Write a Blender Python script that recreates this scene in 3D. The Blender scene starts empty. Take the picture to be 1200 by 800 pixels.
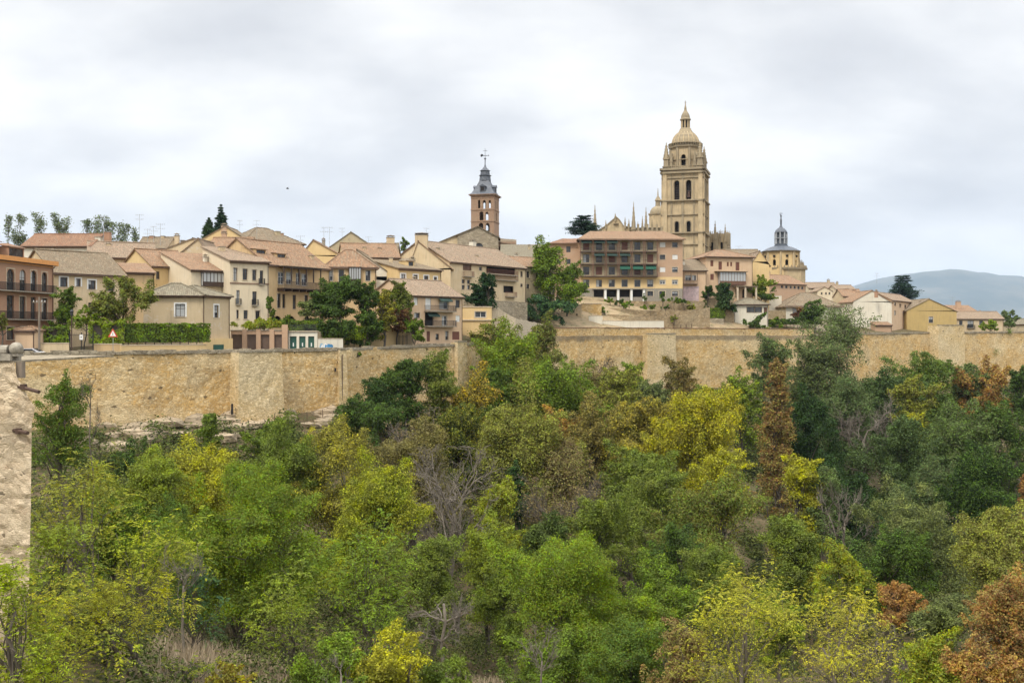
import bpy, math, random
import numpy as np
from mathutils import Vector, Matrix, noise as mnoise

F = 1200.0      # focal length in photo pixels (photo is 1200 wide)
HZ = 390.0      # image row of the eye level
EYE = 50.0      # eye height in metres
PI = math.pi
sc = bpy.context.scene
COL = sc.collection
RNG = random.Random(7)


def X(px, D): return (px - 600.0) / F * D
def Z(py, D): return EYE + (HZ - py) / F * D


# ------------------------------------------------------------------ materials
class NT:
    def __init__(s, mat):
        s.t = mat.node_tree; s.t.nodes.clear()
    def n(s, ty, ins=None, **pr):
        nd = s.t.nodes.new('ShaderNode' + ty)
        for k, v in pr.items(): setattr(nd, k, v)
        for k, v in (ins or {}).items():
            if isinstance(v, bpy.types.NodeSocket): s.t.links.new(v, nd.inputs[k])
            else: nd.inputs[k].default_value = v
        return nd
    def mix(s, f, a, b, mode='MIX'):
        nd = s.t.nodes.new('ShaderNodeMix'); nd.data_type = 'RGBA'; nd.blend_type = mode
        for i, v in ((0, f), (6, a), (7, b)):
            if isinstance(v, bpy.types.NodeSocket): s.t.links.new(v, nd.inputs[i])
            else: nd.inputs[i].default_value = v if i == 0 else (v[0], v[1], v[2], 1)
        return nd.outputs[2]
    def ramp(s, fac, stops):
        nd = s.n('ValToRGB', {0: fac}); cr = nd.color_ramp
        while len(cr.elements) < len(stops): cr.elements.new(0.5)
        for e, (p, c) in zip(cr.elements, stops):
            e.position = p; e.color = (c, c, c, 1) if isinstance(c, (int, float)) else (c[0], c[1], c[2], 1)
        return nd.outputs[0]
    def math(s, op, a, b=0.0, c=None):
        nd = s.n('Math', operation=op)
        for i, v in enumerate((a, b, c)):
            if v is None: continue
            if isinstance(v, bpy.types.NodeSocket): s.t.links.new(v, nd.inputs[i])
            else: nd.inputs[i].default_value = v
        return nd.outputs[0]
    def noise(s, vec, scale, detail=4, rough=0.55, out=0):
        return s.n('TexNoise', {'Vector': vec, 'Scale': scale, 'Detail': detail, 'Roughness': rough}).outputs[out]
    def scale(s, vec, v):
        return s.n('Mapping', {'Vector': vec, 'Scale': v}).outputs[0]
    def out(s, sh):
        s.n('OutputMaterial', {'Surface': sh})
    def bsdf(s, col, rough=0.9, bump=None, bs=0.3, bd=0.02, **kw):
        ins = {'Base Color': col if isinstance(col, bpy.types.NodeSocket) else (*col[:3], 1), 'Roughness': rough}
        ins.update(kw)
        if bump is not None:
            ins['Normal'] = s.n('Bump', {'Height': bump, 'Strength': bs, 'Distance': bd}).outputs[0]
        return s.n('BsdfPrincipled', ins).outputs[0]


MATS = {}
def material(name):
    def deco(fn):
        m = bpy.data.materials.new(name); m.use_nodes = True
        t = NT(m); t.out(fn(t)); MATS[name] = m
        return fn
    return deco

def simple(name, col, rough=0.7, metallic=0.0, vary=0.25, sc_=1.5):
    m = bpy.data.materials.new(name); m.use_nodes = True
    t = NT(m); tc = t.n('TexCoord')
    nz = t.noise(tc.outputs['Object'], sc_, 5, 0.6)
    c = t.mix(t.ramp(nz, [(0.3, 0), (0.7, 1)]), [v * (1 - vary) for v in col], [min(1, v * (1 + vary)) for v in col])
    t.out(t.bsdf(c, rough, nz, 0.2, 0.01, Metallic=metallic)); MATS[name] = m

def stucco(name, a, b, dirt=(0.16, 0.13, 0.10), amount=0.35, patch=None):
    """rendered wall: two tones, streaks running down, stains with their own shape"""
    m = bpy.data.materials.new(name); m.use_nodes = True
    t = NT(m); uv = t.n('TexCoord').outputs['UV']; ob = t.n('ObjectInfo').outputs['Random']
    off = t.n('Combine' + 'XYZ', {0: t.math('MULTIPLY', ob, 40.0), 1: t.math('MULTIPLY', ob, 23.0)}).outputs[0]
    v = t.n('VectorMath', {0: uv, 1: off}, operation='ADD').outputs[0]
    big = t.noise(v, 0.35, 5, 0.6); fine = t.noise(v, 5.0, 6, 0.7)
    streak = t.noise(t.scale(v, (2.2, 0.22, 1)), 1.2, 5, 0.65)
    c = t.mix(t.ramp(big, [(0.35, 0), (0.65, 1)]), a, b)
    c = t.mix(t.ramp(fine, [(0.3, 0.0), (0.75, 0.35)]), c, [x * 0.72 for x in a])
    c = t.mix(t.ramp(streak, [(0.52, 0.0), (0.75, amount)]), c, dirt)
    if patch:
        pn = t.noise(v, 0.8, 3, 0.5)
        c = t.mix(t.ramp(pn, [(0.62, 0), (0.66, 0.8)]), c, patch)
    t.out(t.bsdf(c, 0.93, fine, 0.35, 0.02, **{'Specular IOR Level': 0.2})); MATS[name] = m

def rubble(name, ochre, pale, grey, scale=2.2, mortar=(0.5, 0.42, 0.3), holes=0.0, patches=1.0):
    """rubble masonry: each stone its own tone, large weathered patches, mortar joints"""
    m = bpy.data.materials.new(name); m.use_nodes = True
    t = NT(m); uv = t.n('TexCoord').outputs['Object']
    warp = t.noise(uv, 1.1, 4, 0.6, out=1)
    v = t.n('VectorMath', {0: t.scale(uv, (1, 1, 1.8)), 1: t.n('VectorMath', {0: warp, 3: 0.22 if name != 'rubble_pale' else 0.4}, operation='SCALE').outputs[0]}, operation='ADD').outputs[0]
    if name == 'rubble_pale': v = t.n('VectorMath', {0: v, 3: t.ramp(t.noise(uv, 0.8, 2, 0.5), [(0.48, 1.0), (0.5, 1.9)])}, operation='SCALE').outputs[0]
    vo = t.n('TexVoronoi', {'Vector': v, 'Scale': scale}); ed = t.n('TexVoronoi', {'Vector': v, 'Scale': scale}, feature='DISTANCE_TO_EDGE')
    big = t.noise(t.scale(uv, (1, 1, 1.7)), 0.10, 6, 0.66); big2 = t.noise(t.scale(uv, (.8, .8, .6)), 0.34, 7, 0.7); big3 = t.noise(t.scale(uv, (.6, .6, 2.2)), 0.7, 6, 0.7)
    c = t.mix(t.ramp(big, [(0.38, 0), (0.54, patches)]), pale, ochre)
    c = t.mix(t.ramp(big2, [(0.50, 0), (0.66, 0.7 * patches)]), c, grey)
    c = t.mix(t.ramp(big3, [(0.50, 0), (0.62, 0.55)]), c, [min(1, x * 1.12) for x in pale])
    sep = t.n('SeparateColor', {0: vo.outputs['Color']})
    c = t.mix(t.ramp(sep.outputs[0], [(0.0, 0.0), (1.0, 0.42 if name != 'rubble_pale' else 0.40)]), c, [x * 0.45 for x in ochre])
    c = t.mix(t.ramp(sep.outputs[1], [(0.5, 0.0), (1.0, 0.6)]), c, [min(1, x * 1.25) for x in pale])
    c = t.mix(t.ramp(ed.outputs[0], [(0.02, 0.45 if name != 'rubble_pale' else 0.2), (0.08, 0.0)]), c, [(x + y) * .4 for x, y in zip(mortar, grey)])
    if name == 'rubble_ochre':      # grey lichen crust along the wall head, ragged lower edge
        tp = t.n('Attribute', attribute_name='near_top').outputs['Fac']
        c = t.mix(t.ramp(t.math('ADD', tp, t.math('MULTIPLY_ADD', big2, 1.1, -0.55)), [(0.30, 0), (0.62, 0.72)]), c, (0.20, 0.165, 0.115))
    if name == 'rubble_pale': c = t.mix(t.ramp(t.noise(uv, 2.4, 5, 0.7), [(0.58, 0), (0.68, 0.35)]), c, (0.40, 0.22, 0.13))
    if holes:
        c = t.mix(t.ramp(sep.outputs[2], [(1 - holes, 0), (1 - holes + 0.004, 0.8)]), c, (0.07, 0.05, 0.03))
        hv = t.n('TexVoronoi', {'Vector': uv, 'Scale': 0.45, 'Randomness': 0.9})
        c = t.mix(t.ramp(hv.outputs['Distance'], [(0.04, 0.95), (0.055, 0.0)]), c, (0.035, 0.025, 0.018))
    if name == 'rubble_pale': c = t.mix(t.ramp(t.noise(uv, 1.7, 6, 0.7), [(0.48, 0.0), (0.62, 0.7)]), c, [min(1, x * 1.05) for x in pale])
    fine = t.noise(uv, 7, 6, 0.75)
    c = t.mix(t.ramp(fine, [(0.36, 0.55 if name != 'rubble_pale' else 0.25), (0.55, 0.0)]), c, [x * 0.4 for x in grey])
    h = t.math('ADD', t.ramp(ed.outputs[0], [(0.0, 0.0), (0.16, 1.0)]), t.math('MULTIPLY', fine, 0.8))
    t.out(t.bsdf(c, 0.95, h, 0.8 if name != 'rubble_pale' else 0.5, 0.06 if name != 'rubble_pale' else 0.03, **{'Specular IOR Level': 0.15})); MATS[name] = m

def tiles(name, a, b, d, lichen=(0.26, 0.24, 0.17), lam=0.5):
    """clay tile roof: u across, v down the slope; every tile its own tone, channels streaked with lichen"""
    m = bpy.data.materials.new(name); m.use_nodes = True
    t = NT(m); uv = t.n('TexCoord').outputs['UV']
    rnd = t.n('ObjectInfo').outputs['Random']
    uv2 = t.n('VectorMath', {0: uv, 1: t.n('CombineXYZ', {0: t.math('MULTIPLY', rnd, 57.0), 1: t.math('MULTIPLY', rnd, 31.0)}).outputs[0]}, operation='ADD').outputs[0]
    s = t.n('SeparateXYZ', {0: uv2}); u, v = s.outputs[0], s.outputs[1]
    col = t.math('FLOOR', t.math('DIVIDE', u, 0.26))
    cell = t.n('CombineXYZ', {0: col, 1: t.math('FLOOR', t.math('DIVIDE', v, 0.42))}).outputs[0]
    cell2 = t.n('CombineXYZ', {0: col, 1: t.math('FLOOR', t.math('DIVIDE', t.math('ADD', v, t.math('MULTIPLY', col, 1.7)), 2.6))}).outputs[0]
    wn = t.n('TexWhiteNoise', {'Vector': cell}); wc = t.n('TexWhiteNoise', {'Vector': cell2})
    big = t.noise(uv2, 0.5, 6, 0.7); st = t.noise(t.scale(uv2, (2.2, 0.4, 1)), 0.9, 6, 0.65); md = t.noise(uv2, 1.6, 5, 0.7)
    c = t.mix(t.ramp(big, [(0.38, 0), (0.60, 1)]), a, b)
    c = t.mix(t.ramp(wn.outputs[0], [(0.3, 0.0), (1.0, 0.6)]), c, d)
    c = t.mix(t.ramp(wn.outputs[0], [(0.0, 0.75), (0.22, 0.0)]), c, [min(1, x * 1.3 + .09) for x in a])
    c = t.mix(t.ramp(wc.outputs[0], [(0.55, 0.0), (1.0, 0.6)]), c, [x * .55 for x in d])
    c = t.mix(t.ramp(wc.outputs[0], [(0.0, 0.5), (0.3, 0.0)]), c, [min(1, x * 1.1 + .07) for x in b])
    c = t.mix(t.ramp(st, [(0.45, 0.0), (0.62, lam)]), c, lichen)
    c = t.mix(t.ramp(md, [(0.50, 0), (0.62, 0.75)]), c, (0.10, 0.085, 0.065))
    w = t.math('ABSOLUTE', t.math('SINE', t.math('MULTIPLY', u, PI / 0.26)))
    row = t.math('FRACT', t.math('DIVIDE', v, 0.42))
    c = t.mix(t.ramp(w, [(0.0, 0.6), (0.4, 0.0)]), c, [x * 0.3 for x in d])
    t.out(t.bsdf(c, 0.9, t.math('ADD', w, t.math('MULTIPLY', row, 0.3)), 0.6, 0.06, **{'Specular IOR Level': 0.2})); MATS[name] = m

def tiles(name, a, b, d, lichen=(0.26, 0.24, 0.17), lam=0.5):
    """clay tile roof: u across, v down the slope; every tile its own tone, lichen blotches"""
    m = bpy.data.materials.new(name); m.use_nodes = True
    t = NT(m); uv = t.n('TexCoord').outputs['UV']
    s = t.n('SeparateXYZ', {0: uv}); u, v = s.outputs[0], s.outputs[1]
    cell = t.n('CombineXYZ', {0: t.math('FLOOR', t.math('DIVIDE', u, 0.26)), 1: t.math('FLOOR', t.math('DIVIDE', v, 0.42))}).outputs[0]
    wn = t.n('TexWhiteNoise', {'Vector': cell}); big = t.noise(uv, 0.45, 5, 0.65); st = t.noise(t.scale(uv, (2.5, 0.35, 1)), 1.1, 5, 0.6)
    c = t.mix(t.ramp(big, [(0.35, 0), (0.65, 1)]), a, b)
    c = t.mix(t.ramp(wn.outputs[0], [(0.3, 0.0), (1.0, 0.7)]), c, d)
    c = t.mix(t.ramp(wn.outputs[0], [(0.0, 0.6), (0.18, 0.0)]), c, [x * 1.35 for x in a])
    c = t.mix(t.ramp(st, [(0.47, 0.0), (0.68, lam)]), c, lichen)
    c = t.mix(t.ramp(t.noise(uv, 3.0, 5, 0.7), [(0.55, 0), (0.7, 0.5)]), c, (0.07, 0.055, 0.045))
    w = t.math('ABSOLUTE', t.math('SINE', t.math('MULTIPLY', u, PI / 0.26)))
    row = t.math('FRACT', t.math('DIVIDE', v, 0.42))
    c = t.mix(t.ramp(w, [(0.0, 0.55), (0.35, 0.0)]), c, [x * 0.3 for x in d])
    t.out(t.bsdf(c, 0.9, t.math('ADD', w, t.math('MULTIPLY', row, 0.3)), 0.6, 0.06, **{'Specular IOR Level': 0.2})); MATS[name] = m

stucco('render_cream', (0.660, 0.529, 0.342), (0.600, 0.461, 0.279))
stucco('render_pale', (0.720, 0.617, 0.450), (0.660, 0.549, 0.378), amount=0.25)
stucco('render_white', (0.720, 0.676, 0.558), (0.660, 0.598, 0.477), amount=0.3)
stucco('render_ochre', (0.620, 0.451, 0.252), (0.560, 0.392, 0.207))
stucco('render_yellow', (0.700, 0.519, 0.270), (0.640, 0.461, 0.225), amount=0.2)
stucco('render_beige', (0.580, 0.461, 0.297), (0.520, 0.402, 0.252), patch=(0.56, 0.47, 0.35))
stucco('render_grey', (0.500, 0.412, 0.270), (0.430, 0.353, 0.225), patch=(0.27, 0.23, 0.17))
stucco('render_pink', (0.660, 0.480, 0.315), (0.600, 0.421, 0.270), amount=0.2)
stucco('render_olive', (0.500, 0.363, 0.153), (0.440, 0.323, 0.135), amount=0.4)
stucco('sandstone', (0.56, 0.435, 0.265), (0.42, 0.33, 0.205), dirt=(0.17, 0.135, 0.09), amount=0.75)
stucco('sandstone_trim', (0.38, 0.305, 0.195), (0.25, 0.205, 0.14), dirt=(0.17, 0.14, 0.09), amount=0.6)
rubble('rubble_ochre', (0.68, 0.43, 0.155), (0.74, 0.59, 0.35), (0.42, 0.32, 0.19), 2.3, (0.58, 0.45, 0.27), holes=0.01)
rubble('rubble_pale', (0.54, 0.40, 0.25), (0.62, 0.51, 0.36), (0.42, 0.35, 0.26), 5.5, (0.60, 0.50, 0.36), holes=0.02, patches=0.7)
rubble('rubble_buttress', (0.70, 0.48, 0.20), (0.75, 0.61, 0.38), (0.46, 0.36, 0.22), 2.3, (0.58, 0.45, 0.27), holes=0.01, patches=.7)
rubble('rubble_garden', (0.40, 0.29, 0.16), (0.47, 0.37, 0.23), (0.24, 0.2, 0.14), 2.0, (0.4, 0.32, 0.2), patches=1.0)
rubble('coping_stone', (0.34, 0.28, 0.19), (0.42, 0.36, 0.26), (0.22, 0.19, 0.14), 1.3, (0.25, 0.2, 0.14))
rubble('church_stone', (0.38, 0.31, 0.21), (0.44, 0.38, 0.28), (0.28, 0.24, 0.18), 1.6, (0.36, 0.3, 0.22), patches=0.8)
tiles('tile_brown', (0.233, 0.172, 0.111), (0.195, 0.151, 0.098), (0.137, 0.103, 0.069), lam=0.5)
tiles('tile_orange', (0.306, 0.178, 0.101), (0.247, 0.161, 0.101), (0.176, 0.106, 0.065), lam=0.5)
tiles('tile_pink', (0.306, 0.212, 0.146), (0.247, 0.185, 0.124), (0.169, 0.123, 0.084), lam=0.5)
tiles('tile_grey', (0.214, 0.178, 0.120), (0.181, 0.157, 0.108), (0.123, 0.103, 0.072), lam=0.6)
tiles('tile_red', (0.272, 0.147, 0.084), (0.228, 0.130, 0.081), (0.163, 0.089, 0.058), lam=0.35)

@material('brick')
def _(t):
    uv = t.n('TexCoord').outputs['UV']
    b = t.n('TexBrick', {'Vector': uv, 'Color1': (0.43, 0.21, 0.12, 1), 'Color2': (0.34, 0.16, 0.09, 1), 'Mortar': (0.36, 0.27, 0.19, 1),
                         'Scale': 1.0, 'Mortar Size': 0.012, 'Brick Width': 0.26, 'Row Height': 0.075, 'Bias': 0.0})
    big = t.noise(uv, 0.6, 5, 0.6)
    c = t.mix(t.ramp(big, [(0.4, 0.0), (0.7, 0.4)]), b.outputs[0], (0.42, 0.25, 0.15))
    return t.bsdf(c, 0.9, b.outputs[1], -0.3, 0.01)

@material('brick_pale')
def _(t):
    uv = t.n('TexCoord').outputs['UV']
    b = t.n('TexBrick', {'Vector': uv, 'Color1': (0.47, 0.28, 0.17, 1), 'Color2': (0.40, 0.23, 0.14, 1), 'Mortar': (0.46, 0.34, 0.23, 1),
                         'Scale': 1.0, 'Mortar Size': 0.014, 'Brick Width': 0.26, 'Row Height': 0.075, 'Bias': 0.0})
    c = t.mix(t.ramp(t.noise(uv, 0.6, 5, 0.6), [(0.4, 0.0), (0.7, 0.4)]), b.outputs[0], (0.50, 0.37, 0.25))
    return t.bsdf(c, 0.9, b.outputs[1], -0.3, 0.01)

@material('mudejar_brick')
def _(t):
    uv = t.n('TexCoord').outputs['UV']
    b = t.n('TexBrick', {'Vector': uv, 'Color1': (0.31, 0.15, 0.085, 1), 'Color2': (0.22, 0.11, 0.065, 1), 'Mortar': (0.34, 0.26, 0.18, 1),
                         'Scale': 1.0, 'Mortar Size': 0.02, 'Brick Width': 0.30, 'Row Height': 0.085, 'Bias': 0.0})
    c = t.mix(t.ramp(t.noise(uv, 0.5, 5, 0.65), [(0.46, 0.0), (0.66, 0.5)]), b.outputs[0], (0.34, 0.25, 0.16))
    c = t.mix(t.ramp(t.noise(uv, 2.5, 5, 0.65), [(0.5, 0.0), (0.7, 0.6)]), c, (0.13, 0.09, 0.06))
    return t.bsdf(c, 0.92, b.outputs[1], -0.3, 0.01)

@material('slate')
def _(t):
    uv = t.n('TexCoord').outputs['UV']
    b = t.n('TexBrick', {'Vector': uv, 'Color1': (0.10, 0.115, 0.14, 1), 'Color2': (0.065, 0.075, 0.095, 1), 'Mortar': (0.03, 0.035, 0.045, 1),
                         'Scale': 1.0, 'Mortar Size': 0.02, 'Brick Width': 0.45, 'Row Height': 0.3, 'Bias': 0.0})
    c = t.mix(t.ramp(t.noise(uv, 0.7, 5, 0.6), [(0.45, 0), (0.7, 0.5)]), b.outputs[0], (0.17, 0.18, 0.20))
    return t.bsdf(c, 0.55, b.outputs[1], -0.3, 0.02)

@material('garden_earth')
def _(t):
    p = t.n('NewGeometry').outputs['Position']
    a = t.noise(p, 0.12, 6, 0.65); b = t.noise(p, 1.3, 6, 0.7); d = t.noise(p, 6, 5, 0.7)
    c = t.mix(t.ramp(a, [(0.42, 0), (0.58, 1)]), (0.115, 0.082, 0.046), (0.155, 0.115, 0.068))
    c = t.mix(t.ramp(b, [(0.45, 0), (0.6, 0.85)]), c, (0.055, 0.07, 0.022))
    c = t.mix(t.ramp(d, [(0.5, 0), (0.75, 0.6)]), c, (0.22, 0.17, 0.11))
    return t.bsdf(c, 0.97, d, 0.8, 0.1, **{'Specular IOR Level': 0.1})

@material('dry_soil')
def _(t):
    p = t.n('NewGeometry').outputs['Position']
    a = t.noise(p, 0.22, 6, 0.7); b = t.noise(p, 1.1, 6, 0.7); d = t.noise(p, 5, 5, 0.7)
    c = t.mix(t.ramp(a, [(0.42, 0), (0.58, 1)]), (0.36, 0.265, 0.16), (0.27, 0.21, 0.13))
    c = t.mix(t.ramp(b, [(0.53, 0), (0.62, 0.8)]), c, (0.10, 0.115, 0.04))
    c = t.mix(t.ramp(d, [(0.5, 0), (0.7, 0.6)]), c, (0.46, 0.36, 0.23))
    return t.bsdf(c, 0.97, d, 0.9, 0.12, **{'Specular IOR Level': 0.1})

@material('asphalt')
def _(t):
    p = t.n('NewGeometry').outputs['Position']; d = t.noise(p, 8, 4, 0.6)
    return t.bsdf(t.mix(d, (0.05, 0.05, 0.052), (0.09, 0.088, 0.085)), 0.85, d, 0.2, 0.01)

@material('glass')
def _(t):
    o = t.n('TexCoord').outputs['Object']
    c = t.mix(t.ramp(t.noise(o, 0.9, 3, 0.5), [(0.4, 0), (0.6, 1)]), (0.018, 0.022, 0.026), (0.07, 0.075, 0.08))
    return t.bsdf(c, 0.12, None, **{'Specular IOR Level': 0.6})

@material('net_curtain')
def _(t):
    o = t.n('TexCoord').outputs['Object']; w = t.n('TexWave', {'Vector': o, 'Scale': 3.0, 'Distortion': 2.0}).outputs[1]
    return t.bsdf(t.mix(w, (0.30, 0.32, 0.33), (0.50, 0.51, 0.50)), 0.3)

@material('mountain_scrub')
def _(t):
    p = t.n('NewGeometry').outputs['Position']
    a = t.noise(p, 0.0016, 8, 0.6)
    c = t.mix(t.ramp(a, [(0.4, 0), (0.6, 1)]), (0.035, 0.05, 0.035), (0.10, 0.10, 0.07))
    return t.bsdf(c, 1.0)

@material('boulder')
def _(t):
    p = t.n('NewGeometry').outputs['Position']
    a = t.noise(p, 0.35, 7, 0.65); b = t.noise(t.scale(p, (1, 1, 2.5)), 1.6, 6, 0.7)
    c = t.mix(t.ramp(a, [(0.4, 0), (0.6, 1)]), (0.46, 0.36, 0.24), (0.34, 0.27, 0.18))
    c = t.mix(t.ramp(b, [(0.5, 0), (0.64, 0.8)]), c, (0.10, 0.08, 0.05))
    return t.bsdf(c, 0.95, b, 0.9, 0.3)

simple('wood_dark', (0.055, 0.032, 0.022), 0.6)
simple('wood_brown', (0.14, 0.07, 0.04), 0.6)
simple('wood_red', (0.17, 0.065, 0.04), 0.6)
simple('wood_tan', (0.22, 0.14, 0.09), 0.6)
simple('wood_weathered', (0.20, 0.16, 0.12), 0.85)
simple('paint_white', (0.75, 0.74, 0.70), 0.5, vary=0.08)
simple('paint_green', (0.02, 0.085, 0.06), 0.45, vary=0.2)
simple('paint_brown', (0.13, 0.085, 0.06), 0.5, vary=0.15)
simple('awning_green', (0.008, 0.07, 0.04), 0.8, vary=0.1)
simple('awning_dark', (0.02, 0.045, 0.035), 0.8, vary=0.2)
simple('iron', (0.025, 0.025, 0.028), 0.5, 0.3)
simple('zinc', (0.35, 0.36, 0.37), 0.45, 0.5)
simple('aluminium', (0.45, 0.46, 0.47), 0.4, 0.6)
simple('copper_orange', (0.62, 0.27, 0.07), 0.5, vary=0.12)
simple('interior_shade', (0.018, 0.014, 0.012), 0.9)  # near-black colour stands in for the shade inside openings
simple('bark', (0.10, 0.082, 0.062), 0.95, vary=0.4, sc_=4)
simple('bark_pale', (0.155, 0.13, 0.10), 0.95, vary=0.35, sc_=4)
simple('bark_dark', (0.05, 0.04, 0.032), 0.95, vary=0.4, sc_=4)
simple('stone_grey', (0.27, 0.24, 0.19), 0.95, vary=0.45, sc_=6)
simple('stone_pale', (0.52, 0.43, 0.31), 0.95, vary=0.2, sc_=3)
simple('rust_iron', (0.09, 0.055, 0.04), 0.8, 0.3)
simple('paint_blue', (0.05, 0.22, 0.42), 0.6)
simple('paint_lightblue', (0.25, 0.45, 0.60), 0.6)
simple('paint_red', (0.55, 0.04, 0.03), 0.5)
simple('pink_render', (0.55, 0.43, 0.43), 0.9)
simple('car_white', (0.70, 0.70, 0.72), 0.25, vary=0.03)
simple('rubber', (0.02, 0.02, 0.02), 0.8)
simple('tail_light', (0.45, 0.03, 0.02), 0.3)
simple('bird_feather', (0.03, 0.03, 0.03), 0.8)
simple('dry_stem', (0.33, 0.26, 0.17), 0.95)

def leaf_material(name, trans=0.24, hue_noise=True):
    m = bpy.data.materials.new(name); m.use_nodes = True
    t = NT(m)
    oi = t.n('ObjectInfo'); acc = t.n('Attribute', attribute_type='OBJECT', attribute_name='accent')
    amt = t.n('Attribute', attribute_type='OBJECT', attribute_name='accent_amount')
    geo = t.n('NewGeometry'); oc = t.n('TexCoord').outputs['Object']
    rnd = geo.outputs['Random Per Island']
    big = t.noise(oc, 0.62, 4, 0.6); mid = t.ramp(t.noise(oc, 1.1, 4, 0.65), [(0.32, 0.0), (0.68, 1.0)])
    fac = t.math('MULTIPLY', t.ramp(t.math('ADD', t.math('MULTIPLY', big, 0.75), t.math('MULTIPLY', rnd, 0.35)), [(0.46, 0), (0.66, 1)]), amt.outputs['Fac'])
    c = t.mix(fac, oi.outputs['Color'], acc.outputs['Color'])
    # leaf to leaf and spray to spray tone
    hsv = t.n('HueSaturation', {'Hue': t.math('MULTIPLY_ADD', rnd, 0.05, 0.475), 'Saturation': t.math('MULTIPLY_ADD', mid, 0.22, 0.92),
                                'Value': t.math('MULTIPLY', t.math('MULTIPLY_ADD', rnd, 1.0, 0.58), t.math('MULTIPLY_ADD', mid, 0.95, 0.68)), 'Color': c}).outputs[0]
    d = t.n('BsdfDiffuse', {'Color': hsv, 'Roughness': 0.5}).outputs[0]
    tr = t.n('BsdfTranslucent', {'Color': hsv}).outputs[0]
    gl = t.n('BsdfGlossy', {'Color': (0.5, 0.5, 0.5, 1), 'Roughness': 0.45}).outputs[0]
    s = t.n('MixShader', {0: trans, 1: d, 2: tr}).outputs[0]
    s = t.n('MixShader', {0: 0.012, 1: s, 2: gl}).outputs[0]
    t.out(s); MATS[name] = m
leaf_material('leaf')


# ------------------------------------------------------------------ mesh builder
def finish(name, V, Fc, mats, mi=None, parent=None, uv=True, smooth=False):
    """V: list of points, Fc: list of index tuples -> one mesh object"""
    me = bpy.data.meshes.new(name)
    me.from_pydata([tuple(v) for v in V], [], Fc)
    for m in mats: me.materials.append(MATS[m])
    if mi is not None: me.polygons.foreach_set('material_index', mi)
    if uv and len(Fc):
        P = np.empty(len(V) * 3, np.float32); me.vertices.foreach_get('co', P); P = P.reshape(-1, 3)
        nl = len(me.loops); vi = np.empty(nl, np.int32); me.loops.foreach_get('vertex_index', vi)
        npoly = len(me.polygons); N = np.empty(npoly * 3, np.float32); me.polygons.foreach_get('normal', N); N = N.reshape(-1, 3)
        lt = np.empty(npoly, np.int32); me.polygons.foreach_get('loop_total', lt)
        pi_ = np.repeat(np.arange(npoly), lt); n = N[pi_]
        T = np.stack([-n[:, 1], n[:, 0], np.zeros(nl)], 1); ln = np.linalg.norm(T, axis=1); flat = ln < 0.05
        T[flat] = (1, 0, 0); ln[flat] = 1; T /= ln[:, None]; B = np.cross(n, T); p = P[vi]
        UV = np.stack([(p * T).sum(1), (p * B).sum(1)], 1).astype(np.float32)
        l = me.uv_layers.new(name='UVMap'); l.data.foreach_set('uv', UV.ravel())
    if smooth: me.polygons.foreach_set('use_smooth', [True] * len(me.polygons))
    me.update()
    o = bpy.data.objects.new(name, me); COL.objects.link(o)
    if parent is not None: o.parent = parent
    return o


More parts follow.
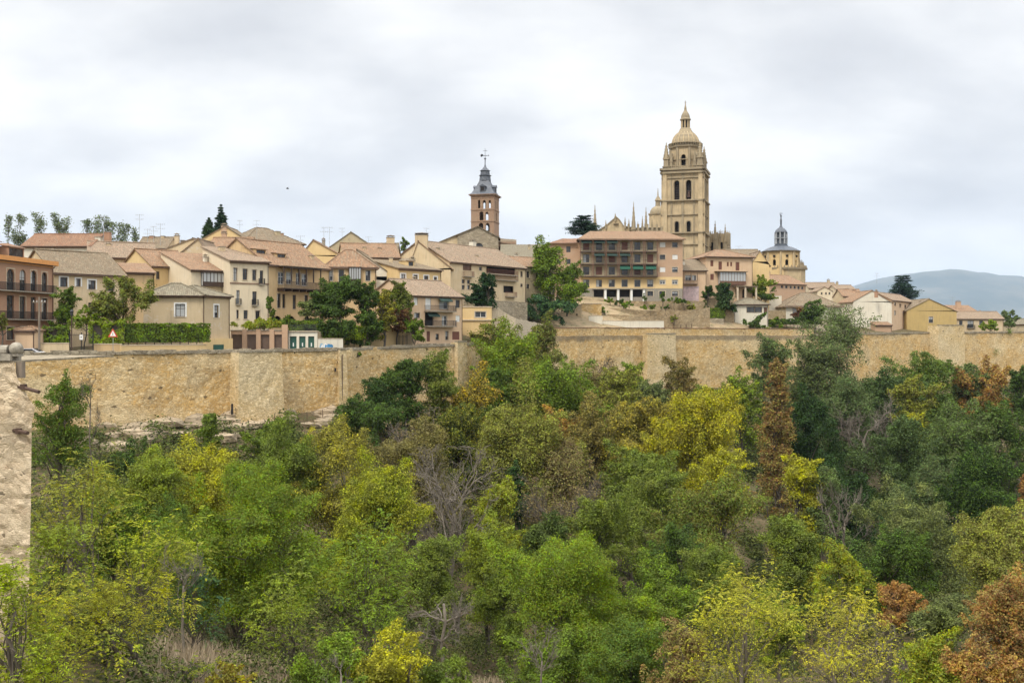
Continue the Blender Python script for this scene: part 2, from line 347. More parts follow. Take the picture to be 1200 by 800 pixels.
class MB:
    def __init__(s): s.v = []; s.f = []; s.m = []; s.mats = []; s.M = None
    def mi(s, mat):
        if mat not in s.mats: s.mats.append(mat)
        return s.mats.index(mat)
    def add(s, V, Fc, mat):
        b = len(s.v); k = s.mi(mat)
        if s.M is not None: V = [s.M @ Vector(p) for p in V]
        s.v.extend([tuple(p) for p in V])
        for f in Fc: s.f.append(tuple(b + i for i in f)); s.m.append(k)
    def box(s, x0, y0, z0, x1, y1, z1, mat):
        V = [(x0, y0, z0), (x1, y0, z0), (x1, y1, z0), (x0, y1, z0), (x0, y0, z1), (x1, y0, z1), (x1, y1, z1), (x0, y1, z1)]
        s.add(V, [(0, 3, 2, 1), (4, 5, 6, 7), (0, 1, 5, 4), (1, 2, 6, 5), (2, 3, 7, 6), (3, 0, 4, 7)], mat)
    def quad(s, a, b, c, d, mat): s.add([a, b, c, d], [(0, 1, 2, 3)], mat)
    def poly(s, pts, mat): s.add(pts, [tuple(range(len(pts)))], mat)
    def prism(s, cx, cy, z0, z1, r0, r1, n, mat, rot=0.0, caps=True, sx=1.0, sy=1.0):
        V = []
        for z, r in ((z0, r0), (z1, r1)):
            for i in range(n):
                a = rot + 2 * PI * i / n; V.append((cx + sx * r * math.cos(a), cy + sy * r * math.sin(a), z))
        Fc = [(i, (i + 1) % n, n + (i + 1) % n, n + i) for i in range(n)]
        if caps: Fc += [tuple(range(n - 1, -1, -1)), tuple(range(n, 2 * n))]
        s.add(V, Fc, mat)
    def lathe(s, cx, cy, prof, n, mat, rot=0.0):
        V = []
        for r, z in prof:
            for i in range(n):
                a = rot + 2 * PI * i / n; V.append((cx + r * math.cos(a), cy + r * math.sin(a), z))
        Fc = []
        for k in range(len(prof) - 1):
            for i in range(n): Fc.append((k * n + i, k * n + (i + 1) % n, (k + 1) * n + (i + 1) % n, (k + 1) * n + i))
        Fc += [tuple(range(n - 1, -1, -1)), tuple(range((len(prof) - 1) * n, len(prof) * n))]
        s.add(V, Fc, mat)
    def tube(s, pts, radii, n, mat):
        pts = [Vector(p) for p in pts]; V = []
        for i, p in enumerate(pts):
            d = (pts[min(i + 1, len(pts) - 1)] - pts[max(i - 1, 0)]).normalized()
            a = d.orthogonal().normalized(); b = d.cross(a)
            r = radii[i] if isinstance(radii, (list, tuple)) else radii
            for k in range(n):
                t = 2 * PI * k / n; V.append(p + a * (r * math.cos(t)) + b * (r * math.sin(t)))
        Fc = []
        for i in range(len(pts) - 1):
            for k in range(n): Fc.append((i * n + k, i * n + (k + 1) % n, (i + 1) * n + (k + 1) % n, (i + 1) * n + k))
        Fc.append(tuple(range((len(pts) - 1) * n, len(pts) * n)))
        s.add(V, Fc, mat)
    def panel(s, O, U, w, z0, z1, holes, mat, reveal=0.22, rmat=None, top=None):
        """wall rectangle from point O along unit U, from z0 to z1, real openings (u0,v0,u1,v1[,arch]);
        reveals go in along N (to the inside)"""
        O = Vector(O); U = Vector(U).normalized(); N = Vector((-U.y, U.x, 0)); rm = rmat or mat
        us = sorted({0.0, w} | {min(max(q, 0), w) for h in holes for q in (h[0], h[2])})
        vs = sorted({z0, z1} | {min(max(q, z0), z1) for h in holes for q in (h[1], h[3])})
        P = lambda u, v, d=0.0: O + U * u + N * d + Vector((0, 0, v))
        for i in range(len(us) - 1):
            for j in range(len(vs) - 1):
                if us[i + 1] - us[i] < 1e-5 or vs[j + 1] - vs[j] < 1e-5: continue
                cu = (us[i] + us[i + 1]) / 2; cv = (vs[j] + vs[j + 1]) / 2
                if any(h[0] < cu < h[2] and h[1] < cv < h[3] for h in holes): continue
                s.quad(P(us[i], vs[j]), P(us[i + 1], vs[j]), P(us[i + 1], vs[j + 1]), P(us[i], vs[j + 1]), mat)
        for h in holes:
            a, b, c, d = h[:4]; arch = len(h) > 4 and h[4]
            if arch:
                r = (c - a) / 2; cx = (a + c) / 2; cz = d - r; K = 8
                arc = [(cx - r * math.cos(PI * k / K), cz + r * math.sin(PI * k / K)) for k in range(K + 1)]
                h2 = K // 2
                s.poly([P(a, d)] + [P(*q) for q in arc[:h2 + 1]], mat)
                s.poly([P(c, d)] + [P(*q) for q in arc[h2:][::-1]], mat)
                ring = [(a, b)] + arc + [(c, b)]
            else: ring = [(a, b), (a, d), (c, d), (c, b)]
            ring.append(ring[0])
            for q0, q1 in zip(ring, ring[1:]): s.quad(P(*q0), P(*q1), P(*q1, reveal), P(*q0, reveal), rm)
    def build(s, name, parent=None, smooth=False):
        if not s.v: return None
        return finish(name, s.v, s.f, s.mats, s.m, parent, True, smooth)


def empty(name, loc, rz=0.0):
    o = bpy.data.objects.new(name, None); o.location = loc; o.rotation_euler = (0, 0, rz); o.empty_display_size = 0.5
    COL.objects.link(o); return o
def tag(o, label=None, cat=None, group=None, kind=None):
    if kind is None and cat: kind = 'thing'
    if label: o['label'] = label
    if cat: o['category'] = cat
    if group: o['group'] = group
    if kind: o['kind'] = kind
    return o


# ------------------------------------------------------------------ land form
WALL = [(-260, 108, 414), (20, 121, 413.5), (150, 128, 412.5), (272, 138, 411), (405, 150, 408.5), (540, 174, 403), (565, 184, 402),
        (640, 212, 394), (700, 226, 393), (762, 236, 393), (940, 264, 393), (1000, 276, 391), (1088, 296, 389.5),
        (1200, 314, 389), (1420, 345, 388), (1800, 400, 387)]
WP = np.array(WALL, float)
def wall_D(px): return np.interp(px, WP[:, 0], WP[:, 1])
def wall_top(px): return EYE + (HZ - np.interp(px, WP[:, 0], WP[:, 2])) / F * wall_D(px)
KP = [0, 300, 500, 600, 700, 800, 900, 1000, 1200]
OUT_KN = {   # ground height outside the wall: at 0, 15, 40, 70, valley, wall-28, wall-9, wall
    0: (44, 42, 38.5, 33, 30, 33, 37.2, 38.5), 300: (44, 41, 36.5, 29, 26.5, 30, 36.6, 38.7), 500: (44, 41, 35.5, 27, 22, 30, 36.5, 39),
    600: (44, 41, 35, 26, 19, 28, 35, 37.5), 700: (44, 41, 34, 24, 17, 27, 34, 37), 800: (44, 41, 33, 22, 15, 27, 34, 37),
    900: (44, 41, 32, 22, 14, 27, 34, 37), 1000: (44, 41, 32, 22, 14, 26, 33.5, 36), 1200: (44, 41, 32, 22, 14, 26, 33, 35.5)}
IN_OFF = [1.5, 8, 22, 45, 90, 180, 320, 700]
IN_KN = {0: (46.6, 46.6, 48, 52, 58, 62, 50, 22), 300: (46.6, 46.7, 48.6, 54, 60, 64, 55, 22), 500: (47, 47.3, 50, 55, 61, 66, 58, 22),
         600: (48, 49.5, 53, 57, 61, 66, 60, 22), 700: (49.6, 51.2, 56.0, 61, 64, 66, 60, 22), 800: (49.6, 51.2, 56.6, 61, 64, 66, 60, 22),
         900: (49.6, 50.6, 54.0, 57, 60, 62, 55, 22), 1000: (49.4, 49.7, 51, 54, 56, 54, 42, 22), 1200: (49.3, 49.5, 50, 50, 47, 40, 30, 18)}

def ground(x, y):
    x = np.atleast_1d(np.asarray(x, float)); y = np.atleast_1d(np.asarray(y, float))
    px = 600 + F * x / np.maximum(y, 6.0); px = np.clip(px, -200, 1700)
    D = np.where(y > 20, y, np.hypot(x, y)); pk = np.clip(px, 0, 1200)
    Dw = wall_D(px); out = np.zeros_like(D)
    ok = np.stack([np.interp(pk, KP, [OUT_KN[k][i] for k in KP]) for i in range(8)])
    kn = np.stack([np.zeros_like(D), np.full_like(D, 15), np.full_like(D, 40), np.full_like(D, 66), 0.62 * Dw, Dw - 30, Dw - 8, Dw])
    kn = np.maximum.accumulate(kn, 0)
    ik = np.stack([np.interp(pk, KP, [IN_KN[k][i] for k in KP]) for i in range(8)])
    for i in range(7):
        s = (D >= kn[i]) & (D < kn[i + 1]); f = (D - kn[i]) / np.maximum(kn[i + 1] - kn[i], 1e-3)
        out = np.where(s, ok[i] * (1 - f) + ok[i + 1] * f, out)
    off = D - Dw
    sl = np.abs(wall_D(pk + 6) - wall_D(pk - 6)) / np.maximum(np.abs((pk + 6 - 600) / F * wall_D(pk + 6) - (pk - 6 - 600) / F * wall_D(pk - 6)), .5)
    thr = 1.9 + 2.3 * np.minimum(sl, 2.6)
    res0 = np.stack([np.interp(pk, KP, [OUT_KN[k][7] for k in KP])])[0]
    out = np.where(off >= 0, res0, out); res = np.where(off >= thr, ik[0], out); offs = IN_OFF
    for i in range(7):
        s = (off >= np.maximum(offs[i], thr)) & (off < offs[i + 1]); f = (off - offs[i]) / (offs[i + 1] - offs[i])
        res = np.where(s, ik[i] * (1 - f) + ik[i + 1] * f, res)
    res = np.where(off >= offs[-1], ik[-1], res)
    side = np.clip((np.abs(x) - 420) / 300, 0, 1) * (y < 900)
    res = res * (1 - side) + 24 * side
    # roughness outside the wall
    w = np.clip(-off / 10, 0, 1)
    res = res + w * (0.7 * np.sin(x * 0.21 + 1.3 * np.sin(y * 0.13)) + 0.5 * np.sin(y * 0.33 + x * 0.17) + 0.25 * np.sin(x * 0.9) * np.cos(y * 0.8))
    return res
def gz(x, y): return float(ground(x, y)[0])


def build_ground():
    xs = np.concatenate([np.linspace(-19000, -600, 16), np.linspace(-500, -140, 30), np.arange(-136, 220, 1.5), np.arange(222, 340, 3.0), np.linspace(345, 600, 20), np.linspace(700, 19000, 16)])
    ys = np.concatenate([np.linspace(-3000, -60, 8), np.arange(-50, 110, 2.5), np.arange(110, 345, 1.6), np.linspace(348, 900, 60), np.linspace(1000, 19000, 22)])
    Xg, Yg = np.meshgrid(xs, ys); Zg = ground(Xg.ravel(), Yg.ravel())
    V = np.stack([Xg.ravel(), Yg.ravel(), Zg], 1); nx = len(xs); ny = len(ys)
    I = np.arange(nx * ny).reshape(ny, nx)
    Q = np.stack([I[:-1, :-1], I[:-1, 1:], I[1:, 1:], I[1:, :-1]], -1).reshape(-1, 4)
    o = np_mesh('ground', V, Q, ['garden_earth']); tag(o, kind='structure')
    o.data.polygons.foreach_set('use_smooth', [True] * len(Q))
    return o

def np_mesh(name, V, Q, mats, parent=None):
    me = bpy.data.meshes.new(name); k = Q.shape[1]
    me.vertices.add(len(V)); me.vertices.foreach_set('co', V.astype(np.float32).ravel())
    me.loops.add(Q.size); me.loops.foreach_set('vertex_index', Q.astype(np.int32).ravel())
    me.polygons.add(len(Q)); me.polygons.foreach_set('loop_start', np.arange(0, Q.size, k, dtype=np.int32))
    for m in mats: me.materials.append(MATS[m])
    me.update(calc_edges=True)
    o = bpy.data.objects.new(name, me); COL.objects.link(o)
    if parent is not None: o.parent = parent
    return o

build_ground()

# ------------------------------------------------------------------ windows, doors, balconies
def window(par, u0, v0, u1, v1, kind, r=0.2, name=None):
    """kind: w dark-framed, l white-framed, f white surround, s closed shutters, d french door, g garage, p pale shutter, o open dark hole"""
    wd, ht = u1 - u0, v1 - v0
    if kind == 'o':
        m = MB(); m.box(u0, r + 0.5, v0, u1, r + 0.6, v1, 'interior_shade'); return m.build(name or 'opening', par)
    fm = {'w': 'wood_dark', 'l': 'paint_white', 'f': 'wood_dark', 's': 'wood_brown', 'd': 'wood_dark', 'p': 'paint_white', 'e': 'wood_red', 'G': 'paint_green', 'g': 'paint_brown'}.get(kind, 'wood_dark')
    m = MB()
    if kind in 'gG':
        m.box(u0, r, v0, u1, r + 0.06, v1, fm); k = max(2, int(ht / 0.45))
        for i in range(1, k): z = v0 + ht * i / k; m.box(u0 + .05, r - 0.025, z - .03, u1 - .05, r - 0.001, z + .03, fm)
        o = m.build('garage_door' if kind == 'g' or wd > 1.6 else 'door', par)
        if kind == 'G':
            q = MB(); q.box(u0 + wd * .42, r - .035, v0 + ht * .5, u0 + wd * .58, r - .028, v0 + ht * .68, 'paint_white'); q.build('notice', o)
        return o
    if kind in 'spe':
        m.box(u0, r * .5, v0, u1, r * .5 + 0.05, v1, fm); k = max(3, int(ht / 0.14))
        for i in range(k): z = v0 + ht * (i + .5) / k; m.box(u0 + .06, r * .5 - 0.02, z - .02, u1 - .06, r * .5 - .001, z + .025, fm)
        m.box((u0 + u1) / 2 - .02, r * .5 - .03, v0, (u0 + u1) / 2 + .02, r * .5 - .021, v1, fm)
        return m.build('shutter', par)
    t = 0.075
    m.box(u0, r, v0, u0 + t, r + .06, v1, fm); m.box(u1 - t, r, v0, u1, r + .06, v1, fm)
    m.box(u0 + t, r, v1 - t, u1 - t, r + .06, v1, fm); m.box(u0 + t, r, v0, u1 - t, r + .06, v0 + t, fm)
    c = (u0 + u1) / 2; m.box(c - .035, r - .005, v0 + t, c + .035, r + .055, v1 - t, fm)
    if ht > 1.6: m.box(u0 + t, r - .01, v0 + ht * .62, u1 - t, r + .05, v0 + ht * .62 + .05, fm)
    if kind != 'd': m.box(u0 - .08, -.07, v0 - .09, u1 + .08, .05, v0 - .003, 'stone_pale')
    if kind in 'wdl' and wd > .6 and RNG.random() < .8:
        for a in ((u0 - .13, v0, u0 - .003, v1 + .13), (u1 + .003, v0, u1 + .13, v1 + .13), (u0 - .003, v1 + .003, u1 + .003, v1 + .13)):
            m.box(a[0], -.018, a[1], a[2], .02, a[3], 'stone_pale')
    if kind == 'f':
        for a in ((u0 - .2, v0, u0 - .003, v1 + .2), (u1 + .003, v0, u1 + .2, v1 + .2), (u0 - .003, v1 + .003, u1 + .003, v1 + .2)):
            m.box(a[0], -.03, a[1], a[2], .02, a[3], 'paint_white')
    o = m.build(name or ('balcony_door' if kind == 'd' else 'window'), par)
    g = MB(); g.box(u0 + t, r + .025, v0 + t, u1 - t, r + .04, v1 - t, 'glass')
    if RNG.random() < .45 and ht > .8:
        g.box(u0 + t, r + .013, v0 + t + ht * RNG.choice([0, .35, .5]), u1 - t - (wd * .45 if RNG.random() < .5 else 0), r + .02, v1 - t, 'net_curtain')
    g.build('pane', o)
    return o

def balcony(par, u0, u1, v, d=0.9, h=1.0, mat='iron', slab='stone_grey', solid=False, name='balcony', sp=0.13):
    m = MB(); m.box(u0, -d, v - .14, u1, -.004, v, slab)
    m.box(u0, -d, v + h - .05, u1, -d + .05, v + h, mat)
    for uu in (u0, u1 - .04): m.box(uu, -d + .05, v + h - .05, uu + .04, -.004, v + h, mat)
    if solid: m.box(u0 + .02, -d + .01, v + .05, u1 - .02, -d + .04, v + h - .06, mat)
    else:
        k = max(2, int((u1 - u0) / sp))
        for i in range(k + 1):
            x = u0 + (u1 - u0 - .03) * i / k; m.box(x, -d + .01, v, x + .03, -d + .04, v + h - .05, mat)
        for uu in (u0, u1 - .03):
            for i in range(1, 5): y = -d + d * i / 5; m.box(uu, y, v, uu + .03, y + .03, v + h - .05, mat)
    return m.build(name, par)

def chimney(par, x, y, z, w=.6, h=1.4, mat='render_beige', cap='tile_brown', pots=True):
    m = MB(); m.box(x - w / 2, y - w / 2, z - .8, x + w / 2, y + w / 2, z + h, mat)
    m.box(x - w / 2 - .09, y - w / 2 - .09, z + h, x + w / 2 + .09, y + w / 2 + .09, z + h + .1, 'stone_grey')
    if pots:
        for s in (-1, 1): m.box(x + s * w * .3 - .07, y - .07, z + h + .1, x + s * w * .3 + .07, y + .07, z + h + .35, mat)
        m.add([(x - w / 2 - .1, y - w / 2 - .1, z + h + .35), (x + w / 2 + .1, y - w / 2 - .1, z + h + .35), (x + w / 2 + .1, y + w / 2 + .1, z + h + .35),
               (x - w / 2 - .1, y + w / 2 + .1, z + h + .35), (x, y, z + h + .6)], [(0, 1, 4), (1, 2, 4), (2, 3, 4), (3, 0, 4), (3, 2, 1, 0)], cap)
    return m.build('chimney', par)

# ------------------------------------------------------------------ roofs
def strip(m, A, B, C, D, mat, pitch=.13, amp=.035, th=.16):
    """corrugated roof plane: eave A->B, ridge D->C; real rows of tiles, underside and edges"""
    A, B, C, D = map(Vector, (A, B, C, D)); n = max(2, int((B - A).length / pitch)); V = []
    for i in range(n + 1):
        f = i / n; o = Vector((0, 0, amp * (i % 2) + RNG.uniform(-.012, .012))); a = A.lerp(B, f); d = D.lerp(C, f)
        dr = (a - d).normalized() * RNG.uniform(-.03, .05); o.z += .10 * mnoise.noise(Vector((a.x * .33 + mat.__len__(), a.y * .33, a.z * .5)))
        V += [a + o + dr, d + o]
    Fc = [(2 * i, 2 * i + 2, 2 * i + 3, 2 * i + 1) for i in range(n)]
    m.add(V, Fc, mat); dn = Vector((0, 0, -th))
    m.quad(A + dn, D + dn, C + dn, B + dn, 'wood_tan')
    m.quad(A + dn, B + dn, B, A, 'wood_tan'); m.quad(A + dn, A, D, D + dn, mat); m.quad(B + dn, C + dn, C, B, mat)

def ridge_tube(m, a, b, mat, r=.13):
    a, b = Vector(a), Vector(b); n = max(2, int((b - a).length / .4)); pts = [a.lerp(b, i / n) for i in range(n + 1)]
    m.tube(pts, [r * (1 + .25 * (i % 2)) for i in range(n + 1)], 6, mat)

class House: pass
HID = [0]
def house(name, label, x0, x1, ye0, yb, D0, ye1=None, D1=None, dep=9.0, roof='ridge', yr=None, wm='render_cream', rm='tile_brown',
          wins=(), chims=(), over=.45, cat='house', group='houses of the old town above the wall', ax=None, base=None, side=None, trim='stone_pale', pitch=None):
    Y1 = D0 if D1 is None else D1
    A = Vector((X(x0, D0), D0, 0)); B = Vector((X(x1, Y1), Y1, 0)); L = (B - A).length; d = (B - A) / L
    zg = min(gz(A.x, A.y), gz(B.x, B.y), gz(*(A + Vector((-d.y, d.x, 0)) * dep)[:2])) - .4
    zb = min(zg, Z(yb, D0)) if base is None else base
    R = empty(name, (A.x, A.y, zb), math.atan2(d.y, d.x)); tag(R, label, cat, group)
    h = House(); h.root = R; h.L = L; h.dep = dep; h.zb = zb
    he = Z(ye0, D0) - zb; he2 = (Z(ye1, Y1) - zb) if ye1 is not None else he; he = (he + he2) / 2; h.he = he
    def loc(px, py):
        a = (px - 600) / F; den = d.x - a * d.y
        u = (a * A.y - A.x) / den; t = A.y + u * d.y
        return u, Z(py, t) - zb
    h.loc = loc
    holes = []; specs = []
    for wd in wins:
        k, a, b, c, e = wd[:5]; um, _ = loc((a + c) / 2, b); u0 = loc(a, b)[0]; u1 = loc(c, b)[0]
        tm = A.y + um * d.y; v1 = Z(b, tm) - zb; v0 = Z(e, tm) - zb
        u0 = max(.12, u0); u1 = min(L - .12, u1); v1 = min(v1, he - .1); v0 = max(v0, .05)
        if u1 - u0 < .2 or v1 - v0 < .2: continue
        arch = k.endswith('^'); holes.append((u0, v0, u1, v1, arch)); specs.append((k.rstrip('^'), u0, v0, u1, v1))
    m = MB(); m.panel((0, 0, 0), (1, 0, 0), L, 0, he, holes, wm)
    # inner dark lining so that openings are never see-through
    m.quad((.05, .95, 0), (L - .05, .95, 0), (L - .05, .95, he), (.05, .95, he), 'interior_shade')
    sh = [];
    if side:
        for (f, v, ww, hh) in side: sh.append((f * dep, v, f * dep + ww, v + hh, False))
    m.panel((L, 0, 0), (0, 1, 0), dep, 0, he, sh, wm); m.quad((0, dep, 0), (0, 0, 0), (0, 0, he), (0, dep, he), wm)
    m.quad((L, dep, 0), (0, dep, 0), (0, dep, he), (L, dep, he), wm)
    if roof in ('ridge', 'hip'): rl = dep / 2
    elif roof == 'shed': rl = dep
    else: rl = 0
    hr = he + 2.2
    if yr is not None:
        tm = (A.y + B.y) / 2 + (rl * d.x if roof != 'gable' else 0); hr = Z(yr, tm) - zb
    elif pitch: hr = he + pitch * (rl if roof != 'gable' else L / 2)
    hr = max(hr, he + .25); h.hr = hr; o = over; rf = MB(); e = .04
    if roof == 'ridge':
        s = (hr - he) / rl; y1 = -o; z1 = he - s * o + e
        strip(rf, (-o * .6, -o, z1 + .12), (L + o * .6, -o, z1 + .12), (L + o * .6, rl, hr + e + .12), (-o * .6, rl, hr + e + .12), rm)
        strip(rf, (L + o * .6, dep + o, z1 + .12), (-o * .6, dep + o, z1 + .12), (-o * .6, rl, hr + e + .12), (L + o * .6, rl, hr + e + .12), rm)
        ridge_tube(rf, (-o * .6, rl, hr + e + .14), (L + o * .6, rl, hr + e + .14), rm)
        m.poly([(L, 0, he), (L, dep, he), (L, rl, hr)], wm); m.poly([(0, dep, he), (0, 0, he), (0, rl, hr)], wm)
    elif roof == 'shed':
        s = (hr - he) / rl
        strip(rf, (-o * .6, -o, he - s * o + .16), (L + o * .6, -o, he - s * o + .16), (L + o * .6, dep + .2, hr + .16), (-o * .6, dep + .2, hr + .16), rm)
        m.quad((L, dep, he), (0, dep, he), (0, dep, hr), (L, dep, hr), wm)
        m.poly([(L, 0, he), (L, dep, he), (L, dep, hr)], wm); m.poly([(0, dep, he), (0, 0, he), (0, dep, hr)], wm)
    elif roof == 'hip':
        q = min(rl, L * .42); s = (hr - he) / rl; z1 = he - s * o + .16; zt = hr + .16
        a, b, c, g = (-o, -o, z1), (L + o, -o, z1), (L + o, dep + o, z1), (-o, dep + o, z1); r0, r1 = (q, rl, zt), (L - q, rl, zt)
        rf.quad(a, b, r1, r0, rm); rf.poly([b, c, r1], rm); rf.quad(c, g, r0, r1, rm); rf.poly([g, a, r0], rm)
        dn = lambda p: (p[0], p[1], p[2] - .14); rf.quad(dn(g), dn(c), dn(b), dn(a), 'wood_tan')
        for p, r in ((a, b), (b, c), (c, g), (g, a)): rf.quad(dn(p), dn(r), r, p, 'wood_tan')
        for p, r in ((a, r0), (b, r1), (c, r1), (g, r0), (r0, r1)): ridge_tube(rf, p, r, rm)
    elif roof == 'gable':
        am = loc(ax, ye0)[0] if ax is not None else L / 2
        m.poly([(0, 0, he), (L, 0, he2), (am, 0, hr)], wm); m.poly([(L, dep, he2), (0, dep, he), (am, dep, hr)], wm)
        sl = (hr - he) / am; sr = (hr - he2) / (L - am); fo = .18
        strip(rf, (-o, dep + fo, he - sl * o + .16), (-o, -fo, he - sl * o + .16), (am, -fo, hr + .16), (am, dep + fo, hr + .16), rm)
        strip(rf, (L + o, -fo, he2 - sr * o + .16), (L + o, dep + fo, he2 - sr * o + .16), (am, dep + fo, hr + .16), (am, -fo, hr + .16), rm)
        ridge_tube(rf, (am, -fo, hr + .18), (am, dep + fo, hr + .18), rm)
    elif roof == 'flat':
        rf.box(-.12, -.12, he, L + .12, dep + .12, he + .16, 'stone_pale')
    h.wall = m.build('wall', R); h.roof = rf.build('roof', R)
    if roof in ('ridge', 'shed', 'hip'):
        c = MB(); c.box(-.1, -.16, he - .34, L + .1, -.003, he - .16, 'wood_tan' if trim == 'stone_pale' else trim); c.build('cornice', R)
        g = MB(); g.tube([(-o * .5, -o - .05, he - .06), (L + o * .5, -o - .05, he - .06)], .06, 6, 'rust_iron')
        g.tube([(L - .15, -o - .05, he - .06), (L - .15, -.1, he - .5), (L - .15, -.08, .2)], .05, 6, 'rust_iron'); g.build('gutter', R)
    for k, u0, v0, u1, v1 in specs: window(R, u0, v0, u1, v1, k)
    if side:
        for (f, v, ww, hh) in side:
            q = MB(); q.box(L - .26, f * dep, v, L - .2, f * dep + ww, v + hh, 'glass'); q.box(L - .2, f * dep + ww / 2 - .04, v, L - .16, f * dep + ww / 2 + .04, v + hh, 'wood_dark'); q.build('window', R)
    if not chims and L > 6 and roof in ('ridge', 'shed') and dep > 7 and cat == 'house':
        for q in range(RNG.choice([1, 1, 2])):
            yy = dep * RNG.uniform(.45, .7); chimney(h.roof, L * RNG.uniform(.12, .88), yy, he + (hr - he) * min(1, yy / rl if yy <= rl else (dep - yy) / rl), RNG.uniform(.5, .9), RNG.uniform(.6, 1.2), RNG.choice(['render_beige', 'brick_pale', 'render_grey', 'render_white']))
    for c in chims:   # (px, py_top, w, mat[, back fraction])
        bk = c[4] if len(c) > 4 else .5
        u, zt = loc(c[0], c[1]); yy = bk * dep; Dm = A.y + u * d.y + yy
        zt = Z(c[1], Dm) - zb; u = u * 1.0
        frac = (yy / rl if yy <= rl else max(0, (dep - yy) / max(dep - rl, .1))) if rl else .7
        zroof = he + (hr - he) * min(frac, 1); hh = max(zt - zroof - .5, .35)
        chimney(h.roof, u, yy, zroof, c[2], hh, c[3], pots=(hh > .9))
    return h

def dormer(h, px, py0, px1, py1, wm='render_ochre', rm='tile_brown', back=.25, win='w', split=1):
    u0, _ = h.loc(px, py0); u1, _ = h.loc(px1, py0); fy = back * h.dep
    A = h.root.location; D = A.y + fy
    z1 = Z(py0, D) - h.zb; z0 = Z(py1, D) - h.zb; m = MB(); dp = 3.0
    w = u1 - u0; t = .2
    m.panel((u0, fy, 0), (1, 0, 0), w, z0 - .5, z1, [(t, z0 + .15, w - t, z1 - .18)], wm, reveal=.12)
    m.quad((u1, fy, z0 - .5), (u1, fy + dp, z0 - .5), (u1, fy + dp, z1), (u1, fy, z1), wm); m.quad((u0, fy + dp, z0 - .5), (u0, fy, z0 - .5), (u0, fy, z1), (u0, fy + dp, z1), wm)
    e = .25; zt = z1 + .55
    a, b, c, g = (u0 - e, fy - e, z1), (u1 + e, fy - e, z1), (u1 + e, fy + dp, z1 + .2), (u0 - e, fy + dp, z1 + .2); cx = (u0 + u1) / 2
    r0, r1 = (cx, fy + w * .35, zt), (cx, fy + dp, zt)
    m.poly([a, b, r0], rm); m.quad(b, c, r1, r0, rm); m.quad(g, a, r0, r1, rm)
    m.quad((a[0], a[1], z1 - .1), (b[0], b[1], z1 - .1), b, a, 'wood_tan')
    dm = m.build('dormer', h.root)
    q = MB(); q.box(u0 + t, fy + .1, z0 + .15, u1 - t, fy + .14, z1 - .18, 'glass')
    k = 1 + split
    for i in range(k + 1):
        x = u0 + t + (w - 2 * t - .06) * i / k; q.box(x, fy + .06, z0 + .15, x + .06, fy + .099, z1 - .18, 'wood_dark')
    q.box(u0 + t, fy + .05, z1 - .26, u1 - t, fy + .099, z1 - .18, 'wood_dark'); q.build('window', dm)

def gallery(h, px0, py0, px1, py1, n, mat='wood_dark', proj=.8, glass='glass', rail=.35):
    """glazed bay or mirador standing out from the wall"""
    u0, z1 = h.loc(px0, py0); u1, z0 = h.loc(px1, py1)
    m = MB(); m.box(u0, -proj, z0 - .15, u1, -.004, z0, mat); m.box(u0 - .1, -proj - .1, z1, u1 + .1, -.004, z1 + .12, mat)
    for i in range(n + 1):
        x = u0 + (u1 - u0 - .1) * i / n; m.box(x, -proj, z0, x + .1, -proj + .1, z1, mat)
    zr = z0 + (z1 - z0) * rail; m.box(u0 + .1, -proj + .01, zr, u1 - .1, -proj + .08, zr + .08, mat); m.box(u0 + .1, -proj + .03, z0, u1 - .1, -proj + .07, zr, mat)
    for uu in (u0, u1 - .1): m.box(uu, -.12, z0, uu + .1, -.004, z1, mat)
    o = m.build('glazed_gallery', h.root)
    g = MB(); g.box(u0 + .04, -proj + .045, zr + .08, u1 - .04, -proj + .055, z1, glass)
    for uu in (u0 + .04, u1 - .06): g.box(uu, -proj + .1, z0, uu + .02, -.12, z1, glass)
    g.build('pane', o); return o

def W(k, *rs): return [(k,) + tuple(r) for r in rs]

# ================================================================== left cluster
h = house('apartment_house', 'red brick apartment house with arched windows and long iron balconies at the left edge', -30, 62, 299, 404, 124, 312.5, 141, dep=11, roof='shed', yr=283,
          wm='brick', rm='tile_orange', wins=W('d^', (8, 315, 17, 341), (23, 316, 30.5, 341), (36, 317, 43, 341), (49, 319, 55.5, 341.5), (-12, 314, -4, 341)) +
          W('d', (8, 346, 16.5, 373), (23, 347.5, 30, 373.5), (36, 348, 42, 374), (49, 349.5, 55.5, 374.5), (-12, 346, -4, 373)) + W('w', (8, 383, 17, 398), (24, 383, 31, 398), (-12, 383, -4, 398)), trim='copper_orange', cat='apartments')
for py in (341.5, 374):
    u0 = h.loc(3, py)[0]; u1 = h.loc(61, py)[0]; v = h.loc(30, py)[1]; balcony(h.root, -8 if False else -5.5, h.L - .3, v, .8, 1.0)
b = MB(); b.box(-.5, -.62, h.he - .05, h.L + .4, -.48, h.he + .55, 'copper_orange'); b.build('eave_fascia', h.root)
dormer(h, 3, 277, 27, 291, 'brick', 'tile_red', .30); dormer(h, 30, 281.5, 48, 296, 'brick', 'tile_red', .22); dormer(h, -18, 276, -1, 290, 'brick', 'tile_red', .30)

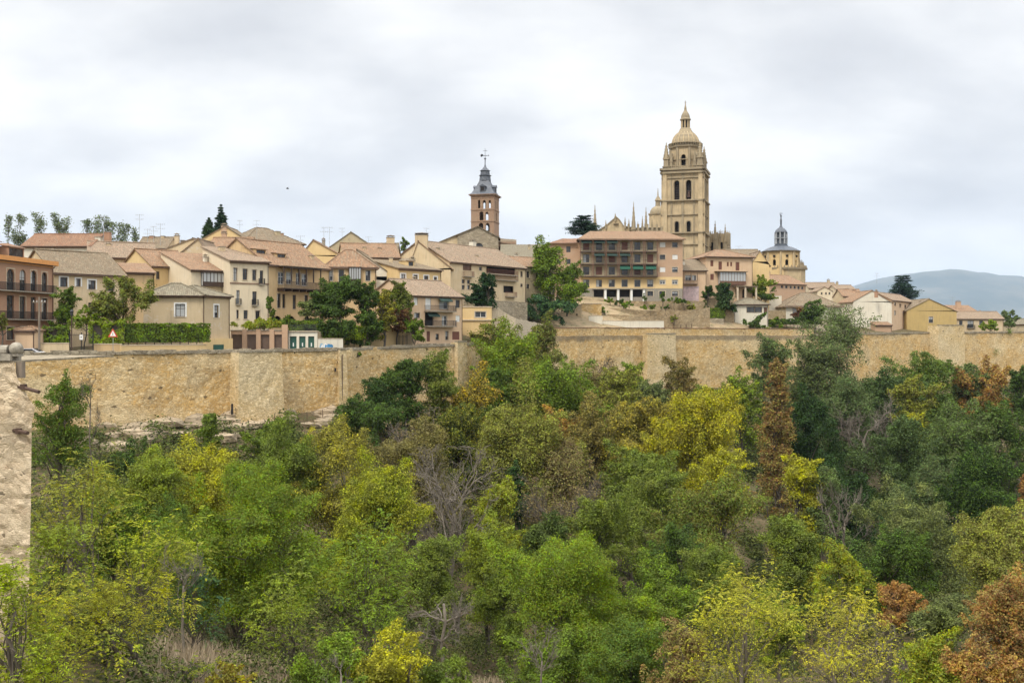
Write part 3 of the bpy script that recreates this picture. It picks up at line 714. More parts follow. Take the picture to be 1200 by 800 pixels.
h = house('town_house', 'long cream two-storey house with small framed windows right of the brick apartments', 63, 146, 317.5, 404, 143, 325, 151, dep=11, yr=296, wm='render_cream', rm='tile_brown',
          wins=W('f', (70.5, 325, 79, 336), (89, 326.5, 94.5, 335.5), (103.5, 328.5, 112, 339)) + W('w', (103.5, 354.5, 112, 369), (125, 356, 132, 372), (125, 330.5, 134, 341)))
h = house('town_house', 'long red-roofed house with white upper wall behind the brick dormers', 26, 106, 288.5, 320, 172, dep=10, yr=275.5, wm='render_white', rm='tile_red',
          wins=W('w', (60, 293, 64, 299)), chims=[(107, 279, .9, 'render_white', .3), (115, 269, 1.0, 'brick', .4)])
h = house('town_house', 'cream house whose broad pinkish tile roof spreads behind the clipped oak tree', 104, 182, 300, 345, 168, 304, 172, dep=12, yr=285, wm='render_cream', rm='tile_pink',
          chims=[(128, 284, .6, 'render_beige', .4), (162, 283, .7, 'render_beige', .6)])
h = house('town_house', 'low ochre extension with a tiled lean-to roof and no windows', 149, 181, 319.5, 352, 152, 319.5, 154, dep=7, roof='shed', yr=309, wm='render_ochre', rm='tile_orange')
h = house('town_house', 'cream house with two plain dark windows under a wide red roof', 178, 226, 310, 345, 161, 315.5, 166, dep=11, yr=294, wm='render_yellow', rm='tile_orange',
          wins=W('w', (199, 319.5, 204.5, 331), (212.5, 321.5, 218, 332.5), (183, 318, 187, 327)), chims=[(200, 293, .6, 'render_beige', .6)])
h = house('town_house', 'small grey-roofed house behind chimneys on the left skyline', 160, 195, 291, 310, 205, dep=8, yr=279, wm='render_beige', rm='tile_brown', wins=W('w', (168, 294, 171, 299), (182, 294, 185, 299)),
          chims=[(170, 274, .8, 'brick', .5), (183, 276, .7, 'render_beige', .5)])
h = house('town_house', 'pale gabled house topped by twin chimneys left of the dark conifer', 192, 238, 293, 315, 195, dep=9, roof='gable', ax=226, yr=280, wm='render_cream', rm='tile_pink',
          chims=[(202, 273.5, .8, 'render_beige', .3), (207, 279, .7, 'stone_grey', .4)])
# garden house with round corner
h = house('garden_house', 'low beige house with an old grey tile roof above the clipped hedge', 168, 240, 346, 404, 140, 346, 142, dep=8, roof='hip', yr=333.5, wm='render_beige', rm='tile_grey', wins=W('f', (205.5, 356, 217, 371)))
h = house('garden_house', 'beige corner house above the small green street door', 240, 269, 346, 404, 142, 347.5, 147, dep=8, roof='hip', yr=336, wm='render_beige', rm='tile_grey', wins=W('f', (251, 357.5, 256, 372)))
b = MB(); b.box(-.35, -.5, -1, h.L + .1, -.003, 2.95, 'render_yellow'); b.build('plinth', h.root)
u0 = h.loc(246.5, 400)[0]; u1 = h.loc(258.5, 400)[0]; b = MB(); b.box(u0, -.56, .3, u1, -.503, 2.1, 'paint_green'); b.box((u0+u1)/2-.1, -.57, 1.1, (u0+u1)/2+.1, -.565, 1.4, 'paint_white'); b.build('door', h.root)
# house with dark glazed bay
h = house('town_house', 'tall cream house with a dark-framed glazed bay under a tiled eave', 224, 276, 316, 404, 157, 318.5, 162, dep=11, roof='shed', yr=297, wm='render_pale', rm='tile_orange', wins=W('w', (266, 343, 271.5, 363)))
gallery(h, 235.5, 319.5, 273.5, 335.5, 9, 'wood_dark', .7, 'net_curtain', .25)
h = house('town_house', 'narrow cream gabled wall with a single window rising behind the glazed bay', 205, 246, 302, 330, 176, dep=9, roof='gable', ax=232, yr=280.5, wm='render_beige', rm='tile_pink', wins=W('w', (232.5, 297, 237, 307)), chims=[(231, 278, .8, 'render_beige', .1)])
h = house('town_house', 'four-window-wide cream house three storeys high with a wooden string course', 269.5, 315, 305, 404, 158, 308.5, 162, dep=11, roof='shed', yr=291, wm='render_pale', rm='tile_pink',
          wins=W('w', (273.5, 314, 278, 329), (284.5, 315, 290, 328), (295.8, 316, 300.5, 328.5), (304.5, 317, 308.5, 333), (295.8, 341.5, 301, 357), (277, 363, 280, 373), (285.5, 363.5, 290.5, 373.5), (299.5, 364, 304.5, 374)) + W('d', (277, 340, 281, 356)),
          chims=[(283, 287, .9, 'render_beige', .7)])
b = MB(); v = h.loc(290, 333)[1]; b.box(-.03, -.07, v, h.L + .03, -.003, v + .22, 'wood_tan'); b.build('string_course', h.root)
for a, c, py in ((276, 282, 356.5), (295, 302, 357.5), (303, 309.5, 333)): balcony(h.root, h.loc(a, py)[0], h.loc(c, py)[0], h.loc((a + c) / 2, py)[1], .35, .9)
h = house('town_house', 'pale attic house with two small windows and a parapet below the ochre gable', 244, 290, 290, 315, 186, dep=8, roof='ridge', yr=279.5, wm='render_cream', rm='tile_orange', wins=W('w', (256.5, 290.5, 260, 296), (267.5, 290.5, 272.5, 296)))
h = house('town_house', 'ochre gabled house on the crest beside the dark conifer', 234, 293, 280, 305, 214, 284, None, dep=10, roof='gable', ax=263.5, yr=265.5, wm='render_yellow', rm='tile_brown',
          wins=W('w', (254.5, 273, 260.5, 276.5), (263, 277, 268, 281), (280, 277.5, 285, 282)), chims=[(262.5, 262, 1.2, 'brick_pale', .05)])
h = house('town_house', 'grey-ochre house with a long brown roof and chimney stack on the crest', 287, 356, 281, 305, 224, 287, 234, dep=12, roof='hip', yr=268, wm='render_grey', rm='tile_brown',
          wins=W('w', (322, 285.5, 326, 290), (331, 286, 336, 291)), chims=[(334.5, 269.5, 1.1, 'render_grey', .3), (338.5, 272, 1.0, 'brick_pale', .3)])
# house with wooden balcony
h = house('town_house', 'ochre house with a deep wooden balcony and an orange dormered roof', 313, 386, 308, 404, 164, 317, 176, dep=14, roof='ridge', yr=284, wm='render_ochre', rm='tile_orange',
          wins=W('l', (326, 319, 333, 333), (335.5, 319, 342, 333), (347, 320, 352, 334), (353.5, 321, 360, 335)) + W('w', (325, 344, 329, 360.5), (331, 344.5, 334.5, 361), (343, 345.5, 347, 362), (357, 346, 361, 362)) + W('o^', (336, 370, 346, 384), (320, 370, 330, 384)),
          chims=[(379, 297, .7, 'render_beige', .2)])
u0, v = h.loc(325, 337); u1 = h.loc(369, 340)[0]; v = h.loc(347, 338.5)[1]
balcony(h.root, u0, u1, v, 1.5, 1.1, 'wood_dark', 'wood_dark', name='wooden_balcony', sp=.13)
b = MB()
for i in range(6):
    x = u0 + (u1 - u0 - .16) * i / 5; b.box(x, -1.48, v + 1.1, x + .16, -1.34, v + 3.25, 'wood_dark'); b.box(x, -1.45, v - .5, x + .14, -.004, v - .15, 'wood_dark')
b.box(u0 - .1, -1.52, v + 3.25, u1 + .1, -1.3, v + 3.45, 'wood_dark'); b.build('balcony_post', h.root)
dormer(h, 314, 292, 326, 303, 'render_ochre', 'tile_orange', .2, split=2); dormer(h, 335.5, 295, 346.5, 306, 'render_ochre', 'tile_orange', .16, split=2)
b = MB(); b.box(u0 - .2, -1.7, v + 3.5, u1 + .2, -.0, v + 3.6, 'tile_brown'); b.build('balcony_roof', h.root)
h = house('town_house', 'small yellow-ochre gabled house on the skyline right of the grey-ochre house', 353, 402, 297, 320, 212, 301, None, dep=12, roof='gable', ax=367, yr=282, wm='render_yellow', rm='tile_orange', wins=W('w', (382, 292, 384.5, 298)), chims=[(378, 279, .6, 'stone_grey', .1)])
h = house('town_house', 'grey weathered gable standing highest behind the corner house', 386, 440, 289, 310, 262, 291, None, dep=14, roof='gable', ax=411, yr=272.5, wm='render_grey', rm='tile_grey', wins=W('w', (400, 281, 402.5, 285), (407, 281.5, 410, 285)))
h = house('town_house', 'low brown-tiled house on the skyline left of the tall twin-pot chimney', 428, 464, 297, 312, 240, dep=9, yr=286, wm='render_beige', rm='tile_brown', wins=W('w', (436, 299, 439, 303)), chims=[(452, 284, .7, 'render_beige', .5)])
h = house('town_house', 'house with a jumbled orange roof behind the hipped corner house', 404, 468, 300, 325, 203, 303, 206, dep=12, yr=286.5, wm='render_cream', rm='tile_orange', chims=[(430, 287, .6, 'render_beige', .3), (465.5, 276, 1.5, 'render_beige', .7), (448, 291, .6, 'brick_pale', .3)])
# hipped corner house with white glazed corner
h = house('town_house', 'corner house with a hipped tile roof and a white-framed glazed gallery above the trees', 380, 441, 312, 390, 177, 314, 179, dep=9, roof='hip', yr=294, wm='render_ochre', rm='tile_orange', wins=W('w', (397, 316, 403, 330), (428.5, 317, 434, 329)) + W('l', (383, 316, 390, 329)))
gallery(h, 408.5, 313.5, 423, 331, 5, 'wood_dark', .5, 'net_curtain', .2)
h = house('town_house', 'long white windowless side wall with one small window under a sloping brown roof', 415, 473, 316, 395, 188, 332, None, dep=14, roof='gable', ax=418, yr=293.5, wm='render_white', rm='tile_brown', wins=W('w', (438.5, 317, 444, 325)), chims=[(455, 300, .7, 'render_beige', .3)])
h = house('town_house', 'yellow house with four white-framed windows in a row and a small attic', 467, 517, 313.5, 395, 185, 318, 191, dep=10, roof='shed', yr=306, wm='render_yellow', rm='tile_brown', wins=W('f', (469.8, 321, 475, 333.5), (484.5, 322, 489.5, 333.5), (497, 323, 502, 334.5), (508.5, 324.5, 512, 334.5)))
dormer(h, 488.5, 304.5, 496, 313, 'render_yellow', 'tile_brown', .3)
# balcony house
h = house('balcony_house', 'three-storey house with twin iron balconies and half-lowered awnings standing on the wall', 482, 542, 345.5, 412, 172, 348.5, 180, dep=12, roof='ridge', yr=329, wm='render_pink', rm='tile_pink',
          wins=W('p', (485, 347.5, 489.5, 357.5)) + W('w', (485.5, 366.5, 492, 372.5), (534, 351.5, 539, 360.5), (510.5, 391, 514.5, 398), (522, 388, 525.5, 398)) + W('p', (534, 369.5, 539, 377)) + W('l', (515, 349.5, 525.5, 362), (518, 370, 524, 381.5)) + W('o', (498, 366, 508, 381.5)) + W('p', (498.5, 349, 505, 363)) + W('e', (530, 388.5, 538.5, 398), (500, 388, 504, 400)))
for py in (364.5, 382): balcony(h.root, h.loc(497, py)[0], h.loc(531, py)[0], h.loc(514, py)[1], 1.0, .95)
for (a, c, py, mt) in ((513, 527, 348.5, 'awning_dark'), (499, 512, 366, 'awning_dark')):
    u0, z = h.loc(a, py); u1 = h.loc(c, py)[0]; b = MB(); b.add([(u0, -.02, z), (u1, -.02, z), (u1, -.9, z - .55), (u0, -.9, z - .55), (u0, -.9, z - .75), (u1, -.9, z - .75)], [(3, 2, 1, 0), (4, 5, 2, 3)], mt); b.build('awning', h.root)
# big cream house with galleries
h = house('town_house', 'large cream gable wall with a capped chimney at its peak', 478, 528, 318, 400, 198, 314, None, dep=20, roof='gable', ax=490, yr=283.5, wm='render_cream', rm='tile_orange', wins=W('w', (508.5, 309, 513, 314)), chims=[(493, 273, 2.4, 'render_beige', .1)])
h = house('gallery_house', 'long cream house with brown upper galleries below the church tower', 527, 616, 306.5, 400, 200, 314.5, 221, dep=16, roof='ridge', yr=288, wm='render_cream', rm='tile_pink',
          wins=W('s', (542.5, 310, 552.5, 317)) + W('w', (561.5, 313, 565, 317)) + W('w', (541.2, 327.5, 544.8, 332), (547.5, 328, 551, 332.5), (541.2, 334, 544.8, 339), (547.5, 334, 551, 339)) + W('o', (570, 313.5, 604, 321)) + W('o', (590, 335, 602, 343)) + W('w', (610, 318, 612.5, 324.5), (610, 332.5, 612.5, 336)),
          chims=[(596, 282.5, 1.1, 'render_white', .6), (535, 300, .6, 'render_beige', .3), (573, 303, .5, 'render_beige', .2)])
for a, c, py in ((542, 553, 323.8), (580, 604.5, 328.5), (569.5, 604.5, 321.8), (592, 603, 347.5)):
    balcony(h.root, h.loc(a, py)[0], h.loc(c, py)[0], h.loc((a + c) / 2, py)[1], .7, .95, 'wood_red', name='wooden_balcony', sp=.3)
h = house('town_house', 'grey-ochre house with two rows of little windows half hidden behind the big tree', 604, 650, 313, 400, 226, 313, 232, dep=12, yr=302, wm='render_grey', rm='tile_orange', wins=W('w', (610, 318, 613, 325), (617, 318, 620.5, 325.5), (610, 331.5, 613, 336.5), (617, 333, 620.5, 338), (628, 320, 632, 326), (610, 340, 613, 345)))
h = house('town_house', 'blank olive-grey roofed house right of the church front', 587, 648, 303, 330, 262, dep=18, roof='shed', yr=287, wm='render_grey', rm='tile_grey', wins=W('w', (610, 305, 614, 309)))
# low yellow house at the wall
h = house('town_house', 'low yellow house with a wide window and a dark garage mouth on the wall', 541, 576, 360, 415, 190, dep=9, roof='flat', wm='render_yellow', wins=W('l', (556.5, 365, 569.5, 372)) + W('o', (551, 391.5, 566, 399.5)), cat='house')
b = MB(); v = h.loc(550, 375.5)[1]; b.box(-.1, -.25, v, h.L + .1, -.003, v + .2, 'stone_pale'); b.build('string_course', h.root)

# ------------------------------------------------------------------ street side of the left cluster
h = house('gate_hut', 'small pinkish gate hut with a tiled cap beside the white car', 18, 41, 387.5, 408, 128, dep=3, roof='hip', yr=384.2, wm='render_pink', rm='tile_orange', over=.2, cat='hut', group=None)
def wallbit(name, label, x0, x1, yt, D0, D1=None, th=.35, mat='render_pale', cat='wall', cop='stone_pale', group=None, drop=3.0, coph=.08):
    D1 = D1 or D0; A = Vector((X(x0, D0), D0, 0)); B = Vector((X(x1, D1), D1, 0)); L = (B - A).length; d = (B - A) / L
    zt = Z(yt, (D0 + D1) / 2); zb = min(gz(A.x, A.y), gz(B.x, B.y)) - .4; zb = min(zb, zt - .5)
    R = empty(name, (A.x, A.y, zb), math.atan2(d.y, d.x)); tag(R, label, cat, group)
    m = MB(); n = max(1, int(L / 1.2)); hh = zt - zb
    m.box(0, 0, 0, L, th, hh, mat); m.build('wall', R)
    c = MB()
    for i in range(n): c.box(L * i / n + .01, -.05, hh + .002, L * (i + 1) / n - .01, th + .05, hh + coph + RNG.uniform(0, .03), cop)
    c.build('coping', R); return R, L, hh
wallbit('garden_wall', 'low cream wall between the wooden pole and the dark iron gate', 47, 81, 402.5, 129, mat='render_cream')
def iron_gate(label, x0, x1, yt, D, name='iron_gate', mat='iron', cat='gate', rows=1):
    L = X(x1, D) - X(x0, D); g = gz(X((x0 + x1) / 2, D), D); R = empty(name, (X(x0, D), D, g - .1)); tag(R, label, cat); hh = Z(yt, D) - g + .1
    m = MB(); n = int(L / .14)
    for i in range(n + 1): x = L * i / n; m.box(x - .015, -.015, .1, x + .015, .015, hh + (.0 if i % 2 else .1), mat)
    m.box(0, -.025, .25, L, .025, .3, mat); m.box(0, -.025, hh - .2, L, .025, hh - .15, mat); m.build('bars', R)
    p = MB()
    for x in (0, L / 2, L): p.box(x - .05, -.05, 0, x + .05, .05, hh + .15, mat)
    p.build('post', R); return R, hh, L
R, hh, L = iron_gate('dark iron gate with a small white notice behind the lamp post', 82, 109, 391, 129)
b = MB(); b.box(L * .5 - .22, -.09, hh - .75, L * .5 + .22, -.06, hh - .1, 'paint_white'); b.box(L * .5 - .06, -.095, hh - .5, L * .5 + .06, -.0905, hh - .35, 'iron'); b.build('notice', R)
wallbit('garden_wall', 'low rendered wall below the clipped hedge with the warning sign in front', 110, 142, 403.5, 129.9, mat='render_ochre')
wallbit('garden_wall', 'cream wall with square pillars under the long clipped hedge', 142, 242, 404.5, 129.5, 138, mat='render_yellow')
for i, px in enumerate((143, 165, 184.5, 220)):
    D = 128.8 + (px - 142) * .083; g = gz(X(px, D), D); R = empty('gate_pillar', (X(px, D), D, g - .1))
    tag(R, ('wider pale pillar at the left end under the clipped hedge', 'pale square pillar below the hedge, second from the warning sign', 'pale square pillar below the middle of the hedge', 'pale square pillar below the right part of the hedge')[i], 'pillar', 'pillars under the clipped hedge')
    w_ = .42 if i == 0 else .26; b = MB(); b.box(-w_, -.25, 0, w_, .25, 2.0, 'render_pale'); b.build('shaft', R); b = MB(); b.box(-w_ - .06, -.31, 2.003, w_ + .06, .31, 2.12, 'stone_pale'); b.build('cap', R)
# brown garages with brick pillars
D = 151.0; xa, xb = 270.5, 337; A = X(xa, D); L = X(xb, D) - A; g = 46.5
R = empty('garage_row', (A, D, g)); tag(R, 'row of four brown garage doors between brick pillars below a planted terrace', 'garages')
loc = lambda px, py: (X(px, D) - A, Z(py, D) - g)
ht = Z(387.5, D) - g
dd = [(271.5, 284), (289.5, 300.5), (305.5, 316), (321.5, 331.5)]
holes = [(loc(a, 0)[0], 0, loc(c, 0)[0], ht - .55) for a, c in dd]
m = MB(); m.panel((0, 0, 0), (1, 0, 0), L, 0, ht, holes, 'brick_pale', .35); m.box(0, .9, 0, L, 6, ht, 'render_beige'); m.quad((0, .9, ht), (0, 0, ht), (L, 0, ht), (L, .9, ht), 'stone_grey'); m.build('wall', R)
for a, b_, c, e in [q[:4] for q in holes]: window(R, a, b_, c, e, 'g', .3)
for px in (286.7, 303, 318.7, 334):
    m = MB(); u = loc(px, 0)[0]; w_ = .33 if px < 330 else .42; m.box(u - w_, -.18, 0, u + w_, -.003, ht + (.25 if px < 330 else .9), 'brick_pale'); m.build('pillar', R)
m = MB(); m.box(-.1, -.1, ht + .003, L + .1, .5, ht + .12, 'stone_grey'); m.build('ledge', R)
# white wall with three green doors
xa, xb = 338, 372; D = 151.5; A = X(xa, D); L = X(xb, D) - A
R = empty('garage_row', (A, D, g)); tag(R, 'white wall with three dark green doors right of the brown garages', 'garages')
ht = Z(388.5, D) - g; holes = [(X(a, D) - A, 0, X(c, D) - A, Z(394, D) - g) for a, c in ((339.5, 347.5), (350.5, 358), (361, 368.3))]
m = MB(); m.panel((0, 0, 0), (1, 0, 0), L, 0, ht, holes, 'render_white', .25); m.box(0, .9, 0, L, 5, ht, 'render_beige'); m.quad((0, .9, ht), (0, 0, ht), (L, 0, ht), (L, .9, ht), 'stone_grey'); m.box(-.1, -.15, ht + .003, L + .1, .4, ht + .12, 'stone_pale'); m.build('wall', R)
for a, b_, c, e in holes: window(R, a, b_, c, e, 'G', .2)
m = MB(); m.box(.1, -.02, ht - .25, L - .1, .35, ht - .22, 'iron')
for i in range(60): m.box(.1 + (L - .2) * i / 60, -.02, ht + .12, .13 + (L - .2) * i / 60, .01, ht + 1.0, 'iron')
m.box(.1, -.02, ht + 1.0, L - .1, .01, ht + 1.05, 'iron'); m.build('railing', R)
# graffiti wall
R, L, hh = wallbit('street_wall', 'white wall painted with blue graffiti right of the green doors', 372.5, 402, 397, 151.5, 153, mat='render_white')
m = MB(); rr = random.Random(3)
for i in range(16):
    u = L * (.12 + .028 * i); z = hh - 1.35 + .35 * math.sin(i * 1.3); w_ = .16 + .12 * rr.random(); k = 9
    pts = [(u + w_ * math.cos(2 * PI * q / k) * (1 + .3 * math.sin(3 * q)), -.006 - .001 * i, z + (.25 + .2 * rr.random()) * math.sin(2 * PI * q / k)) for q in range(k)]
    m.poly(pts, ('paint_blue', 'paint_lightblue', 'paint_white', 'paint_blue')[i % 4])
m.build('graffiti', R)
wallbit('street_wall', 'plain yellow rendered wall between the clipped hedge and the round street tree', 400, 474.5, 384.5, 161, 168, mat='render_yellow', th=.4)
iron_gate('small black gate beside the round street tree', 467.5, 477, 393, 166.5)
wallbit('street_wall', 'cream wall stretch behind the round street tree', 474.5, 484, 390, 168.3, mat='render_cream')

# ------------------------------------------------------------------ poles, lamp, sign, aerials
def pole(label, px, yt, D, r, mat, cat, name, arm=None, base=None):
    x = X(px, D); g = gz(x, D) - .1 if base is None else base; R = empty(name, (x, D, g)); tag(R, label, cat)
    m = MB(); hh = Z(yt, D) - g; m.tube([(0, 0, 0), (0, 0, hh * .5), (0, 0, hh)], [r, r * .9, r * .75], 8, mat); m.build('pole', R); return R, hh
R, hh = pole('old wooden utility pole beside the pink gate hut', 46, 348, 126.5, .16, 'wood_weathered', 'pole', 'utility_pole')
m = MB(); m.box(-.8, -.06, hh - .7, .8, .06, hh - .58, 'wood_weathered'); m.build('crossarm', R)
m = MB()
for u in (-.7, -.3, .3, .7): m.prism(u, 0, hh - .58, hh - .4, .05, .03, 6, 'paint_white')
m.build('insulator', R)
R, hh = pole('slim street lamp in front of the iron gate', 84, 370, 127, .09, 'rust_iron', 'street lamp', 'street_lamp')
m = MB(); m.prism(0, 0, hh, hh + .55, .14, .24, 6, 'glass'); m.prism(0, 0, hh + .553, hh + .8, .28, .04, 6, 'iron'); m.build('lantern', R)
R, hh = pole('triangular warning sign on a pale post in front of the hedge', 132.5, 386, 129.3, .045, 'zinc', 'road sign', 'road_sign', base=46.6)
m = MB(); a = .62; m.add([(-a, -.07, hh - .95), (a, -.07, hh - .95), (0, -.07, hh + .12), (-a, -.05, hh - .95), (a, -.05, hh - .95), (0, -.05, hh + .12)], [(0, 1, 2), (5, 4, 3), (0, 2, 5, 3), (1, 4, 5, 2), (0, 3, 4, 1)], 'paint_red')
a = .40; m.add([(-a, -.078, hh - .83), (a, -.078, hh - .83), (0, -.078, hh - .12)], [(0, 1, 2)], 'paint_white'); m.box(-.03, -.085, hh - .72, .03, -.08, hh - .42, 'iron'); m.build('sign_plate', R)
R, hh = pole('thin wooden post at the foot of the wall corner', 396, 476, 148, .07, 'wood_weathered', 'post', 'post')
AER = [(163.5, 251, 200), (180, 265, 205), (281, 258, 222), (301, 258, 226), (352, 276, 214), (379.5, 266, 214), (386, 266, 216), (401, 267, 262), (173, 268, 205), (121.5, 253, 175), (499.5, 267, 205), (866, 288, 280), (1027.5, 320, 335), (1116, 348, 325), (432, 277, 240), (188, 262, 200)]
LB = ['tallest television aerial, far left between poplars and conifer', 'short aerial among the left rooftops, right of the tall one', 'aerial on the ochre gable right of the dark conifer', 'taller aerial above the grey-ochre crest house',
      'small aerial at the right end of the crest house', 'aerial left of the pair before the grey gable', 'aerial right of the pair before the grey gable', 'thin aerial on top of the grey gable', 'faint aerial just right of the tallest one', 'aerial rising beside the red brick chimney',
      'aerial above the capped chimney of the cream gable', 'aerial on the salmon house roof right of the cathedral tower', 'aerial over the white gable near the cedar', 'aerial behind the olive gable', 'aerial behind the low skyline house', 'thin mast left of the twin chimneys']
for (px, py, D), lb in zip(AER, LB):
    x = X(px, D); zt = Z(py, D); hh = 4.2 if D < 300 else 3.6; R = empty('television_aerial', (x, D, zt - hh)); tag(R, lb, 'aerial', 'television aerials on the rooftops')
    m = MB(); m.tube([(0, 0, 0), (0, 0, hh)], .035, 5, 'zinc'); m.build('mast', R); m = MB(); rr = random.Random(int(px))
    for zz_ in (hh - .15, hh - 1.0):
        w_ = rr.uniform(.5, .9); m.tube([(-w_, 0, zz_), (w_, 0, zz_)], .02, 4, 'zinc')
        for k in range(5): q = -w_ + 2 * w_ * k / 4; m.tube([(q, -.3, zz_), (q, .3, zz_)], .015, 4, 'zinc'); m.tube([(q, 0, zz_ - .2), (q, 0, zz_ + .2)], .015, 4, 'zinc')
    m.build('antenna', R)

# parked car seen over the parapet
D = 126.0; xc = X(32, D); zc = 46.62
R = empty('parked_car', (xc, D, zc), 0.06); tag(R, 'white parked car showing only its roof above the left end of the wall', 'car')
m = MB(); prof = [(-2.1, .35), (-2.15, .75), (-1.95, .95), (-1.2, 1.02), (-.55, 1.45), (.9, 1.5), (1.75, 1.05), (2.1, .95), (2.15, .4)]
V = [(x, y, z) for y in (-.85, .85) for x, z in prof]; n = len(prof)
m.add(V, [tuple(range(n)), tuple(range(2 * n - 1, n - 1, -1))] + [(i, n + i, n + (i + 1) % n, (i + 1) % n) for i in range(n)], 'car_white'); m.build('body', R)
m = MB()
for s in (-1, 1):
    y = s * .856; q = [(-1.05, 1.03), (-.5, 1.38), (.85, 1.42), (1.45, 1.06)]; q = q if s < 0 else q[::-1]; m.poly([(a, y, b) for a, b in q][::-1], 'glass')
m.quad((-1.13, -.7, 1.09), (-.62, -.7, 1.42), (-.62, .7, 1.42), (-1.13, .7, 1.09), 'glass'); m.quad((.98, .7, 1.5), (.98, -.7, 1.5), (1.66, -.7, 1.13), (1.66, .7, 1.13), 'glass'); m.build('window', R)
for x in (-1.35, 1.35):
    for s in (-1, 1):
        m = MB(); m.M = Matrix.Translation((x, s * .82, .33)) @ Matrix.Rotation(PI / 2, 4, 'X'); m.prism(0, 0, -.1, .1, .33, .33, 16, 'rubber'); m.build('wheel', R)
for s in (-1, 1):
    m = MB(); m.box(-2.17, s * .6 - .15, .72, -2.05, s * .6 + .15, .92, 'tail_light'); m.build('tail_light', R)

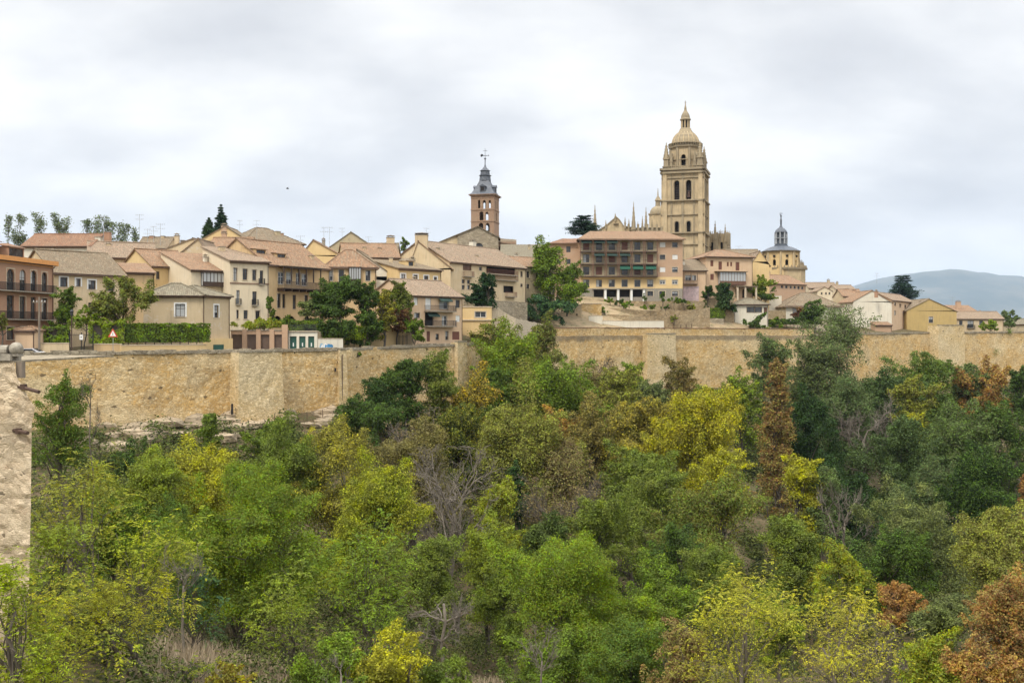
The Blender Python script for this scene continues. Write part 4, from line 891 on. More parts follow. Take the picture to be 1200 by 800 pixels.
# ================================================================== long gallery building (centre)
def hotel():
    D = 262.0; xa, xb = 680, 800; A = X(xa, D); g = gz(X(740, D), D) - .6
    R = empty('gallery_block', (A, D, g)); tag(R, 'long four-storey block with dark wooden balconies and green awnings below the cathedral', 'apartments')
    S = F / D; u = lambda px: (px - xa) / S; v = lambda py: Z(py, D) - g; L = u(xb); top = v(281)
    holes = []; sp = []
    xs = (687, 702, 717, 732, 747, 762)
    for j, (a, b) in enumerate(((283.5, 293), (298, 307.5), (312.5, 322))):
        for i, x in enumerate(xs):
            k = 'd' if (i + j) % 3 else 'e'; holes.append((u(x - 3.6), v(b), u(x + 3.6), v(a))); sp.append((k,) + holes[-1])
    for x in xs: holes.append((u(x - 3.4), v(336), u(x + 3.4), v(327.8))); sp.append(('w',) + holes[-1])
    for x, w_ in ((701.5, 5.6), (716.5, 5.6), (732, 5.8), (747, 5.6)): holes.append((u(x - w_), v(348), u(x + w_), v(339.5))); sp.append(('o',) + holes[-1])
    for x in (762, 776, 791): holes.append((u(x - 3.5), v(347), u(x + 3.5), v(341))); sp.append(('w',) + holes[-1])
    for j, (a, b) in enumerate(((284, 289.8), (298.5, 304), (313, 318.8), (328, 333))):
        for i, x in enumerate((776.5, 791)): holes.append((u(x - 3.2), v(b), u(x + 3.2), v(a))); sp.append((('p' if (i + j) % 2 == 0 else 'w') if j < 3 else 'l',) + holes[-1])
    m = MB()
    H1 = [h for h in holes]
    zb1, zb2 = v(338), v(324.5)
    def band(x0, x1, z0, z1, mat):
        hs = [(h[0] - x0, h[1], h[2] - x0, h[3]) for h in H1 if h[0] >= x0 - .01 and h[2] <= x1 + .01 and h[1] >= z0 - .01 and h[3] <= z1 + .01]
        m.panel((x0, 0, 0), (1, 0, 0), x1 - x0, z0, z1, hs, mat, .25)
    band(0, L, 0, zb1, 'stone_grey'); band(0, L, zb1, zb2, 'render_yellow'); band(0, u(770.5), zb2, top, 'render_grey'); band(u(770.5), L, zb2, top, 'brick_pale')
    m.quad((L, 0, 0), (L, 14, 0), (L, 14, top), (L, 0, top), 'brick_pale'); m.quad((0, 14, 0), (0, 0, 0), (0, 0, top), (0, 14, top), 'brick_pale'); m.quad((L, 14, 0), (0, 14, 0), (0, 14, top), (L, 14, top), 'brick_pale')
    m.quad((.1, 1.4, 0), (L - .1, 1.4, 0), (L - .1, 1.4, top), (.1, 1.4, top), 'interior_shade')
    m.build('wall', R)
    for s in sp: window(R, *s[1:], s[0], r=.22)
    # left brick wing
    w0 = u(646); zz = v(284); m = MB(); hl = [(x0 - w0, v(b), x1 - w0, v(a)) for x0, x1, a, b in ((u(653), u(657), 288, 294), (u(664), u(669), 288, 295), (u(653), u(657), 303, 309), (u(664), u(669), 303, 309), (u(664), u(669), 317, 323))]
    m.panel((w0, 1.5, 0), (1, 0, 0), -w0 - .01, 0, zz, hl, 'brick_pale', .2); m.quad((w0, 12, 0), (w0, 1.5, 0), (w0, 1.5, zz), (w0, 12, zz), 'brick_pale'); wing = m.build('wing', R)
    for h in hl: m = MB(); m.box(w0 + h[0], 1.66, h[1], w0 + h[2], 1.7, h[3], 'glass'); m.box(w0 + (h[0] + h[2]) / 2 - .04, 1.62, h[1], w0 + (h[0] + h[2]) / 2 + .04, 1.655, h[3], 'wood_dark'); m.build('window', wing)
    # galleries: slab, posts, rails per floor
    gx0, gx1 = u(679.5), u(770)
    for j, py in enumerate((296, 310.5, 324.8)):
        z = v(py); m = MB(); m.box(gx0, -1.3, z, gx1, -.004, z + .22, 'wood_dark'); m.box(gx0, -1.32, z + 1.15, gx1, -1.24, z + 1.22, 'wood_dark')
        n = int((gx1 - gx0) / .22)
        for i in range(n + 1): x = gx0 + (gx1 - gx0 - .04) * i / n; m.box(x, -1.3, z + .22, x + .035, -1.26, z + 1.15, 'iron')
        m.build('balcony', R)
    m = MB(); ys = [679.8, 694.3, 709.3, 724.3, 739.3, 754.3, 769.2]
    for x in ys:
        for q in (-.9, .9) if 680 < x < 769 else (0,):
            uu = u(x + q); m.box(uu - .09, -1.36, v(324.8) + .1, uu + .09, -1.18, v(281.5), 'wood_brown')
    m.build('balcony_post', R)
    m = MB(); m.box(gx0, -1.4, v(282.2), gx1, -1.1, v(281.2), 'wood_dark'); m.build('beam', R)
    for x, py, mt in [(687, 281.6, 'awning_dark'), (702, 281.6, 'awning_dark'), (717, 281.6, 'awning_dark'), (732, 296.8, 'awning_dark'), (717, 296.8, 'awning_dark'), (702, 296.8, 'awning_dark'), (732, 310.9, 'awning_green'), (747, 310.9, 'awning_green'), (762, 310.9, 'awning_green')]:
        a, c, z = u(x - 6.2), u(x + 6.2), v(py) - .08; m = MB(); dz = .55 if mt == 'awning_dark' else .9
        m.add([(a, -.75, z), (c, -.75, z), (c, -1.62, z - dz), (a, -1.62, z - dz), (c, -1.62, z - dz - .2), (a, -1.62, z - dz - .2)], [(0, 3, 2, 1), (3, 5, 4, 2)], mt); m.build('awning', R)
    m = MB()
    for x in (709.3, 724.3, 739.8, 754.4): uu = u(x); m.box(uu - .28, -.5, 0, uu + .28, -.003, v(339), 'paint_white')
    m.box(u(694), -.7, v(339), u(756), -.003, v(337.8), 'stone_grey'); m.build('porch', R)
    rf = MB(); zt = v(279.5); rz = v(270.5) + .6; o = 1.9
    strip(rf, (-.8, -o, zt - .2), (L + .7, -o + .6, zt - .2), (L - 4, 7, rz), (3, 7, rz), 'tile_orange', pitch=.2, th=.3)
    rf.poly([(L + .7, -o + .6, zt - .2), (L + .7, 15, zt - .2), (L - 4, 7, rz)], 'tile_orange'); rf.quad((L + .7, 15, zt - .2), (-.8, 15, zt - .2), (3, 7, rz), (L - 4, 7, rz), 'tile_orange'); rf.poly([(-.8, 15, zt - .2), (-.8, -o, zt - .2), (3, 7, rz)], 'tile_orange')
    strip(rf, (w0 - .7, .6, zz - .1), (-.82, .6, zz - .1), (0, 6, zz + 1.5), (w0 + 3, 6, zz + 1.5), 'tile_red', pitch=.2); rf.poly([(w0 - .7, 13, zz - .1), (w0 - .7, .6, zz - .1), (w0 + 3, 6, zz + 1.5)], 'tile_red')
    rf.build('roof', R)
hotel()

# ================================================================== carved-stone elements
def pinnacle(name, par, x, y, z, w, h, mat='sandstone_trim'):
    m = MB(); m.prism(x, y, z, z + h * .38, w * .72, w * .66, 4, mat, PI / 4); m.prism(x, y, z + h * .38, z + h * .42, w * .9, w * .9, 4, mat, PI / 4)
    m.prism(x, y, z + h * .42, z + h * .96, w * .6, w * .06, 8, mat, PI / 8)
    for k in range(5):
        f = .46 + .1 * k; r = w * .6 * (1 - (f - .42) / .56)
        for q in range(4):
            a = PI / 4 + q * PI / 2; cx, cy, cz = x + (r + w * .08) * math.cos(a), y + (r + w * .08) * math.sin(a), z + h * f; e = w * .13
            m.prism(cx, cy, cz - e, cz + e, e, e * .4, 4, mat)
    m.prism(x, y, z + h * .94, z + h, w * .13, w * .04, 6, mat)
    for q in range(4):
        a = PI / 4 + q * PI / 2; cx, cy = x + w * .62 * math.cos(a), y + w * .62 * math.sin(a)
        m.prism(cx, cy, z + h * .38, z + h * .56, w * .12, w * .02, 4, mat)
    return m.build(name, par)

def cathedral():
    D = 390.0; S = D / F; cx = 803.2
    R = empty('cathedral', (X(cx, D), D, 60), math.radians(-17.4)); tag(R, 'golden stone Gothic cathedral with a tall domed bell tower and many pinnacles', 'cathedral')
    zz = lambda py: Z(py, D - 7.5) - 60
    hw = 7.4; zt = zz(198)
    # bell tower shaft
    m = MB(); mat = 'sandstone'
    off = .0; c1, c2 = -2.2, 2.2
    holes = []
    for c in (c1, c2):
        holes.append((hw + c - .95, zz(234), hw + c + .95, zz(211), True)); holes.append((hw + c - .75, zz(272), hw + c + .75, zz(259), True))
    for k in range(4):
        a = k * PI / 2; U = (math.cos(a), math.sin(a), 0); O = (-hw * math.cos(a) + hw * math.sin(a), -hw * math.sin(a) - hw * math.cos(a), 0)
        m.panel(O, U, 2 * hw, 0, zt, holes, mat, .9)
    m.quad((-hw, -hw, zt), (hw, -hw, zt), (hw, hw, zt), (-hw, hw, zt), mat)
    m.box(-hw + 1.6, -hw + 1.6, 0, hw - 1.6, hw - 1.6, zt - .4, 'interior_shade')
    tower = m.build('bell_tower', R)
    # pilasters and buttresses (stepping in), string courses
    m = MB()
    for k in range(4):
        m.M = Matrix.Rotation(k * PI / 2, 4, 'Z')
        for x, w_, d in ((-hw + .75, .85, .75), (hw - .75, .85, .75), (0, .42, .4), (-4.2, .3, .28), (4.2, .3, .28)):
            m.box(x - w_, -hw - d, -2, x + w_, -hw - .002, zz(232) - .3, 'sandstone_trim' if w_ < .5 else 'sandstone')
            m.box(x - w_ * .85, -hw - d * .75, zz(232) - .298, x + w_ * .85, -hw - .002, zt - 1.2, 'sandstone_trim' if w_ < .5 else 'sandstone')
        for c in (c1, c2):   # archivolts
            for (zb_, ztp, ww) in ((zz(234), zz(211), .95), (zz(272), zz(259), .75)):
                n = 8; rc = ztp - ww
                for i in range(n):
                    a0, a1 = PI * i / n, PI * (i + 1) / n; r0, r1 = ww + .02, ww + .38
                    P = lambda a, r, y: (c - r * math.cos(a), y, rc + r * math.sin(a))
                    m.add([P(a0, r0, -hw - .16), P(a1, r0, -hw - .16), P(a1, r1, -hw - .16), P(a0, r1, -hw - .16), P(a0, r1, -hw), P(a1, r1, -hw)], [(0, 3, 2, 1), (3, 4, 5, 2)], 'sandstone_trim')
                for s in (-1, 1): m.box(c + s * (ww + .2) - .17, -hw - .16, zb_, c + s * (ww + .2) + .17, -hw - .001, rc, 'sandstone_trim')
                m.box(c - ww - .5, -hw - .28, zb_ - .35, c + ww + .5, -hw - .001, zb_, 'sandstone_trim')
        # parapet balustrade
        for i in range(13): x = -hw + 1 + i * (2 * hw - 2) / 12; m.box(x - .12, -hw - .2, zt + .02, x + .12, -hw + .05, zt + 1.1, 'sandstone_trim')
        m.box(-hw, -hw - .3, zt + 1.1, hw, -hw + .1, zt + 1.35, 'sandstone_trim')
    m.M = None
    for py, h_, o in ((203, .7, .95), (208.5, .3, .5), (235.5, .5, 1.0), (252, .3, .55), (273.5, .5, 1.0), (287, .3, .6), (199, .8, 1.1)):
        z = zz(py); q = hw + o
        for k in range(4):
            m.M = Matrix.Rotation(k * PI / 2, 4, 'Z'); m.box(-q, -q - .0, z, q - 2 * o if False else q, -hw - .0 + .01 * 0 - .001, z + h_, 'sandstone_trim')
        m.M = None
    m.build('buttress', tower)
    # louvres / bells in the belfry openings
    for k in (0, 1, 2, 3):
        for c in (c1, c2):
            m = MB(); m.M = Matrix.Rotation(k * PI / 2, 4, 'Z')
            if (k, c) == (0, c2):
                m.lathe(c, -hw + .9, [(.75, zz(231)), (.62, zz(229)), (.5, zz(225.5)), (.1, zz(224))], 12, 'rust_iron'); m.box(c - .9, -hw + .8, zz(224), c + .9, -hw + 1.0, zz(223), 'wood_dark'); m.build('bell', tower)
            else:
                for i in range(9): z = zz(233) + i * .62; m.box(c - .95, -hw + .55, z, c + .95, -hw + .75, z + .1, 'wood_dark')
                m.build('louvre', tower)
    # octagon
    ro = 5.8; z0, z1 = zt + .02, zz(170.5); m = MB(); oc = 2 * ro * math.sin(PI / 8); ap = ro * math.cos(PI / 8)
    for k in range(8):
        a = k * PI / 4; U = Vector((math.cos(a), math.sin(a), 0)); Nn = Vector((math.sin(a), -math.cos(a), 0)); O = Nn * ap - U * oc / 2
        m.panel(O, U, oc, z0, z1, [(oc / 2 - .85, zz(194), oc / 2 + .85, zz(179.5), True)] if k % 2 == 0 else [], mat, .7)
        m.M = Matrix.Rotation(a, 4, 'Z')
        if k % 2 == 0:
            m.box(-1.35, -ap - .22, z0, -1.0, -ap - .001, zz(183), 'sandstone_trim'); m.box(1.0, -ap - .22, z0, 1.35, -ap - .001, zz(183), 'sandstone_trim')
        m.M = None
    for k in range(8):
        a = PI / 8 + k * PI / 4; m.prism(ro * math.cos(a), ro * math.sin(a), z0, z1, .55, .5, 6, 'sandstone_trim')
    m.prism(0, 0, z0, z1 - .2, ap - 1.2, ap - 1.2, 8, 'interior_shade', PI / 8)
    m.prism(0, 0, z1, z1 + .6, ro + .75, ro + .9, 8, 'sandstone_trim', PI / 8); m.prism(0, 0, z0 + 3.9, z0 + 4.2, ro + .3, ro + .3, 8, 'sandstone_trim', PI / 8)
    for i in range(40):
        a = 2 * PI * i / 40; m.prism((ro + .55) * math.cos(a), (ro + .55) * math.sin(a), z1 + .6, z1 + 1.5, .14, .14, 4, 'sandstone_trim')
    m.prism(0, 0, z1 + 1.5, z1 + 1.75, ro + .75, ro + .75, 24, 'sandstone_trim', 0)
    m.build('octagon', tower)
    for sx in (-1, 1):
        for sy in (-1, 1):
            pinnacle('pinnacle', tower, sx * (hw - 1.1), sy * (hw - 1.1), zt, 1.9, 10.5)
            pinnacle('pinnacle', tower, sx * (hw - 3.0), sy * (hw - .7), zt, 1.0, 7.5); pinnacle('pinnacle', tower, sx * (hw - .7), sy * (hw - 3.0), zt, 1.0, 7.5)
    m = MB()   # flying props from corner pinnacles to the octagon
    for sx in (-1, 1):
        for sy in (-1, 1):
            m.tube([(sx * (hw - 1.4), sy * (hw - 1.4), zt + 3.2), (sx * 5.2, sy * 5.2, zt + 4.6), (sx * 4.4, sy * 4.4, zt + 6.4)], .6, 5, 'sandstone_trim')
    m.build('flying_buttress', tower)
    # dome: ribbed
    m = MB(); zb_ = z1 + .5; rd = 5.2; prof = [(rd + .1, zb_), (rd + .1, zb_ + .8)] + [(rd * math.cos(t), zb_ + .8 + 5.6 * math.sin(t)) for t in [i * PI / 2 / 9 for i in range(9)]] + [(1.3, zb_ + 6.6)]
    m.lathe(0, 0, prof, 24, 'sandstone_trim')
    for k in range(16):
        a = k * PI / 8; m.tube([((r + .08) * math.cos(a), (r + .08) * math.sin(a), z) for r, z in prof[2:-1]], .2, 4, 'sandstone')
    m.build('dome', tower)
    zl = zb_ + 6.0; m = MB(); m.lathe(0, 0, [(3.4, zl - 1.2), (2.7, zl - .1), (2.2, zl + .9), (2.1, zl + 1.2), (1.6, zl + 1.4)], 12, 'sandstone_trim')
    for k in range(8):
        a = k * PI / 4; m.prism(1.5 * math.cos(a), 1.5 * math.sin(a), zl + .9, zl + 4.4, .30, .26, 5, 'sandstone')
    m.prism(0, 0, zl + .9, zl + 4.4, .85, .85, 8, 'interior_shade'); m.lathe(0, 0, [(2.05, zl + 4.4), (2.1, zl + 4.8), (1.75, zl + 5.1), (1.65, zl + 6.0), (1.3, zl + 6.9), (.8, zl + 7.7), (.45, zl + 8.4), (.5, zl + 8.8), (.2, zl + 10.2), (.09, zl + 11.9)], 12, 'sandstone_trim')  # dark core paints the shade between the lantern columns
    m.box(-.45, -.05, zl + 11.2, .45, .05, zl + 11.32, 'iron'); m.build('lantern', tower)

    # ---- body of the church, laid out in the frame of the tower
    def P(px, Dp):   # world point -> local
        v = Vector((X(px, Dp), Dp, 0)) - Vector((X(cx, D), D, 0)); v.rotate(Matrix.Rotation(math.radians(17.4), 3, 'Z')); return v
    # west front gable
    q = Matrix.Rotation(math.radians(17.4), 4, 'Z')
    def Lz(py, Dp): return Z(py, Dp) - 60
    Dn = 384.0; m = MB(); m.M = q @ Matrix.Translation((X(722, Dn) - X(cx, D), Dn - D, 0)); s_ = Dn / F
    xl, xr = (700 - 722) * s_, (744 - 722) * s_
    ze = Lz(268, Dn); za = Lz(254.5, Dn)
    gp = [(xl, 0), (xr, 0), (xr, ze), (9 * s_ + 0, ze + .8), (4 * s_, Lz(258, Dn)), (0, za), (-4 * s_, Lz(258, Dn)), (-12 * s_, ze + 1), (xl, ze - 1)]
    m.poly([(a, 0, b) for a, b in gp], 'sandstone'); m.poly([(a, 8, b) for a, b in gp][::-1], 'sandstone')
    for a, b in zip(gp[2:], gp[3:]): m.quad((a[0], -.3, a[1] + .35), (a[0], 8, a[1] + .35), (b[0], 8, b[1] + .35), (b[0], -.3, b[1] + .35), 'tile_grey'); m.quad((a[0], -.3, a[1] - .1), (a[0], -.3, a[1] + .35), (b[0], -.3, b[1] + .35), (b[0], -.3, b[1] - .1), 'sandstone_trim')
    m.box(xl, -.5, Lz(272, Dn), xr, -.003, Lz(271, Dn), 'sandstone_trim'); m.prism(0, -.1, za - 2.6, za - 2.4, 1.0, 1.0, 16, 'sandstone_trim')
    m.build('west_gable', R)
    m = MB(); m.M = q @ Matrix.Translation((X(722, Dn) - X(cx, D), Dn - D, 0))
    m.box((697 - 722) * s_, 1, 0, (776 - 722) * s_, 40, Lz(273, Dn), 'sandstone'); m.box((735 - 722) * s_, 3, 0, (785 - 722) * s_, 38, Lz(266, Dn), 'sandstone_trim')
    m.add([((735 - 722) * s_, 2.5, Lz(266, Dn)), ((785 - 722) * s_, 2.5, Lz(266, Dn)), ((785 - 722) * s_, 38, Lz(266, Dn)), ((735 - 722) * s_, 38, Lz(266, Dn)), ((735 - 722) * s_, 20, Lz(261, Dn)), ((785 - 722) * s_, 20, Lz(261, Dn))], [(0, 1, 5, 4), (2, 3, 4, 5), (1, 2, 5), (3, 0, 4)], 'tile_brown')
    for i in range(8): x = (737 + i * 5.5 - 722) * s_; m.box(x - .4, .2, Lz(280, Dn), x + .4, .999, Lz(262.5 + (i % 2) * 3, Dn), 'sandstone_trim')
    m.build('nave', R)
    for px, py, w_, Dp, h in ((697.2, 240, 1.35, 384, 16), (742.5, 236.5, 1.35, 383, 17), (757, 242.5, 1.2, 390, 15), (752.8, 253, .85, 386, 9), (721, 249.5, .6, 383.5, 3.2), (732.5, 254, .55, 383.5, 4.5), (737, 256, .5, 383, 4), (764, 256, .7, 392, 7), (769, 262, .7, 388, 6), (747.5, 259, .6, 388, 6), (710, 257.5, .5, 383.5, 3.5)):
        v = P(px, Dp); pinnacle('pinnacle', R, v.x, v.y, Z(py, Dp) - 60 - h, w_, h)
    # crossing dome
    Dp = 425; v = P(771, Dp); sp = Dp / F; m = MB(); zb_ = Z(252, Dp) - 60
    m.prism(v.x, v.y, zb_ - 10, zb_, 10.5 * sp, 10.5 * sp, 8, 'sandstone', PI / 8); m.prism(v.x, v.y, zb_, zb_ + .6, 11.3 * sp, 11.3 * sp, 16, 'sandstone_trim')
    m.lathe(v.x, v.y, [(9.6 * sp, zb_ + .6)] + [(9.4 * sp * math.cos(t), zb_ + .8 + 8 * sp * math.sin(t) * 1.05) for t in [i * PI / 2 / 8 for i in range(8)]] + [(.5, zb_ + 9 * sp)], 20, 'sandstone_trim')
    zl = zb_ + 8.8 * sp; m.lathe(v.x, v.y, [(1.5, zl - .4), (1.1, zl + .2), (1.0, zl + 2.6), (1.4, zl + 2.8), (.9, zl + 3.8), (.3, zl + 4.8), (.08, zl + 8)], 10, 'sandstone_trim')
    m.build('crossing_dome', R)
    # transept and apse to the right of the tower
    Dp = 402; m = MB(); m.M = q @ Matrix.Translation((X(843, Dp) - X(cx, D), Dp - D, 0)); s_ = Dp / F
    pts = [(-14, 6), (-14, 0), (-4, -4), (8, -4), (12, 4), (12, 14)]
    zt_ = Lz(274, Dp)
    for (a, b), (c, d) in zip(pts, pts[1:]):
        O = Vector((a * s_, b * s_, 0)); U = Vector((c * s_, d * s_, 0)) - O; m.panel(O, U, U.length, 0, zt_ if c < 10 else Lz(277, Dp), [(U.length * .38, Lz(296, Dp), U.length * .62, Lz(284, Dp), True)] if U.length > 2.5 else [], 'sandstone', .5)
        m.prism(a * s_, b * s_, 0, zt_ + .4, .75, .7, 6, 'sandstone_trim')
    m.add([(a * .88 * s_, (b + 1.5) * s_, z) for z in (0, zt_ - .3) for a, b in pts], [(i, i + 1, i + 7, i + 6) for i in range(5)], 'interior_shade')
    m.poly([(a * s_, b * s_, zt_ - .2) for a, b in pts[1:-1]] + [(0, 14 * s_, zt_ - .2), (-14 * s_, 14 * s_, zt_ - .2)], 'tile_grey')
    m.box(-14 * s_, 6 * s_ + .01, 0, 16 * s_, 16 * s_, Lz(292, Dp), 'sandstone')
    for i in range(14): a = -13.5 + i * 1.85; m.prism(a * s_, (0 if a < -4 else -4.2) * s_ - .1, zt_ - .2, zt_ + 1.0, .14, .1, 4, 'sandstone_trim')
    m.build('apse', R)
    for px, py, w_, h in ((838, 258.5, 1.2, 12), (849.8, 262.5, 1.15, 11.5), (832.5, 270, .7, 6), (844, 269, .6, 5), (854, 273, .5, 4.5)):
        v = P(px, 400); pinnacle('pinnacle', R, v.x, v.y, Z(py, 400) - 60 - h, w_, h)
cathedral()

# ================================================================== brick church tower with slate spire
def church():
    D = 290.0; S = D / F; cx = 568.5
    R = empty('church', (X(cx, D), D, 55), math.radians(-12)); tag(R, 'stone church with a square brick bell tower and a grey slate spire', 'church')
    zz = lambda py: Z(py, D - 3.5) - 55
    w_ = 27.2 * S; hw = w_ / 2; zt = zz(227.8)
    f = lambda px: (px - 584.5) / 30.5 * 1.0 + 1.0   # fraction across the front face
    def H(x0, x1, y0, y1, arch=True): a, b = f(x0) * w_, f(x1) * w_; return (a, zz(y1), b, zz(y0), arch)
    front = [H(563.3, 566.4, 234, 243.8), H(569.8, 573.9, 234.5, 244.5), H(577.6, 580.6, 234.5, 244), H(565.4, 570.6, 247.6, 258), H(573.4, 577.2, 248.3, 258), H(564.4, 570.4, 261, 267.5), H(573.5, 578.9, 261.3, 273.5)]
    sidew = [(w_ * .3, zz(244), w_ * .42, zz(234.5), True), (w_ * .58, zz(244), w_ * .7, zz(234.5), True), (w_ * .4, zz(258), w_ * .6, zz(248), True)]
    m = MB()
    for k in range(4):
        a = k * PI / 2; U = (math.cos(a), math.sin(a), 0); O = (-hw * math.cos(a) + hw * math.sin(a), -hw * math.sin(a) - hw * math.cos(a), 0)
        m.panel(O, U, w_, 0, zt, front if k in (0,) else ([(w_ - h[2], h[1], w_ - h[0], h[3], True) for h in front] if k == 2 else sidew), 'mudejar_brick', .55)
        m.M = Matrix.Rotation(a, 4, 'Z')
        for py, h_, o in ((246, .22, .16), (259.7, .22, .16), (275, .25, .18), (232, .18, .12)): m.box(-hw - o, -hw - o, zz(py), hw + o - .3, -hw - .001, zz(py) + h_, 'mudejar_brick')
        m.box(-hw - .35, -hw - .35, zt - .35, hw, -hw - .001, zt - .1, 'mudejar_brick'); m.box(-hw - .6, -hw - .6, zt - .1, hw + .2, -hw - .001, zt + .12, 'wood_tan'); m.M = None
    tw = m.build('bell_tower', R)
    # slate spire: flared skirt, drum, bulb, mast
    r = hw * 1.414
    m = MB(); sq = lambda rr, z, n=4: [(rr * math.cos(PI / 4 + i * PI / 2), rr * math.sin(PI / 4 + i * PI / 2), z) for i in range(4)]
    rings = [(r * 1.13, zt + .12), (r * .98, zt + .5), (r * .78, zt + 1.6), (r * .62, zz(217)), (r * .48, zz(212.5)), (r * .41, zz(210)), (r * .42, zz(209.6))]
    V = []; Fc = []
    for rr, z in rings: V += sq(rr, z)
    for i in range(len(rings) - 1):
        for k in range(4): Fc.append((4 * i + k, 4 * i + (k + 1) % 4, 4 * i + 4 + (k + 1) % 4, 4 * i + 4 + k))
    m.add(V, Fc, 'slate')
    m.lathe(0, 0, [(r * .36, zz(210)), (r * .33, zz(204.5)), (r * .40, zz(203.6)), (r * .30, zz(202.8)), (r * .27, zz(198.6)), (r * .34, zz(198)), (r * .24, zz(196.8)), (r * .14, zz(195)), (r * .07, zz(193)), (.12, zz(190)), (.14, zz(184.6)), (.3, zz(184)), (.3, zz(183)), (.06, zz(182.4)), (.06, zz(180))], 8, 'slate', PI / 8)
    sp = m.build('spire', R)
    for k in range(4):
        m = MB(); m.M = Matrix.Rotation(k * PI / 2, 4, 'Z'); a = 1.0; z = zt + 1.0; yy = -hw * .93; m.box(-a * .75, yy - .1, z, a * .75, yy + 1.6, z + 1.35, 'slate')
        m.box(-a * .55, yy - .14, z + .2, a * .55, yy - .101, z + 1.2, 'interior_shade'); m.add([(-a, yy - .3, z + 1.353), (a, yy - .3, z + 1.353), (0, yy - .3, z + 2.0), (-a, yy + 1.9, z + 1.353), (a, yy + 1.9, z + 1.353), (0, yy + 1.9, z + 2.0)], [(0, 1, 2), (1, 4, 5, 2), (3, 0, 2, 5)], 'slate'); m.build('dormer', sp)
    m = MB(); z = zz(180); m.tube([(0, 0, z - .3), (0, 0, zz(171.5))], .05, 5, 'iron'); m.box(-.55, -.03, zz(174.5), .55, .03, zz(174.5) + .09, 'iron')
    m.box(-1.25, -.03, z - .05, .9, .03, z + .08, 'iron'); m.add([(-1.25, 0, z - .35), (-.6, 0, z - .1), (-.55, 0, z + .35), (-1.0, 0, z + .5), (-1.35, 0, z + .25)], [(0, 1, 2, 3, 4), (4, 3, 2, 1, 0)], 'iron'); m.add([(.9, 0, z - .2), (1.2, 0, z + .02), (.9, 0, z + .25)], [(0, 1, 2), (2, 1, 0)], 'iron'); m.build('weather_vane', sp)
    # nave front: broad stone gable with a round window
    qm = Matrix.Rotation(math.radians(12), 4, 'Z'); Df = 281.0; s_ = Df / F
    m = MB(); m.M = qm @ Matrix.Translation((X(560, Df) - X(cx, D), Df - D, 0))
    zl = lambda py: Z(py, Df) - 55
    cxw, czw, rw = 0.3, zl(289.5), 4.9 * s_; n = 20
    out = [((536 - 560) * s_, 0), ((584 - 560) * s_, 0), ((584 - 560) * s_, zl(278)), (0, zl(265.5)), ((536 - 560) * s_, zl(275))]
    pad = rw * 1.25; bx0, bx1, bz0, bz1 = cxw - pad, cxw + pad, czw - pad, czw + pad
    m.poly([(a, 0, b) for a, b in [out[0], (bx0, 0), (bx0, bz1), (bx0, zl(265.5) - (-(bx0)) * (zl(265.5) - zl(275)) / (24 * s_)), out[4]]], 'church_stone')
    m.poly([(a, 0, b) for a, b in [(bx1, 0), out[1], out[2], (bx1, zl(265.5) - bx1 * (zl(265.5) - zl(278)) / (24 * s_))]], 'church_stone')
    m.poly([(a, 0, b) for a, b in [(bx0, 0), (bx1, 0), (bx1, bz0), (bx0, bz0)]], 'church_stone')
    m.poly([(a, 0, b) for a, b in [(bx0, bz1), (bx1, bz1), (bx1, zl(265.5) - bx1 * (zl(265.5) - zl(278)) / (24 * s_)), (0, zl(265.5)), (bx0, zl(265.5) + bx0 * (zl(265.5) - zl(275)) / (24 * s_))]], 'church_stone')
    circ = [(cxw + rw * math.cos(2 * PI * i / n), czw + rw * math.sin(2 * PI * i / n)) for i in range(n)]
    def sqp(a):
        c, s = math.cos(a), math.sin(a); k = pad / max(abs(c), abs(s)); return (cxw + k * c, czw + k * s)
    for i in range(n):
        a0, a1 = 2 * PI * i / n, 2 * PI * (i + 1) / n; p0, p1 = sqp(a0), sqp(a1); c0, c1 = circ[i], circ[(i + 1) % n]
        pl_ = [(c0[0], 0, c0[1]), (p0[0], 0, p0[1])]
        for ac in (PI / 4, 3 * PI / 4, 5 * PI / 4, 7 * PI / 4):
            if a0 + 1e-4 < ac < a1 - 1e-4: q = sqp(ac); pl_.append((q[0], 0, q[1]))
        pl_ += [(p1[0], 0, p1[1]), (c1[0], 0, c1[1])]; m.poly(pl_, 'church_stone'); m.quad((c0[0], 0, c0[1]), (c1[0], 0, c1[1]), (c1[0], .7, c1[1]), (c0[0], .7, c0[1]), 'sandstone_trim')
    m.box((536 - 560) * s_, .72, 0, (584 - 560) * s_, 22, zl(280), 'church_stone'); m.poly([((536 - 560) * s_, .71, zl(281)), ((584 - 560) * s_, .71, zl(281)), ((584 - 560) * s_, .71, zl(278.5)), (0, .71, zl(266.5)), ((536 - 560) * s_, .71, zl(275.5))], 'interior_shade')
    nv = m.build('nave', R)
    m = MB(); m.M = qm @ Matrix.Translation((X(560, Df) - X(cx, D), Df - D, 0)); strip(m, ((534 - 560) * s_, 23, zl(275.5)), ((534 - 560) * s_, -.4, zl(275.5)), (0, -.4, zl(265)), (0, 23, zl(265)), 'tile_grey'); strip(m, ((586 - 560) * s_, -.4, zl(278.5)), ((586 - 560) * s_, 23, zl(278.5)), (0, 23, zl(265)), (0, -.4, zl(265)), 'tile_grey'); m.build('roof', nv)
    m = MB(); m.M = qm @ Matrix.Translation((X(560, Df) - X(cx, D), Df - D, 0)); m.box(cxw - rw, .45, czw - .08, cxw + rw, .52, czw + .08, 'wood_dark'); m.box(cxw - .08, .44, czw - rw, cxw + .08, .53, czw + rw, 'wood_dark'); m.poly([(a, .6, b) for a, b in circ], 'glass'); m.build('round_window', nv)
